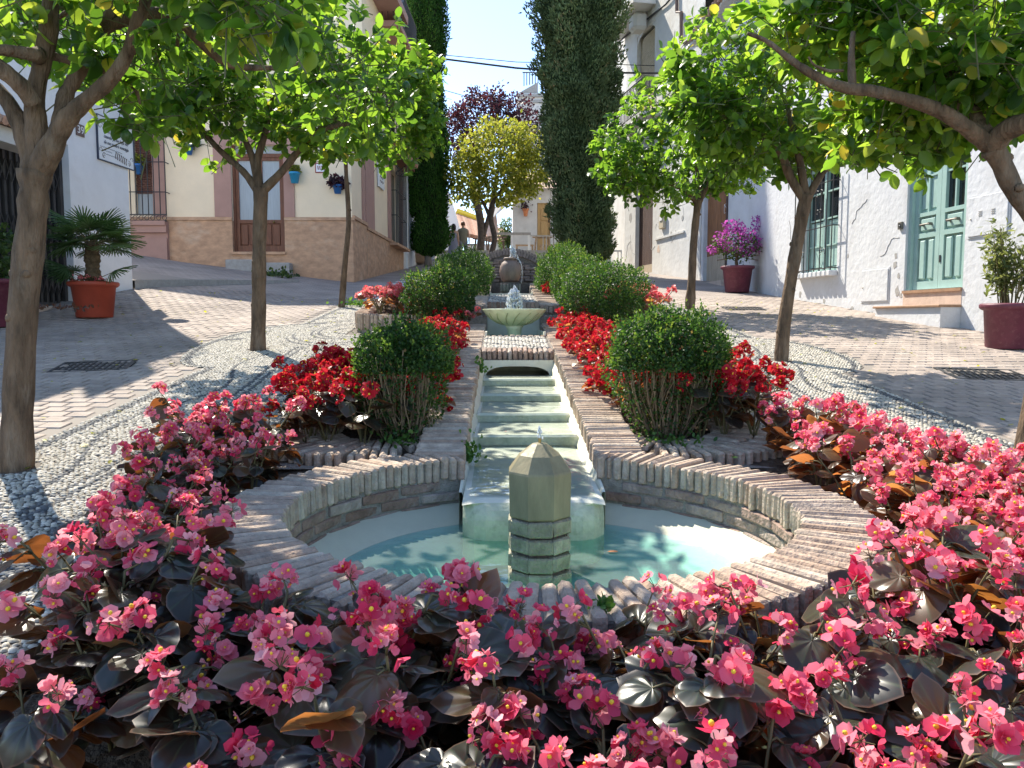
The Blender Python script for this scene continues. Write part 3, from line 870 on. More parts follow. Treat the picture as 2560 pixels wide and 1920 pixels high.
# ---------------------------------------------------------------- stepped water channel
def zc(y): return RIM + .129 * (y - 3.95)
chan = thing("cascade_channel", "stepped white water channel between sloping brick copings", "water channel", (0, 5.5, .4))
steps = [(3.47, 4.77, .405, .466), (4.77, 5.36, .533, .535), (5.36, 6.10, .597, .600), (6.10, 6.80, .662, .665), (6.80, 7.75, .730, .734)]
m = MB(); nose = [(3.47, .12)] + [(3.47 + .10 * (1 - math.sin(t)), .305 + .10 * (1 - math.cos(t)) if False else .305 + .10 * math.sin(math.pi / 2 - t) * 0 + .10 * math.cos(math.pi / 2 - (math.pi / 2 - t))) for t in []]
nose = [(3.47, .12), (3.47, .30)] + [(3.58 - .11 * math.cos(t), .30 + .11 * math.sin(t)) for t in np.linspace(.25, math.pi / 2, 7)] + [(4.0, .425), (4.4, .446), (4.90, .468)]
xs = np.linspace(-.335, .335, 13)
def edge(x): return max(0, (abs(x) - .22) / .115) ** 2
m.add([(x, y + .10 * edge(x) * (1 if k < 6 else 0), z - .012 * edge(x) * (k > 1)) for k, (y, z) in enumerate(nose) for x in xs], [(k * 13 + j, k * 13 + j + 1, k * 13 + 14 + j, k * 13 + 13 + j) for k in range(len(nose) - 1) for j in range(12)])
m.add([(s_ * .335, y + (.10 if k < 6 else 0), z - .012 * (k > 1)) for s_ in (-1, 1) for k, (y, z) in enumerate(nose)] + [(s_ * .335, 4.9, .12) for s_ in (-1, 1)], [tuple(range(len(nose))) + (2 * len(nose),), tuple(range(len(nose), 2 * len(nose))) + (2 * len(nose) + 1,)])
m.m = [1 if max(m.v[i][2] for i in q) < .40 else 0 for q in m.f]
m.build("step", [W['liner'], W['liner_moss']], chan, smooth=False)
for i, (ya, yb, za, zb) in enumerate(steps):
    m = MB()
    L = yb - ya + (.12 if i < 4 else 0)
    def T(x, y, z, ya=ya, za=za, zb=zb, L=L): return (x, y, z + (zb - za) * min(1, (y - ya) / L))
    m.cbox(-.335, .335, ya, ya + L, za - .42 if i else .12, za, .03 if i == 0 else .016, T=T)
    if i: m.build("step", W['liner'], chan)
    if i:
        m = MB()
        x = np.linspace(-.333, .333, 15)
        m.add([(a, ya - .004 - .002 * math.sin(a * 31 + i), z) for a in x for z in (steps[i - 1][3] + .002, za - .014)], [(2 * k, 2 * k + 2, 2 * k + 3, 2 * k + 1) for k in range(14)])
        m.build("mossy_riser", W['liner_moss'], chan)
for s in (-1, 1):
    m = MB(); ys = np.arange(3.72, 7.40, .12)
    for ya, yb in zip(ys, ys[1:]):
        q = lambda y: [(s * .318, y, zc(y) - .17), (s * .347, y, zc(y) - .106), (s * .36, y, zc(y) - .106), (s * .36, y, .1), (s * .332, y, .1)]
        a, b = q(ya), q(yb)
        m.add(a + b, [(k, k + 1, k + 6, k + 5) for k in range(3)] + [(0, 5, 9, 4)])
    m.build("plaster_lip", W['liner'], chan)
    m = MB(); ys = np.arange(4.02, 7.40, .12)
    for ya, yb in zip(ys, ys[1:]):
        vs = [(s * xx, y, z) for y in (ya, yb) for (xx, z) in ((.36, -.05), (.36, zc(y) - .02), (.60, zc(y) - .02), (.60, -.05))]
        m.add(vs, [(0, 1, 5, 4), (1, 2, 6, 5), (2, 3, 7, 6)])
    m.add([(s * .36, ys[0], -.05), (s * .36, ys[0], zc(ys[0]) - .02), (s * .60, ys[0], zc(ys[0]) - .02), (s * .60, ys[0], -.05)], [(0, 1, 2, 3)])
    m.build("side_wall", W['mortar'], chan)
cb = brick_meshes("coping_brick", .27, .039, .108, W['brick'], 6, .010)
for s in (-1, 1):
    for y in np.arange(4.03, 7.40, .0485):
        place("coping_brick", cb, (s * (.48 + random.gauss(0, .004)), y, zc(y) - .054), 0 if s < 0 else math.pi, chan, roll=.128 * (1 if s < 0 else -1))
# arch at the head of the channel
m = MB(); xs = np.linspace(-.335, .335, 41)
def archz(x):
    ax = abs(x)
    return .734 if ax > .30 else .734 + .082 * (1 - (ax / .30) ** 3.2) ** .55
for a, b in zip(xs, xs[1:]):
    m.add([(a, 7.22, archz(a)), (b, 7.22, archz(b)), (b, 7.22, .874), (a, 7.22, .874)], [(0, 1, 2, 3)])
    m.add([(a, 7.22, archz(a)), (b, 7.22, archz(b)), (b, 7.55, archz(b)), (a, 7.55, archz(a))], [(3, 2, 1, 0)])
m.build("arch_face", W['liner'], chan)
m = MB().box(-.335, .335, 7.75, 7.8, .6, .90); m.build("arch_back", W['liner_moss'], chan)
m = MB().box(-.36, .36, 7.30, 8.45, .875, .93); m.build("arch_slab", W['mortar_dark'], chan)
hb = brick_meshes("arch_brick", .041, .27, .105, W['brick_wall'], 5, .009)
for i in range(14):
    place("arch_brick", hb, (-.318 + i * .049, 7.37 + random.gauss(0, .005), .922 + .0 * i), 0, chan, roll=.1)
# thin water running over the steps
m = MB()
pv = []
for i, (ya, yb, za, zb) in enumerate(steps):
    pv += [(ya - .006, za + .006), (yb - .012, zb + .006)]
pv = [(3.60, .420)] + pv[1:]
for (ya, za), (yb, zb) in zip(pv, pv[1:]):
    k = max(1, int(abs(yb - ya) / .08))
    for j in range(k):
        t0, t1 = j / k, (j + 1) / k
        xs = np.linspace(-.21, .21, 9) if yb < 3.7 else np.linspace(-.30, .30, 9)
        for a, b in zip(xs, xs[1:]):
            y0, y1 = ya + (yb - ya) * t0, ya + (yb - ya) * t1
            z0, z1 = za + (zb - za) * t0, za + (zb - za) * t1
            m.add([(a, y0, z0), (b, y0, z0), (b, y1, z1), (a, y1, z1)], [(0, 1, 2, 3)])
tag(m.build("stream_water", W['stream'], smooth=True), kind="structure")

# ---------------------------------------------------------------- middle terrace: pebble panel, bowl pool
mid = thing("bowl_pool", "small square pool with brick margins around the green bowl", "fountain pool", (0, 9.0, 1.0))
def zm(y): return .992 + .1 * (y - 7.52)
m = MB()
for s in (-1, 1):
    ys = np.arange(7.38, 9.90, .12)
    for ya, yb in zip(ys, ys[1:]):
        vs = [(s * xx, y, z) for y in (ya, yb) for (xx, z) in ((.335, .3), (.335, zm(y) - .012), (.66, zm(y) - .012), (.66, .3))]
        m.add(vs, [(0, 1, 5, 4), (1, 2, 6, 5), (2, 3, 7, 6)])
m.build("margin_core", W['mortar'], mid)
mb2 = brick_meshes("margin_brick", .30, .05, .06, W['brick'], 5, .007)
for s in (-1, 1):
    for y in np.arange(7.45, 9.62, .058):
        place("margin_brick", mb2, (s * .495, y, zm(y) - .028), 0, mid, roll=.1)
m = MB()
m.add([(-.335, 7.49, zm(7.49) - .02), (.335, 7.49, zm(7.49) - .02), (.335, 8.46, zm(8.46) - .02), (-.335, 8.46, zm(8.46) - .02)], [(0, 1, 2, 3)])
m.build("pebble_panel", W['mortar'], mid)
y = np.arange(7.53, 8.36, .036); x = np.arange(-.31, .32, .036); X, Y = np.meshgrid(x, y)
PP = np.stack([X.ravel(), Y.ravel()], 1) + rng.normal(0, .005, (X.size, 2))
pebbles("panel_pebbles", PP, np.abs(np.sin(PP[:, 0] * 5 + PP[:, 1] * 9)) < .33, size=.045, parent=mid, zf=lambda x, y: zm(y) - .015)
fb = brick_meshes("margin_brick", .06, .10, .06, W['brick'], 4, .007)
for i in range(10): place("margin_brick", fb, (-.302 + i * .067, 8.42, zm(8.42) - .028), 0, mid)
m = MB()
m.box(-.32, .32, 8.47, 9.95, .84, .88)
m.box(-.336, -.315, 8.47, 9.95, .84, zm(8.6) + .02); m.box(.315, .336, 8.47, 9.95, .84, zm(8.6) + .02)
m.box(-.336, .336, 9.95, 9.99, .84, 1.40); m.box(-.336, .336, 8.455, 8.475, .84, zm(8.46) - .02)
m.build("pool_liner", W['liner'], mid)
m = MB().box(-.316, .316, 8.476, 9.949, .86, 1.062); tag(m.build("bowl_pool_water", W['water']), kind="structure")
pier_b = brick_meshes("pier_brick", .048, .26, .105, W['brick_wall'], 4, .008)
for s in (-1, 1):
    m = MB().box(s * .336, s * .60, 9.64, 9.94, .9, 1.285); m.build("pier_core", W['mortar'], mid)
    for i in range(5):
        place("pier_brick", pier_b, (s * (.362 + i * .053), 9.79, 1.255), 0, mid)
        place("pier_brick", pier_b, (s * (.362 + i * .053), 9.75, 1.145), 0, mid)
bowl = thing("fountain_bowl", "pale green fluted marble bowl on a stem in the small pool", "fountain bowl", (0, 9.15, .86))
fl = lambda th, z: 1 + .018 * math.cos(16 * th)
m = MB(); m.lathe([(.115, .86), (.085, .90), (.078, 1.06), (.085, 1.14), (.11, 1.185)], (0, 9.15, 0), 24); m.build("stem", W['bowlgreen'], bowl, smooth=True)
m = MB(); m.lathe([(.10, 1.18), (.19, 1.215), (.28, 1.27), (.34, 1.325), (.37, 1.362), (.378, 1.375), (.365, 1.378), (.33, 1.345), (.2, 1.30), (.05, 1.285)], (0, 9.15, 0), 64, flute=fl); m.build("bowl", W['bowlgreen'], bowl, smooth=True)
for k in range(16):
    a = k * 2 * math.pi / 16 + .2
    m = MB(); m.tube([(r * math.cos(a + .35 * t), 9.15 + r * math.sin(a + .35 * t), z) for t, r, z in ((0, .125, 1.187), (.3, .20, 1.213), (.6, .285, 1.268), (1, .352, 1.328))], [.002, .006, .008, .004], 6); m.build("rib", W['bowlrib'], bowl)
m = MB().lathe([(.02, 1.355), (.345, 1.36)], (0, 9.15, 0), 32); tag(m.build("bowl_water", W['stream']), kind="structure")
jet("water_jet", "white foaming water jet rising from the green bowl", (0, 9.15, 1.36), .29, .10, 900, .012)

# ---------------------------------------------------------------- upper terrace: steps, jar pool, arched back wall
up = thing("jar_pool", "upper brick pool with grey arched back wall behind the clay jar", "fountain pool", (0, 12.5, 1.5))
def zu(y): return 1.487 + .1 * (y - 10.5)
m = MB()
m.box(-.336, .336, 10.0, 10.06, 1.0, 1.47)
for s in (-1, 1):
    m.box(s * .337, s * .75, 9.96, 10.5, .9, 1.425)
ys = np.arange(10.06, 12.2, .2)
for ya, yb in zip(ys, ys[1:]):
    vs = [(xx, y, z) for y in (ya, yb) for (xx, z) in ((-.75, .9), (-.75, zu(y) - .012), (.75, zu(y) - .012), (.75, .9))]
    m.add(vs, [(0, 1, 5, 4), (1, 2, 6, 5), (2, 3, 7, 6)])
m.build("terrace_core", W['mortar'], up)
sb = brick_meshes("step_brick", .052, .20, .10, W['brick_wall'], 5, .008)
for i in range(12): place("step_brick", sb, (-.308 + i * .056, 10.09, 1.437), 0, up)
for s in (-1, 1):
    for i in range(7): place("step_brick", sb, (s * (.37 + i * .056), 10.02, 1.39), 0, up)
    for y in np.arange(10.25, 12.1, .058): place("margin_brick", mb2, (s * .50, y, zu(y) - .03), 0, up, roll=.1)
m = MB(); m.add([(-.335, 10.2, zu(10.2) - .008), (.335, 10.2, zu(10.2) - .008), (.335, 12.1, zu(12.1) - .008), (-.335, 12.1, zu(12.1) - .008)], [(0, 1, 2, 3)]); m.build("pebble_panel", W['mortar'], up)
y = np.arange(10.3, 12.0, .045); x = np.arange(-.31, .32, .045); X, Y = np.meshgrid(x, y)
PP = np.stack([X.ravel(), Y.ravel()], 1) + rng.normal(0, .006, (X.size, 2))
pebbles("panel_pebbles", PP, rng.random(len(PP)) < .25, size=.05, parent=up, zf=lambda x, y: zu(y) - .004)
m = MB(); m.box(-.32, .32, 12.1, 14.0, 1.3, 1.34); m.box(-.336, .336, 12.08, 12.13, 1.3, 1.665); m.box(-.336, -.315, 12.13, 14.0, 1.3, 1.68); m.box(.315, .336, 12.13, 14.0, 1.3, 1.68); m.build("pool_liner", W['liner'], up)
m = MB().box(-.314, .314, 12.135, 13.99, 1.33, 1.635); tag(m.build("jar_pool_water", W['water']), kind="structure")
for s in (-1, 1):
    m = MB(); m.add([(s * xx, y, z) for (y, zt) in ((12.1, 1.64), (14.05, 1.90)) for (xx, z) in ((.338, 1.2), (.338, zt), (.66, zt), (.66, 1.2))], [(0, 1, 5, 4), (1, 2, 6, 5), (2, 3, 7, 6), (0, 1, 2, 3)]); m.build("margin_core", W['mortar'], up)
    for y in np.arange(12.12, 14.0, .062): place("margin_brick", mb2, (s * .50, y, 1.64 + .133 * (y - 12.1) - .008), 0, up, roll=.13)
gb = brick_meshes("wall_brick", .21, .10, .045, W['brick_grey'], 5, .006)
gs = brick_meshes("pedestal_brick", .045, .08, .135, W['brick_grey'], 4, .006)
ped = MB().box(-.175, .175, 13.28, 13.82, 1.3, 1.895); ped.build("pedestal_core", W['mortar_dark'], up)
for c in range(3):
    for i in range(7):
        place("pedestal_brick", gs, (-.156 + i * .052, 13.26, 1.585 + c * .14 - .07), 0, up)
RA = .93; ZT = 2.53
def archtop(x): return ZT - RA + math.sqrt(max(0, RA * RA - x * x))
m = MB()
xs = np.linspace(-.62, .62, 31)
for a, b in zip(xs, xs[1:]):
    m.add([(a, 14.16, 1.3), (b, 14.16, 1.3), (b, 14.16, archtop(b) - .02), (a, 14.16, archtop(a) - .02), (a, 14.36, 1.3), (b, 14.36, 1.3), (b, 14.36, archtop(b) - .02), (a, 14.36, archtop(a) - .02)], [(0, 1, 2, 3), (5, 4, 7, 6), (3, 2, 6, 7), (0, 3, 7, 4), (1, 5, 6, 2)])
m.build("arch_wall_core", W['mortar_dark'], up)
av = brick_meshes("arch_brick", .048, .24, .13, W['brick_grey'], 4, .006)
for i in range(25):
    t = (i - 12) * .0625
    r = RA - .045
    piece("arch_brick", random.choice(av), mat4(Matrix.Rotation(t, 3, 'Y'), np.array([r * math.sin(t), 14.24, ZT - RA + r * math.cos(t)]) - wbase(up)), up)
for c in range(9):
    z = 1.97 + c * .052
    for i in range(7):
        x = -.62 + .1 + i * .222 - (.11 if c % 2 else 0)
        if abs(x) < .6 and z < archtop(abs(x) + .11) - .13: place("wall_brick", gb, (x, 14.13, z), 0, up)
m = MB().box(-.66, .66, 14.02, 14.14, 1.3, 1.925); m.build("low_wall_core", W['mortar_dark'], up)
jar = thing("clay_jar", "round grey brown clay jar spilling water on its brick pedestal", "jar", (0, 13.52, 1.90))
m = MB(); m.lathe([(.115, 1.902), (.155, 1.95), (.185, 2.03), (.192, 2.10), (.18, 2.18), (.145, 2.245), (.105, 2.275), (.10, 2.29)], (0, 13.52, 0), 32); m.build("body", W['jar'], jar, smooth=True)
m = MB(); m.lathe([(.10, 2.285), (.118, 2.30), (.122, 2.318), (.108, 2.33), (.085, 2.322), (.08, 2.27)], (0, 13.52, 0), 32, cap1=True); m.build("rim", W['jar'], jar, smooth=True)
jet("water_jet", "white water plume spouting from the clay jar", (.01, 13.52, 2.32), .21, .07, 420, .011, up=(.05, 0))
m = MB()
for i in range(150):
    t = random.random(); a = random.gauss(-.2, .12)
    r = .115 + .09 * math.sin(t * 2.2)
    z = 2.31 - .42 * t ** 1.6
    s = .007 * random.uniform(.5, 1.2)
    m.lathe([(s * .3, -s * 2), (s, 0), (s * .3, s * 2)], ((r + .005) * math.cos(a), 13.52 + (r + .005) * math.sin(a) - .03, z), 5)
tag(m.build("water_spill", W['spray'], smooth=True), "thin water spill running down the right side of the clay jar", "water")
# ---------------------------------------------------------------- buildings
def fbox(m, fr, u0, u1, n0, n1, z0, z1, mi=0, b=None):
    T = lambda x, y, z: fr(x, y, z)
    u0, u1 = min(u0, u1), max(u0, u1)
    if b: m.cbox(u0, u1, n0, n1, z0, z1, b, mi, T)
    else: m.box(u0, u1, n0, n1, z0, z1, mi, T)
    return m
def fb(name, fr, u0, u1, n0, n1, z0, z1, mat, parent, b=None, **k):
    return fbox(MB(), fr, u0, u1, n0, n1, z0, z1, b=b).build(name, mat, parent, **k)
def house(name, label, loc, cat="house"):
    return thing(name, label, cat, loc)
def prism_top(m, pts, z0, z1, skip=-1):
    n = len(pts); skip = n - 1 if skip < 0 else skip
    m.add([(x, y, z0) for x, y in pts] + [(x, y, z1) for x, y in pts],
          [(i, (i + 1) % n, n + (i + 1) % n, n + i) for i in range(n) if i != skip] + [tuple(range(n, 2 * n))])
def rail(fr, u0, u1, n, z0, z1, nb, parent, r=.009, name="railing_bar"):
    m = MB(); m.tube([fr(u0, n, z1), fr(u1, n, z1)], r * 1.6, 6); m.tube([fr(u0, n, z0), fr(u1, n, z0)], r * 1.3, 6)
    m.build("handrail", W['iron'], parent)
    for i in range(nb + 1):
        u = u0 + (u1 - u0) * i / nb
        MB().tube([fr(u, n, z0), fr(u, n, z1)], r, 5).build(name, W['iron'], parent)
def plate_text(body, fr, u, z, n, size, parent, mat, name="lettering", shear=0., sgn=1, align='CENTER', ext=.002, sx=1.):
    cu = bpy.data.curves.new(name, 'FONT'); cu.body = body; cu.size = size; cu.extrude = ext; cu.shear = shear
    cu.align_x = align; cu.align_y = 'CENTER'; cu.resolution_u = 3
    tmp = bpy.data.objects.new("tmp", cu); col.objects.link(tmp)
    me = bpy.data.meshes.new_from_object(tmp)
    bpy.data.objects.remove(tmp)
    me.materials.clear(); me.materials.append(mat)
    R = np.stack([fr.u * sgn * sx, np.array([0, 0, 1.]), fr.n], -1)
    return piece(name, me, mat4(R, fr(u, n, z) - wbase(parent)), parent)

# --- white house on the left with the black gate
WL = Frame((-6.59, 13.6), (-6.59 - .663, 13.6 - 6.63), (1, 0))
wh = house("white_house", "white plastered house corner on the left with black folding gate", (-7.1, 10.5, 1.2))
gu0, gz1 = WL.uv(170, 362); _, gz0 = WL.uv(180, 767)
hole = (gu0, 5.2, gz0, gz1)
m = MB(); facade(m, WL, 0, 7.5, .2, 7.4, [hole], depth=.28)
p0, p1 = WL(0, 0, 0), WL(7.5, 0, 0)
prism_top(m, [(p0[0], p0[1]), (p0[0] - .3, p0[1] + .02), (p0[0] - 6, p0[1] + .1), (p1[0] - 6, p1[1]), (p1[0] - .01, p1[1])], .2, 7.4)
m.build("wall", W['plaster'], wh)
fb("threshold", WL, gu0 - .02, 5.22, -.02, .05, gz0 - .09, gz0 - .005, W['stepstone'], wh)
ga = WL
fb("gate_backing", WL, gu0, 5.2, -.27, -.25, gz0, gz1, W['gatedark'], wh)
for i in range(26):
    u = gu0 + .05 + i * .125
    if u > 3.4: break
    o = fb("gate_slat", WL, u - .022, u + .022, -.17, -.135, gz0 + .03, gz1 - .03, W['gate'], wh)
    for r_ in range(3):
        za = gz0 + .2 + r_ * (gz1 - gz0) * .31
        m = MB()
        for (ua, ub) in ((u, u + .125), (u + .125, u)):
            m.tube([WL(ua, -.125, za), WL(ub, -.12, za + .30)], .009, 4)
        m.build("lattice_bar", W['gate'], wh)
fb("gate_rail", WL, gu0, 5.2, -.18, -.12, gz0, gz0 + .06, W['gate'], wh); fb("gate_rail", WL, gu0, 5.2, -.18, -.12, gz1 - .06, gz1, W['gate'], wh)
fb("gate_post", WL, gu0 + .002, gu0 + .07, -.19, -.11, gz0, gz1, W['gate'], wh)
# small tiled canopy over the gate
cu, cz = WL.uv(48, 345)
fb("canopy_beam", WL, cu, 5.6, .004, .34, cz - .22, cz - .02, W['plaster_old'], wh)
for i in range(18):
    u = cu + .05 + i * .13
    if u > 4.2: break
    MB().tube([WL(u, .003, cz + .16), WL(u, .46, cz + .02)], .062, 8).build("canopy_tile", W['tile_roof'], wh)
# balcony high on the wall
bu0, bz = WL.uv(232, 62)
fb("balcony_slab", WL, bu0, bu0 + 1.9, .003, .55, bz - .12, bz, W['plaster'], wh)
rail(WL, bu0, bu0 + 1.9, .53, bz + .06, bz + .95, 15, wh)
fb("balcony_window", WL, bu0 + .4, bu0 + 1.4, .004, .03, bz + .01, bz + 2., W['shutter'], wh)
# plaque
pu0, pz0 = WL.uv(331, 423); pu1, pz0b = WL.uv(243.5, 398); _, pz1 = WL.uv(331, 325)
pzb = (pz0 + pz0b) / 2
pl = thing("tile_plaque", "white glazed tile plaque with dark handwritten verses on the white corner wall", "plaque", WL((pu0 + pu1) / 2, .02, pzb))
um, wd, hh = (pu0 + pu1) / 2, pu1 - pu0, pz1 - pzb
fb("tile_panel", WL, pu0, pu1, .003, .026, pzb, pz1, W['whitetile'], pl)
for (a, b, c, d) in ((pu0 - .012, pu1 + .012, pzb - .014, pzb), (pu0 - .012, pu1 + .012, pz1, pz1 + .014), (pu0 - .014, pu0, pzb, pz1), (pu1, pu1 + .014, pzb, pz1)):
    fb("frame", WL, a, b, .003, .034, c, d, W['ink'], pl)
for i, tx in enumerate(("Vino, mujeres, agua...", "cuando ya me haya ido", "de eso tendré nostalgia")):
    plate_text(tx, WL, um, pz1 - hh * (.30 + i * .135), .029, hh * .118, pl, W['ink'], shear=.3, sgn=-1, sx=.9)
def squig(u0, u1, z, amp, n, mat, r=.0022):
    m = MB(); k = 10 * n
    m.tube([WL(u0 + (u1 - u0) * i / k, .029, z + amp * math.sin(i * 2 * math.pi * n / k) + amp * .5 * math.sin(i * 1.7)) for i in range(k + 1)], r, 4)
    m.build("small_writing", mat, pl)
squig(pu1 - .05, pu1 - wd * .66, pz1 - hh * .70, .006, 13, W['ink']); squig(pu1 - .09, pu1 - wd * .36, pz1 - hh * .77, .006, 6, W['ink']); squig(pu1 - .12, pu1 - wd * .5, pz1 - hh * .845, .006, 8, W['ink'])
for (cu_, cz_, su, sz) in ((pu1, pzb, -1, 1), (pu0, pzb, 1, 1), (pu0, pz1, 1, -1), (pu1, pz1, -1, -1)):
    for (a0, a1, r0) in ((0, 4.2, .05), (.6, 4.6, .035), (1.2, 5.0, .055)):
        m = MB()
        du, dz_ = (.05 + .09 * (a0 > .3), .05 + .10 * (a0 < .3) + .02 * (a0 > 1))
        m.tube([WL(cu_ + su * (du + r0 * (1 - .15 * t) * math.cos(a0 + t)), .029, cz_ + sz * (dz_ + r0 * (1 - .15 * t) * math.sin(a0 + t))) for t in np.linspace(0, 4.2, 16)], .0035, 4)
        m.build("scroll_ornament", W['ornament'], pl)
for i in range(7):
    u = pu0 + wd * (.53 - i * .05); z = pzb + hh * (.19 - i * .012)
    m = MB(); m.tube([WL(u, .029, z - .05), WL(u + .008, .029, z), WL(u - .012, .029, z + .045)], .007, 5); m.lathe([(.004, -.01), (.013, 0), (.004, .012)], WL(u - .012, .03, z + .055), 6); m.build("tiny_drawing", W['ornament'], pl)
m = MB(); m.lathe([(.01, -.05), (.028, -.02), (.028, .03), (.01, .045)], WL(um + wd * .03, .028, pz1 - hh * .14), 8, sx=1, sy=.3); m.build("small_crest", W['ornament'], pl)
# number 39
nu0, nz0 = WL.uv(209, 344); nu1, nz1 = WL.uv(188, 314)
npl = thing("house_number", "brown house number tile reading 39 on the white wall beside the gate", "house number", WL((nu0 + nu1) / 2, .01, nz0))
fb("tile", WL, nu0, nu1, .003, .02, nz0, nz0 + (nu1 - nu0) * .92, W['numbrown'], npl)
plate_text("39", WL, (nu0 + nu1) / 2, nz0 + (nu1 - nu0) * .46, .022, (nu1 - nu0) * .86, npl, W['white'], sgn=-1)
lu, lz = WL.uv(308, 302)
lm = thing("wall_lamp", "dark round wall lamp above the verse plaque", "lamp", WL(lu, .2, lz))
m = MB(); m.lathe([(.02, .13), (.09, .10), (.17, .02), (.18, -.03), (.05, -.04)], WL(lu, .24, lz), 16); m.build("shade", W['iron'], lm, smooth=True)
m = MB().tube([WL(lu, .004, lz + .12), WL(lu, .24, lz + .13)], .018, 6); m.build("arm", W['iron'], lm)

# --- yellow house
P0 = at(883, 697, 20.3); P1 = at(1007, 665, 28.0)
YF = Frame(P0[:2], (P0[0] - 8, P0[1]), (0, -1))
YS = Frame(P0[:2], P1[:2], (1, 0))
yh = house("yellow_house", "cream and rose plastered house with tan stone base behind the left trees", (P0[0] - 3, 24, 2.4))
du1, dtop = YF.uv(576, 362); du0, dbot = YF.uv(714, 630)
wu1, wtop = YF.uv(330, 300); wu0, wbot = YF.uv(386, 538)
_, dz = YF.uv(800, 552)
zt = 6.35
m = MB(); facade(m, YF, 0, 9.5, dz, zt, [(du0, du1, dz, dtop, 'b'), (wu0, wu1, wbot, wtop)], depth=.2)
# low block top, back part taller
x0, x1 = P0[0], P0[0] - 9.5
prism_top(m, [(x0, 22.0), (x1, 22.0), (x1, 20.32), (x0, 20.32)], zt - .02, zt)
m.build("wall", W['cream'], yh)
m = MB(); facade(m, YF, -.031, 9.5, 1.0, dz - .001, [(du0, du1, dbot, dz - .001, 'tk')], depth=.2, n=.045)
fbox(m, YF, 0, du0, -.1, .045, dz - .002, dz); fbox(m, YF, du1, 9.5, -.1, .045, dz - .002, dz)
m.build("stone_base", W['dado'], yh)
for (a, b) in ((-.07, du0), (du1, 6.2)):
    fb("base_moulding", YF, a, b, .0, .075, dz + .002, dz + .06, W['dado'], yh); fb("base_moulding", YF, a, b, .0, .055, dz + .062, dz + .085, W['dado'], yh)
pw = YF.uv(537, 500)[0]; pe = YF.uv(737, 500)[0]
fb("door_pilaster", YF, du1, pw, .003, .04, dz + .09, dtop + .35, W['pinkband'], yh); fb("door_pilaster", YF, pe, du0, .003, .04, dz + .09, dtop + .35, W['pinkband'], yh)
fb("door_lintel", YF, du0, du1, .003, .04, dtop, dtop + .35, W['pinkband'], yh)
fb("door_step", YF, du0 - .02, du1 + .02, -.15, .10, dbot - .07, dbot, W['dado'], yh)
fb("step_stone", YF, du0 - .2, du0 + .45, .06, .40, 1.2, dbot - .30, W['concrete'], yh, b=.02)
fb("step_stone", YF, du0 + .5, du1 + .1, .06, .36, 1.2, dbot - .22, W['concrete'], yh, b=.02)
# door: two leaves, glass with lace curtain
dm_ = (du0 + du1) / 2; zg = YF.uv(640, 548)[1]; ztr = YF.uv(640, 391)[1]
def door_leaf(fr, par, u0, u1, z0, z1, zglass, wood, nn, glassmat, curtain=True):
    lf = MB(); s_ = .085
    for (a, b, c, d) in ((u0, u0 + s_, z0, z1), (u1 - s_, u1, z0, z1), (u0 + s_, u1 - s_, z1 - s_, z1), (u0 + s_, u1 - s_, zglass - s_, zglass), (u0 + s_, u1 - s_, z0, z0 + .16)):
        fbox(lf, fr, a, b, nn, nn + .05, c, d)
    L = lf.build("door_leaf", wood, par)
    BASE[L.name] = wbase(par)
    h = (u0 + s_, u1 - s_)
    k = (h[1] - h[0]) / 2
    for i in range(2):
        fb("door_panel", fr, h[0] + i * k + .02, h[0] + (i + 1) * k - .02, nn + .005, nn + .038, z0 + .19, zglass - s_ - .03, wood, L, b=.012)
    fb("backing", fr, h[0], h[1], nn, nn + .008, z0 + .16, zglass - s_, wood, L)
    fb("pane", fr, h[0], h[1], nn + .008, nn + .014, zglass, z1 - s_, glassmat, L)
    return L
for (a, b) in ((du0 + .06, dm_), (dm_, du1 - .06)):
    L = door_leaf(YF, yh, a, b, dbot, ztr, zg, W['brownwood'], -.17, W['curtain'])
    fb("curtain_fold", YF, a + .09, b - .09, -.165, -.155, zg, ztr - .09, W['curtain'], L)
fb("door_frame", YF, du0, du0 + .06, -.19, -.08, dbot, dtop, W['brownwood'], yh); fb("door_frame", YF, du1 - .06, du1, -.19, -.08, dbot, dtop, W['brownwood'], yh)
fb("door_frame", YF, du0 + .06, du1 - .06, -.19, -.09, ztr, ztr + .09, W['brownwood'], yh)
fb("transom_pane", YF, du0 + .06, du1 - .06, -.17, -.16, ztr + .09, dtop, W['curtain'], yh)
MB().lathe([(.01, -.03), (.035, 0), (.01, .03)], YF(*[YF.uv(682, 554)[0]][:1], -.09, YF.uv(682, 554)[1]), 8).build("door_knob", W['brass'], yh)
# window with shutter and grille
fb("window_surround", YF, YF.uv(411, 400)[0], wu0, .003, .045, wbot - .1, wtop + .3, W['pinkband'], yh)
fb("window_surround", YF, wu0, wu1 + .3, .003, .045, wtop, wtop + .3, W['pinkband'], yh)
zs = YF.uv(360, 500)[1]; zs0 = YF.uv(360, 482)[1]
fb("shutter_box", YF, wu0, wu1, -.16, -.03, wtop - .35, wtop, W['shutter'], yh)
for i in range(30):
    z = zs0 + i * .06
    if z > wtop - .38: break
    fb("shutter_slat", YF, wu0 + .02, wu1, -.15, -.115, z, z + .047, W['shutter'], yh)
fb("window_frame", YF, wu0, wu0 + .07, -.17, -.10, wbot, zs0, W['shutter'], yh)
fb("window_pane", YF, wu0 + .07, wu1, -.16, -.15, wbot, zs0, W['curtain'], yh)
gl_, gr_ = YF.uv(411, 400, .25)[0], wu1 + .3
for i in range(9):
    u = gl_ + (gr_ - gl_) * i / 8
    MB().tube([YF(u, .25, wbot - .05), YF(u, .25, wtop + .1)], .014, 5).build("grille_bar", W['iron'], yh)
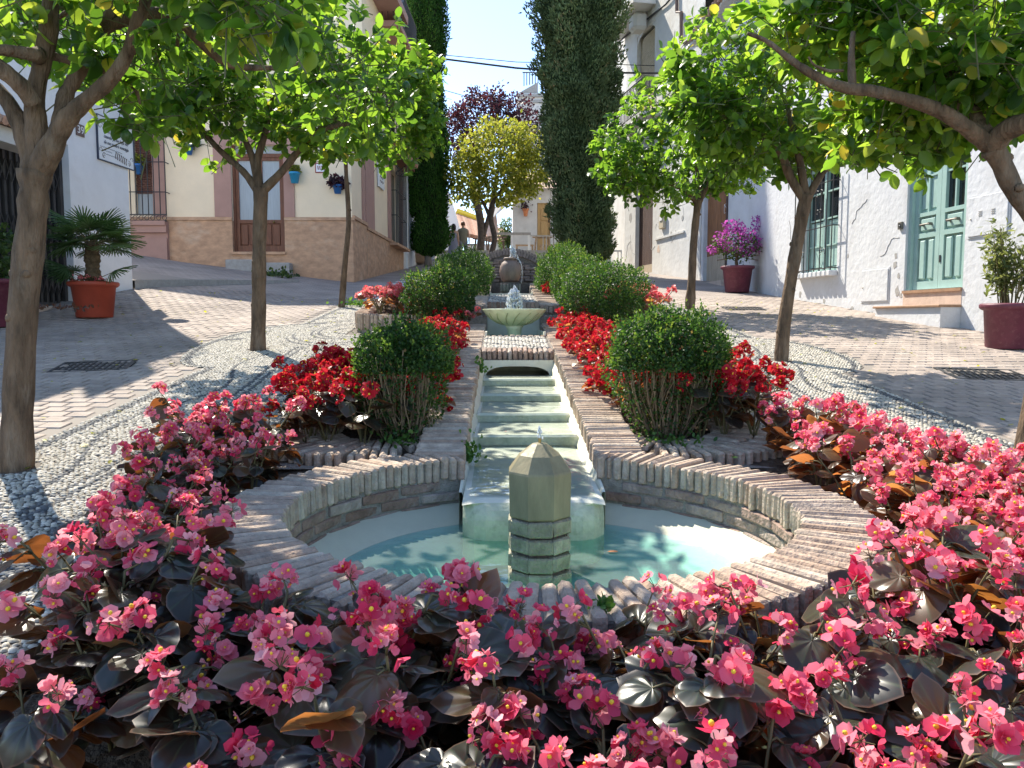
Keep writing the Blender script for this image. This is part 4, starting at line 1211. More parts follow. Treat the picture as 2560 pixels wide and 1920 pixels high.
for z in (wbot + .55, wbot + 1.3, wbot + 2.0, wtop + .08):
    MB().tube([YF(gl_, .02, z), YF(gl_, .25, z), YF(gr_, .25, z)], .013, 5).build("grille_band", W['iron'], yh)
fb("grille_apron", YF, gl_, gr_, .235, .265, wbot - .19, wbot - .165, W['iron'], yh); fb("grille_apron", YF, gl_, gr_, .235, .265, wbot - .03, wbot - .005, W['iron'], yh)
for i in range(7):
    u = gl_ + .05 + i * .15
    m = MB(); m.tube([YF(u + .055 * math.cos(t), .25, wbot - .10 + .055 * math.sin(t)) for t in np.linspace(0, 6.28, 13)], .009, 4); m.build("grille_scroll", W['iron'], yh)
m = MB(); gb_ = YF.uv(400, 554)[1]
for (n1, za, zb) in ((.28, gb_ - .12, gb_ - .01), (.22, gb_ - .30, gb_ - .12), (.14, gb_ - .45, gb_ - .30), (.20, gb_ - 1.1, gb_ - .45)):
    fbox(m, YF, gl_ + .04, gr_, .046, n1, za, zb)
m.build("window_bracket", W['pinkband'], yh)
# side wall along the street
uA = YS.uv(915, 600)[0]
uE = YS.L
_, sdz1 = YS.uv(899, 557); _, sdz2 = YS.uv(948, 592)
wa, wb_ = sorted((YS.uv(974, 500)[0], YS.uv(1000, 500)[0])); wzb = YS.uv(985, 612)[1]; wzt = wzb + 2.5
m = MB(); facade(m, YS, 0, uA, sdz1, zt, []); facade(m, YS, uA, uE, sdz2, 12.5, [(wa, wb_, wzb, wzt)], depth=.25, n=-.02)
q = YS(uA, -.02, 0); q2 = YS(uE, -.02, 0)
prism_top(m, [(q[0], q[1]), (q2[0], q2[1]), (q2[0] - 9, q2[1]), (q[0] - 9, q[1])], 1.5, 12.5, 0)
m.build("side_wall", W['cream'], yh)
m = MB(); facade(m, YS, -.046, uA, 1.0, sdz1, [], n=.03); facade(m, YS, uA + .02, uE, 1.0, sdz2, [], n=.03); fbox(m, YS, 0, uA, -.1, .03, sdz1 - .01, sdz1); fbox(m, YS, uA + .02, uE, -.1, .03, sdz2 - .01, sdz2); m.build("side_stone_base", W['dado'], yh)
fb("side_moulding", YS, 0.0, uA, .0, .07, sdz1 + .002, sdz1 + .085, W['dado'], yh); fb("side_moulding", YS, uA, uE, .0, .07, sdz2 + .002, sdz2 + .085, W['dado'], yh)
ra, rb = YS.uv(909, 500)[0], YS.uv(935, 500)[0]
fb("rose_pilaster", YS, ra - .25, ra, .003, .05, sdz1 + .1, zt, W['pinkband'], yh)
fb("rose_recess_panel", YS, max(ra, uA) + .01, rb, -.015, .02, sdz2 + .09, 9.0, W['pinkband'], yh)
for (a, b) in ((wa - .28, wa), (wb_, wb_ + .28)): fb("side_window_surround", YS, a, b, -.018, .06, wzb, wzt + .2, W['pinkband'], yh)
fb("side_window_pane", YS, wa, wb_, -.22, -.2, wzb, wzt, W['glass'], yh)
for i in range(9):
    u = wa + (wb_ - wa) * i / 8
    MB().tube([YS(u, .22, wzb - .03), YS(u, .22, wzt + .05)], .018, 5).build("side_grille_bar", W['iron'], yh)
for z in (wzb, wzb + .9, wzb + 1.7, wzt): MB().tube([YS(wa, .0, z), YS(wa, .22, z), YS(wb_, .22, z), YS(wb_, 0, z)], .016, 5).build("side_grille_band", W['iron'], yh)
fb("side_window_sill", YS, wa - .3, wb_ + .3, -.02, .3, wzb - .1, wzb - .02, W['dado'], yh)
fb("hood_beam", YS, wa - .3, wb_ + .4, -.018, .48, wzt + .22, wzt + .34, W['brownwood'], yh)
for i in range(9):
    u = wa - .25 + i * (wb_ - wa + .6) / 8
    MB().tube([YS(u, -.01, wzt + .62), YS(u, .58, wzt + .40)], .085, 8).build("hood_tile", W['tile_roof'], yh)
for zb_, ua_, ub_ in ((YS.uv(990, 376)[1], wa - 1.0, wb_ + .3), (YS.uv(985, 122)[1], wa - 1.3, wb_ + .2)):
    fb("balcony_slab", YS, ua_, ub_, -.018, .62, zb_ - .16, zb_, W['pinkband'], yh)
    rail(YS, ua_, ub_, .6, zb_ + .06, zb_ + 1.05, 22, yh, r=.013)
    for uu in (ua_, ub_):
        MB().tube([YS(uu, .6, zb_ + 1.05), YS(uu, 0, zb_ + 1.05)], .018, 5).build("handrail", W['iron'], yh)
        for k in range(4): MB().tube([YS(uu, .6 - k * .17, zb_ + .06), YS(uu, .6 - k * .17, zb_ + 1.05)], .012, 5).build("railing_bar", W['iron'], yh)
    fb("balcony_door", YS, ua_ + .7, ua_ + 2.0, -.015, .02, zb_, zb_ + 2.2, W['glass'], yh)
fb("upper_soffit", YS, uA + .1, uA + 3.5, -.018, .7, 10.6, 10.85, W['pinkband'], yh)
# sign on the side wall
su0, sz0 = YS.uv(944, 465); su1, sz1 = YS.uv(957, 413)
sg = thing("hanging_sign", "tall narrow white sign on the side wall of the yellow house", "sign", YS((su0 + su1) / 2, .06, sz0))
fb("board", YS, su0, su1, .002, .045, sz0, sz1, W['white'], sg)
for i in range(4):
    z = sz1 - (sz1 - sz0) * (.25 + .17 * i); MB().tube([YS(su0 + (su1 - su0) * (.2 + .6 * t), .047, z + .03 * math.sin(t * 14)) for t in np.linspace(0, 1, 10)], .012, 4).build("small_writing", W['ornament'], sg)
lu_, lz_ = YS.uv(990, 425)
wl2 = thing("wall_bracket", "curled iron bracket with hanging hook on the side of the yellow house", "bracket", YS(lu_, .1, lz_))
m = MB(); m.tube([YS(lu_, -.01, lz_ + .3), YS(lu_, .9, lz_ + .5)], .022, 5); m.tube([YS(lu_, -.01, lz_ - .1), YS(lu_, .5, lz_ + .25), YS(lu_, .9, lz_ + .5)], .018, 5); m.tube([YS(lu_, .12 + .1 * math.cos(t), lz_ - .1 + .1 * math.sin(t)) for t in np.linspace(0, 7, 16)], .016, 5); m.build("scroll", W['iron'], wl2)
tu, tz = YF.uv(801, 420)
ts = thing("wall_tile", "small red bordered white tile on the cream wall", "tile", YF(tu, .01, tz))
fb("border", YF, tu - .13, tu + .13, .003, .02, tz - .125, tz + .125, W['redtile'], ts); fb("face", YF, tu - .105, tu + .105, .02, .027, tz - .10, tz + .10, W['whitetile'], ts)
for i in range(3): MB().tube([YF(tu + .05 - i * .05, .029, tz - .05), YF(tu + .05 - i * .05 + .01, .029, tz + .05)], .012, 5).build("figure", W['redtile'], ts)
# white house next up the street
nh = house("white_corner_house", "narrow sunlit white house beyond the yellow house", (P1[0] - 4, 33, 3.5))
NS = Frame(YS(uE, .05, 0)[:2], (P1[0] + .15, 40), (1, 0))
m = MB(); facade(m, NS, .0, NS.L, 2, 8.6, []); a, b = NS(0, 0, 0), NS(NS.L, 0, 0)
prism_top(m, [(a[0], a[1]), (b[0], b[1]), (b[0] - 8, b[1]), (a[0] - 8, a[1])], 2, 8.6, 0); m.build("wall", W['plaster'], nh)
fb("drain_pipe", NS, .35, .45, .003, .09, 3, 9, W['white'], nh)

# --- white house on the right with the teal door
W1 = Frame((6.38, 7.6), (5.42, 16.3), (-1, 0)); W2 = Frame((5.42, 16.3), (5.32, 21.3), (-1, 0))
rh = house("right_white_house", "bright white plastered house on the right with teal door", (6.8, 12, 1.2))
ta, tb = sorted((W1.uv(2264, 600)[0], W1.uv(2412, 600)[0])); tz0 = W1.uv(2340, 722)[1]; tz1 = tz0 + 2.75
va, vb = sorted((W1.uv(2004, 600)[0], W1.uv(2094, 600)[0])); vz0 = W1.uv(2048, 680)[1]; vz1 = W1.uv(2070, 405)[1]
TOP = 8.6
m = MB(); facade(m, W1, -3.5, W1.L, -.3, TOP, [(ta, tb, tz0, tz1), (va, vb, vz0, vz1)], depth=.2)
m.build("wall", W['plaster_r'], rh)
oa, ob = sorted((W2.uv(1759, 600)[0], W2.uv(1816, 600)[0])); oz0 = W2.uv(1790, 704)[1]; oz1 = oz0 + 2.75
m = MB(); facade(m, W2, 0.0, W2.L, -.3, TOP, [(oa, ob, oz0, oz1)], depth=.16)
c = [W1(-3.5, 0, 0), W1(W1.L, 0, 0), W2(W2.L, 0, 0)]
prism_top(m, [(c[0][0] + .01, c[0][1]), (c[0][0] + 7, c[0][1]), (c[2][0] + 7, c[2][1]), (c[2][0] + .01, c[2][1])], -.3, TOP - .02)
m.build("far_wall", W['plaster_r'], rh)
# eaves
for fr, u0, u1 in ((W1, -3.5, W1.L), (W2, 0.02, W2.L + .05)):
    fb("eaves_board", fr, u0, u1, .002, .40, TOP - .02, TOP + .05, W['plaster_old'], rh)
    for i in range(int((u1 - u0) / .21)):
        u = u0 + .1 + i * .21
        if fr is W1 and u < 5: continue
        MB().tube([fr(u, -.3, TOP + .28), fr(u, .50, TOP + .10)], .085, 8).build("roof_tile", W['tile_roof'], rh)
# teal double door
for (a, b) in ((ta, ta + .07), (tb - .07, tb)): fb("door_frame", W1, a, b, -.19, -.04, tz0, tz1, W['teal'], rh)
fb("door_frame", W1, ta + .07, tb - .07, -.19, -.05, tz1 - .08, tz1, W['teal'], rh)
mid_ = (ta + tb) / 2
zh0 = W1.uv(2340, 575)[1]; zgl = W1.uv(2340, 522)[1]; zhp = W1.uv(2340, 532)[1]; zlp = W1.uv(2340, 700)[1]
for side_, (a, b) in enumerate(((ta + .07, mid_ - .003), (mid_ + .003, tb - .07))):
    L = MB(); s_ = .09
    for (x0_, x1_, c_, d_) in ((a, a + s_, tz0 + .01, tz1 - .08), (b - s_, b, tz0 + .01, tz1 - .08), (a + s_, b - s_, tz0 + .01, zlp), (a + s_, b - s_, zh0 - .07, zh0), (a + s_, b - s_, zhp - .0, zgl), (a + s_, b - s_, tz1 - .17, tz1 - .08)):
        fbox(L, W1, x0_, x1_, -.15, -.09, c_, d_)
    L = L.build("door_leaf", W['teal'], rh); BASE[L.name] = wbase(rh)
    fb("backing", W1, a + s_, b - s_, -.15, -.135, tz0 + .01, zgl, W['teal'], L)
    k = (b - a - 2 * s_) / 2
    for i in range(2): fb("door_panel", W1, a + s_ + i * k + .03, a + s_ + (i + 1) * k - .03, -.135, -.095, zlp + .03, zh0 - .10, W['teal'], L, b=.018)
    fb("handle_panel", W1, a + s_ + .03, b - s_ - .03, -.135, -.10, zh0 + .03, zhp - .03, W['teal'], L, b=.015)
    fb("pane", W1, a + s_, b - s_, -.145, -.14, zgl, tz1 - .17, W['glass'] if side_ == 0 else W['teal'], L)
    fb("glazing_bar", W1, (a + b) / 2 - .014, (a + b) / 2 + .014, -.14, -.10, zgl, tz1 - .17, W['teal'], L)
    for t in (.36, .68):
        z = zgl + (tz1 - .17 - zgl) * t; fb("glazing_bar", W1, a + s_, b - s_, -.14, -.102, z - .013, z + .013, W['teal'], L)
    if side_: 
        for q in (0, 1):
            fb("inner_shutter", W1, a + s_ + q * k + .02, a + s_ + (q + 1) * k - .02, -.139, -.125, zgl + .05, tz1 - .25, W['teal'], L, b=.006)
    z = (zh0 + zhp) / 2
    m = MB(); m.tube([W1((a + b) / 2 - .11, -.055, z), W1((a + b) / 2 + .11, -.055, z)], .013, 8); m.tube([W1((a + b) / 2 - .09, -.10, z), W1((a + b) / 2 - .09, -.045, z)], .022, 8); m.tube([W1((a + b) / 2 + .09, -.10, z), W1((a + b) / 2 + .09, -.045, z)], .022, 8)
    m.build("pull_handle", W['pewter'], L)
fb("keyhole_plate", W1, mid_ - .05, mid_ - .02, -.09, -.08, zh0 - .45, zh0 - .35, W['iron'], rh)
fb("door_sill", W1, ta, tb, -.19, .03, tz0 - .045, tz0 - .002, W['tread'], rh)
sl0, szz = W1.uv(2234, 766); sl1 = W1.uv(2403, 766)[0]
sa, sb_ = min(sl0, sl1), max(sl0, sl1)
fb("upper_riser", W1, ta + .01, tb, -.15, .005, szz, tz0 - .045, W['stepstone'], rh)
fb("step_slab", W1, sa - .02, sb_ + .02, .004, .34, szz - .035, szz, W['tread'], rh, b=.008); fb("step_block", W1, sa, sb_, .003, .30, 0.4, szz - .035, W['plaster_r'], rh)
# teal window with grille
for (a, b, c_, d_) in ((va, va + .07, vz0, vz1), (vb - .07, vb, vz0, vz1), ((va + vb) / 2 - .05, (va + vb) / 2 + .05, vz0, vz1), (va + .07, vb - .07, vz0, vz0 + .08), (va + .07, vb - .07, vz1 - .08, vz1)):
    fb("window_frame", W1, a, b, -.19, -.11, c_, d_, W['teal'], rh)
fb("window_pane", W1, va + .07, vb - .07, -.17, -.165, vz0 + .08, vz1 - .08, W['glass'], rh)
for q in range(2):
    a = va + .07 + q * ((vb - va) / 2 - .02); b = a + (vb - va) / 2 - .12
    for t in (.25, .5, .75):
        z = vz0 + (vz1 - vz0) * t; fb("glazing_bar", W1, a, b, -.165, -.12, z - .014, z + .014, W['teal'], rh)
    fb("inner_shutter", W1, a + .02, b - .03, -.164, -.145, vz0 + .1, vz0 + (vz1 - vz0) * .48, W['teal'], rh)
for i in range(8):
    u = va - .03 + (vb - va + .06) * i / 7
    MB().tube([W1(u, .13, vz0 + .0), W1(u, .13, vz1 - .02)], .011, 5).build("grille_bar", W['iron'], rh)
for t in (.02, .40, .80): 
    z = vz0 + (vz1 - vz0) * t
    MB().tube([W1(va - .03, -.05, z), W1(va - .03, .13, z), W1(vb + .03, .13, z), W1(vb + .03, -.05, z)], .010, 5).build("grille_band", W['iron'], rh)
for (uu, tt, r_) in ((.33, .9, .045), (.33, .72, .055), (.33, .55, .04), (.2, .18, .05), (.8, .18, .05)):
    for s_ in (-1, 1):
        m = MB(); cu_, cz_ = va + (vb - va) * uu + s_ * r_ * 1.1, vz0 + (vz1 - vz0) * tt
        m.tube([W1(cu_ + s_ * r_ * (1 - t * .13) * math.cos(t), .135, cz_ + r_ * (1 - t * .13) * math.sin(t)) for t in np.linspace(-1.5, 4.5, 14)], .008, 4); m.build("grille_scroll", W['iron'], rh)
for i in range(9):
    u = va - .06 + (vb - va + .12) * (i + .5) / 9
    fb("sill_brick", W1, u - .06, u + .055, .002, .16, vz0 - .10, vz0 - .005, W['plaster_r'], rh, b=.012)
# meter doors, intercom, number plate
def meter(pxa, pxb, pya, pyb, label, vents=False):
    ua, ub = sorted((W1.uv(pxa, (pya + pyb) / 2)[0], W1.uv(pxb, (pya + pyb) / 2)[0])); zc_ = (pxa + pxb) / 2
    z1_ = W1.uv(zc_, pya)[1]; z0_ = W1.uv(zc_, pyb)[1]
    t = thing("meter_door", label, "meter door", W1((ua + ub) / 2, .01, z0_))
    fb("frame", W1, ua - .02, ub + .02, .002, .012, z0_ - .02, z1_ + .02, W['plaster_r'], t); fb("panel", W1, ua, ub, .012, .024, z0_, z1_, W['plaster_r'], t, b=.006)
    MB().lathe([(.003, -.012), (.012, 0), (.003, .012)], W1(ub - .05, .028, z0_ + (z1_ - z0_) * .45), 8).build("lock", W['pewter'], t)
    if vents:
        for k in (.35, .68):
            for j in range(3): fb("vent_slot", W1, ua + (ub - ua) * k - .03, ua + (ub - ua) * k + .03, .022, .030, z1_ - (z1_ - z0_) * (.40 + j * .05), z1_ - (z1_ - z0_) * (.38 + j * .05), W['concrete'], t)
meter(2156, 2222, 674, 753, "plain low white meter door in the wall between the window and the teal door")
meter(2425, 2523, 486, 586, "white meter door with vent slots behind the bamboo plant", True)
iu, iz = W1.uv(2254, 564)
ic = thing("intercom", "small dark intercom box beside the teal door", "intercom", W1(iu, .01, iz))
fb("case", W1, iu - .05, iu + .05, .002, .035, iz - .055, iz + .055, W['pewter'], ic, b=.006); MB().tube([W1(iu - .01, .033, iz), W1(iu - .01, .042, iz)], .03, 12).build("speaker", W['iron'], ic); MB().tube([W1(iu - .01, .04, iz), W1(iu - .01, .047, iz)], .008, 8).build("button", W['white'], ic)
nu, nz = W1.uv(2476, 297)
n9 = thing("house_number", "dark number plate reading 9 on the white wall right of the teal door", "house number", W1(nu, .01, nz))
fb("plate", W1, nu - .085, nu + .085, .002, .015, nz - .07, nz + .07, W['iron'], n9); plate_text("9", W1, nu, nz, .017, .13, n9, W['white'], sgn=-1)
# brown plank door with bleached foot
for i in range(4):
    a = oa + (ob - oa) * i / 4; b = oa + (ob - oa) * (i + 1) / 4
    fb("door_plank", W2, a + .004, b - .004, -.15, -.10, oz0 + .72, oz1, W['oldwood'], rh)
    fb("bleached_plank", W2, a + .004, b - .004, -.152, -.098, oz0 + .02, oz0 + .715, W['bleached'], rh)
fb("door_frame", W2, oa - .09, oa, -.01, .03, oz0, oz1, W['darkwood'], rh)
fb("door_step", W2, oa - .05, ob + .05, -.15, .12, oz0 - .2, oz0, W['stepstone'], rh)
m = MB(); u_, z_ = W2.uv(1806, 520)
for i in range(4):
    a = [(0, 0), (1, 0), (1, 1), (0, 1)]
    p, q = a[i], a[(i + 1) % 4]; m.tube([W2(u_ + (p[0] - .5) * .3, -.095, z_ + (p[1] - .5) * .22), W2(u_ + (q[0] - .5) * .3, -.095, z_ + (q[1] - .5) * .22)], .006, 4)
m.tube([W2(u_ - .15, -.095, z_ - .11), W2(u_ + .15, -.095, z_ + .11)], .006, 4); m.build("chalk_mark", W['white'], rh)

# --- old white building with balconies
WO = Frame((5.32, 21.35), (4.22, 27.6), (-1, 0)); WQ = Frame((4.22, 27.62), (3.95, 36), (-1, 0))
oh = house("old_white_building", "old peeling white building with iron balcony beside the right cypress", (6, 27, 3))
ka, kb = sorted((WO.uv(1588, 600)[0], WO.uv(1631, 600)[0])); kz0 = WO.uv(1610, 684)[1]; kz1 = kz0 + 2.9
wa2, wb2 = sorted((WO.uv(1592, 200)[0], WO.uv(1636, 200)[0])); wz0 = WO.uv(1614, 300)[1]; wz1 = WO.uv(1620, 66)[1]
kb = min(kb, WO.L - .05); wb2 = min(wb2, WO.L - .15)
m = MB(); facade(m, WO, 0, WO.L, .5, 15, [(ka, kb, kz0, kz1), (wa2, wb2, wz0, wz1)], depth=.3)
facade(m, WQ, 0, WQ.L, .5, 15, [])
c = [WO(0, 0, 0), WQ(WQ.L, 0, 0)]
prism_top(m, [(c[0][0] + .3, c[0][1]), (c[0][0] + 8, c[0][1]), (c[1][0] + 8, c[1][1]), (c[1][0] + .3, c[1][1])], .5, 14.98)
m.build("wall", W['plaster_old'], oh)
m = MB()
for i in range(8):
    t0, t1 = math.pi * i / 8, math.pi * (i + 1) / 8; um_, hw = (wa2 + wb2) / 2, (wb2 - wa2) / 2
    pa, pb_ = (um_ - hw * math.cos(t0), wz1 - .35 + .35 * math.sin(t0)), (um_ - hw * math.cos(t1), wz1 - .35 + .35 * math.sin(t1))
    m.add([WO(pa[0], -.02, pa[1]), WO(pb_[0], -.02, pb_[1]), WO(pb_[0], -.02, wz1 + .002), WO(pa[0], -.02, wz1 + .002)], [(0, 1, 2, 3)])
m.build("window_arch", W['plaster_old'], oh)
for i in range(60):
    z = wz0 + .02 + i * .055
    if z > wz1 - .1: break
    MB().tube([WO(wa2 + .05, -.14, z), WO(wb2 - .05, -.14, z)], .026, 5).build("blind_slat", W['blind'], oh)
fb("window_backing", WO, wa2, wb2, -.29, -.25, wz0, wz1, W['glass'], oh)
fa, fz = WO.uv(1607, 201, .55); fe, fz2 = WO.uv(1535, 250, .55)
fz = (fz + fz2) / 2
fb("balcony_slab", WO, fa, min(fe, WO.L + .5), -.0 + .003, .58, fz - 1.12, fz - 1.0, W['plaster_old'], oh)
rail(WO, fa, fe, .55, fz - .95, fz, 20, oh, r=.014)
MB().tube([WO(fa, .55, fz), WO(fa, -.02, fz)], .02, 5).build("handrail", W['iron'], oh)
for k in range(5): MB().tube([WO(fa, .55 - .11 * k, fz - .95), WO(fa, .55 - .11 * k, fz)], .013, 5).build("railing_bar", W['iron'], oh)
ca, cz_ = WO.uv(1640, 26, .0); ce = WO.uv(1552, 20, .7)[0]
fb("upper_balcony", WO, ca, WO.L + .6, .004, .75, cz_ + .2, cz_ + .45, W['plaster_old'], oh)
fb("balcony_corbel", WO, ca + .6, ca + 1.2, .004, .5, cz_ - .35, cz_ + .2, W['plaster_old'], oh, b=.1); fb("cornice", WO, 0, WO.L, .003, .12, 13.2, 13.5, W['plaster_old'], oh)
for i in range(3):
    a = ka + (kb - ka) * i / 3; b = ka + (kb - ka) * (i + 1) / 3
    fb("door_plank", WO, a + .004, b - .004, -.20, -.14, kz0 + .3, kz1, W['darkwood'], oh)
fb("door_foot", WO, ka, kb, -.2, -.13, kz0, kz0 + .295, W['bleached'], oh)
fb("moulding", WO, WO.uv(1712, 600)[0], WO.uv(1640, 600)[0], .003, .05, WO.uv(1680, 590)[1], WO.uv(1680, 585)[1], W['plaster_old'], oh)
mu, mz = WO.uv(1660, 554)
mt = thing("electric_meter_box", "pale square electric meter box on the old white building", "meter box", WO(mu, .05, mz))
fb("case", WO, mu - .19, mu + .19, .003, .10, mz - .22, mz + .22, W['blind'], mt, b=.02); fb("dial", WO, mu - .1, mu + .1, .10, .12, mz + .02, mz + .14, W['white'], mt)
p_ = [WO.uv(x, y, .06) for x, y in ((1692, -40), (1692, 30), (1703, 30), (1703, 105), (1712, 107), (1725, 98))]
MB().tube([WO(u, .06, z) for u, z in p_], .05, 7).build("drain_pipe", W['pipe'], oh)
p_ = [WO.uv(x, y, .05) for x, y in ((1530, 118), (1600, 62), (1665, 10), (1700, -30))]
MB().tube([WO(u, .05, z) for u, z in p_], .03, 6).build("wall_cable", W['cable'], oh)

# peeled paint and cracks
def peel(fr, par, u, z, r, mat, n=0.004, name="peeled_patch"):
    k = 11; pts = [(u + r * (.55 + .55 * random.random()) * math.cos(t) * .8, z + r * (.55 + .55 * random.random()) * math.sin(t)) for t in np.linspace(0, 6.283, k, endpoint=False)]
    m = MB(); m.add([fr(a, n, b) for a, b in pts] + [fr(a + (u - a) * -.06, 0, b + (z - b) * -.06) for a, b in pts], [tuple(range(k))] + [(i, (i + 1) % k, k + (i + 1) % k, k + i) for i in range(k)]); m.build(name, mat, par)
def crack(fr, par, u, z, L, ang):
    p = [(u, z)]
    for i in range(9): ang += random.gauss(0, .45); p.append((p[-1][0] + L / 9 * math.cos(ang), p[-1][1] + L / 9 * math.sin(ang)))
    MB().tube([fr(a, .001, b) for a, b in p], .006, 4).build("crack", W['concrete'], par)
for i in range(16):
    u, z = random.uniform(.4, WO.L - .4), random.uniform(2.6, 9.5)
    if ka - .25 < u < kb + .25 or wa2 - .3 < u < wb2 + .3: continue
    peel(WO, oh, u, z, random.uniform(.08, .24), W['concrete'] if i % 3 else W['stepstone'])
for i in range(6): crack(WO, oh, random.uniform(.5, WO.L - .5), random.uniform(2.6, 5), random.uniform(.5, 1.2), random.uniform(0, 6))
for px_, py_, r_ in ((2240, 640, .05), (2238, 662, .07), (2247, 690, .05), (2243, 728, .08), (2252, 740, .05), (2120, 640, .04), (2000, 735, .07), (2060, 752, .06), (2130, 772, .07), (2180, 788, .06)):
    u, z = W1.uv(px_, py_); peel(W1, rh, u, z, r_, W['concrete'])
for px_, py_ in ((1980, 620), (2130, 560), (2200, 640)):
    u, z = W1.uv(px_, py_); crack(W1, rh, u, z, .6, random.uniform(0, 6))
# --- far end of the street
def fbx(name, px0, px1, py0, py1, Y, dep, mat, parent, b=None):
    a, c_ = at(px0, py1, Y), at(px1, py0, Y)
    m = MB()
    if b: m.cbox(a[0], c_[0], Y, Y + dep, a[2], c_[2], b)
    else: m.box(a[0], c_[0], Y, Y + dep, a[2], c_[2])
    return m.build(name, mat, parent)
fh = house("far_white_cottage", "white cottage with ochre door at the top of the street", at(1340, 600, 41))
a, b = at(1283, 600, 40.5), at(1343, 470, 40.5)
fbx("wall", 1283, 1343, 470, 640, 40.5, 5, W['plaster_old'], fh); fbx("wall", 1376, 1480, 470, 640, 40.5, 5, W['plaster_old'], fh); fbx("lintel", 1343, 1376, 470, 507, 40.5, 5, W['plaster_old'], fh)
d = fbx("door", 1343.3, 1375.7, 508, 640, 40.62, .1, W['palewood'], fh); BASE[d.name] = wbase(fh)
fbx("door_panel", 1352, 1370, 522, 550, 40.58, .04, W['palewood'], d, b=.01); fbx("door_panel", 1352, 1370, 555, 590, 40.58, .04, W['palewood'], d, b=.01); fbx("handle", 1371, 1373, 549, 556, 40.57, .05, W['iron'], d)
m = MB(); a, c_ = at(1275, 472, 40.2), at(1490, 440, 40.2); 
m.add([(a[0], 40.0, a[2]), (c_[0], 40.0, a[2]), (c_[0], 44.5, a[2] + 1.6), (a[0], 44.5, a[2] + 1.6)], [(0, 1, 2, 3)]); m.build("roof", W['tile_roof'], fh)
tp = thing("wall_pot", "orange clay pot with a small plant on the far cottage wall", "flower pot", at(1314, 541, 40.4))
cx, _, cz0 = at(1314, 541, 40.3); MB().lathe([(.09, 0), (.14, .30), (.17, .30), (.17, .38)], (cx, 40.25, cz0), 12).build("pot", W['orangepot'], tp)
pp = np.array([cx, 40.25, cz0 + .5]) + rng.normal(0, .1, (120, 3)); scatter("foliage", ([(0, 0, 0), (.5, .5, .1), (0, 1, 0), (-.5, .5, .1)], [(0, 1, 2, 3)]), pp, frames(rsph(120), rsph(120)), np.full(120, .10), rng.random(120), W['plum'], tp)
# long tiled roof house
rfh = house("tiled_roof_house", "low white house with red tile roof and yellow ridge down the far side", at(1190, 620, 50))
A_, B_, C_, D_ = at(1140, 538, 52), at(1265, 583, 52), at(1265, 612, 48), at(1160, 590, 48)
m = MB(); m.add([D_, C_, B_, A_], [(0, 1, 2, 3)]); m.build("roof", W['tile_roof'], rfh)
for i in range(22):
    t = (i + .5) / 22
    lo, hi = D_ + (C_ - D_) * t, A_ + (B_ - A_) * t
    MB().tube([lo + [0, 0, .08], hi + [0, 0, .08]], .15, 6).build("tile_row", W['tile_roof'], rfh)
m = MB(); m.tube([A_ + [0, 0, .15], A_ + (B_ - A_) * .55 + [0, 0, .15]], .33, 6); m.build("ridge", W['yellow'], rfh)
m = MB(); lo = [D_, C_]; m.box(D_[0], C_[0], 48.1, 51.9, 3, min(D_[2], C_[2]) + .05); m.build("wall", W['plaster'], rfh)
gh = house("gable_house", "white gabled house behind the left cypress and the couple", at(1130, 600, 46))
a = at(1105, 640, 46); b = at(1146, 560, 46); c_ = at(1123, 480, 46)
m = MB(); m.add([(a[0] - 3, 46, 3), (b[0], 46, 3), (b[0], 46, b[2]), (c_[0], 46, c_[2]), (a[0] - 3, 46, b[2] + 1), (a[0] - 3, 47.5, 3), (b[0], 47.5, 3), (b[0], 47.5, b[2]), (c_[0], 47.5, c_[2]), (a[0] - 3, 47.5, b[2] + 1)],
                [(0, 1, 2, 3, 4), (1, 6, 7, 2), (2, 7, 8, 3), (3, 8, 9, 4)]); m.build("wall", W['plaster'], gh)
tw = house("terrace_house", "tall pale house with roof terrace railing behind the yellow tree", at(1350, 500, 46))
fbx("wall", 1293, 1480, 232, 640, 46, 6, W['plaster_old'], tw); fbx("wall_band", 1290, 1480, 250, 256, 45.9, .1, W['concrete'], tw); fbx("wall_band", 1290, 1480, 236, 241, 45.85, .15, W['concrete'], tw)
a, b, c_ = at(1297, 232, 46), at(1345, 205, 46), at(1345, 232, 46)
m = MB(); m.add([(a[0], 46, a[2]), (c_[0], 46, c_[2]), (b[0], 46, b[2]), (a[0], 50, a[2]), (c_[0], 50, c_[2]), (b[0], 50, b[2])], [(0, 1, 2), (0, 2, 5, 3)]); m.build("sloping_parapet", W['concrete'], tw)
for i in range(7):
    p, q = at(1310 + i * 7, 215 - i * 1.5, 46.2), at(1310 + i * 7, 181, 46.2); MB().tube([p, q], .03, 4).build("railing_bar", W['iron'], tw)
MB().tube([at(1306, 181, 46.2), at(1362, 182, 46.2)], .04, 4).build("handrail", W['iron'], tw)
m = MB(); pts = [at(1228, 590, 43), at(1240, 505, 43), at(1285, 470, 43), at(1290, 500, 43), at(1250, 530, 43), at(1246, 600, 43)]
aw = thing("canvas_awning", "pale canvas awning sagging beside the far cottage", "awning", at(1250, 600, 43))
pa = [at(1232, 545, 41.5), at(1284, 500, 40.0), at(1284, 478, 40.0), at(1240, 512, 41.5)]
m = MB(); m.add([p for p in pa] + [p + np.array([0, 2.0, .3]) for p in pa], [(0, 1, 2, 3), (3, 2, 6, 7), (0, 3, 7, 4)]); m.build("canvas", W['awning'], aw)
pr = thing("closed_parasol", "closed pinkish parasol behind the far tables", "parasol", at(1232, 600, 42))
a = at(1230, 600, 42); MB().lathe([(.25, .1), (.33, .6), (.22, 1.6), (.05, 2.4)], a, 10).build("canvas", W['parasol'], pr, smooth=True); MB().tube([a, a + [0, 0, 2.6]], .03, 6).build("pole", W['iron'], pr)
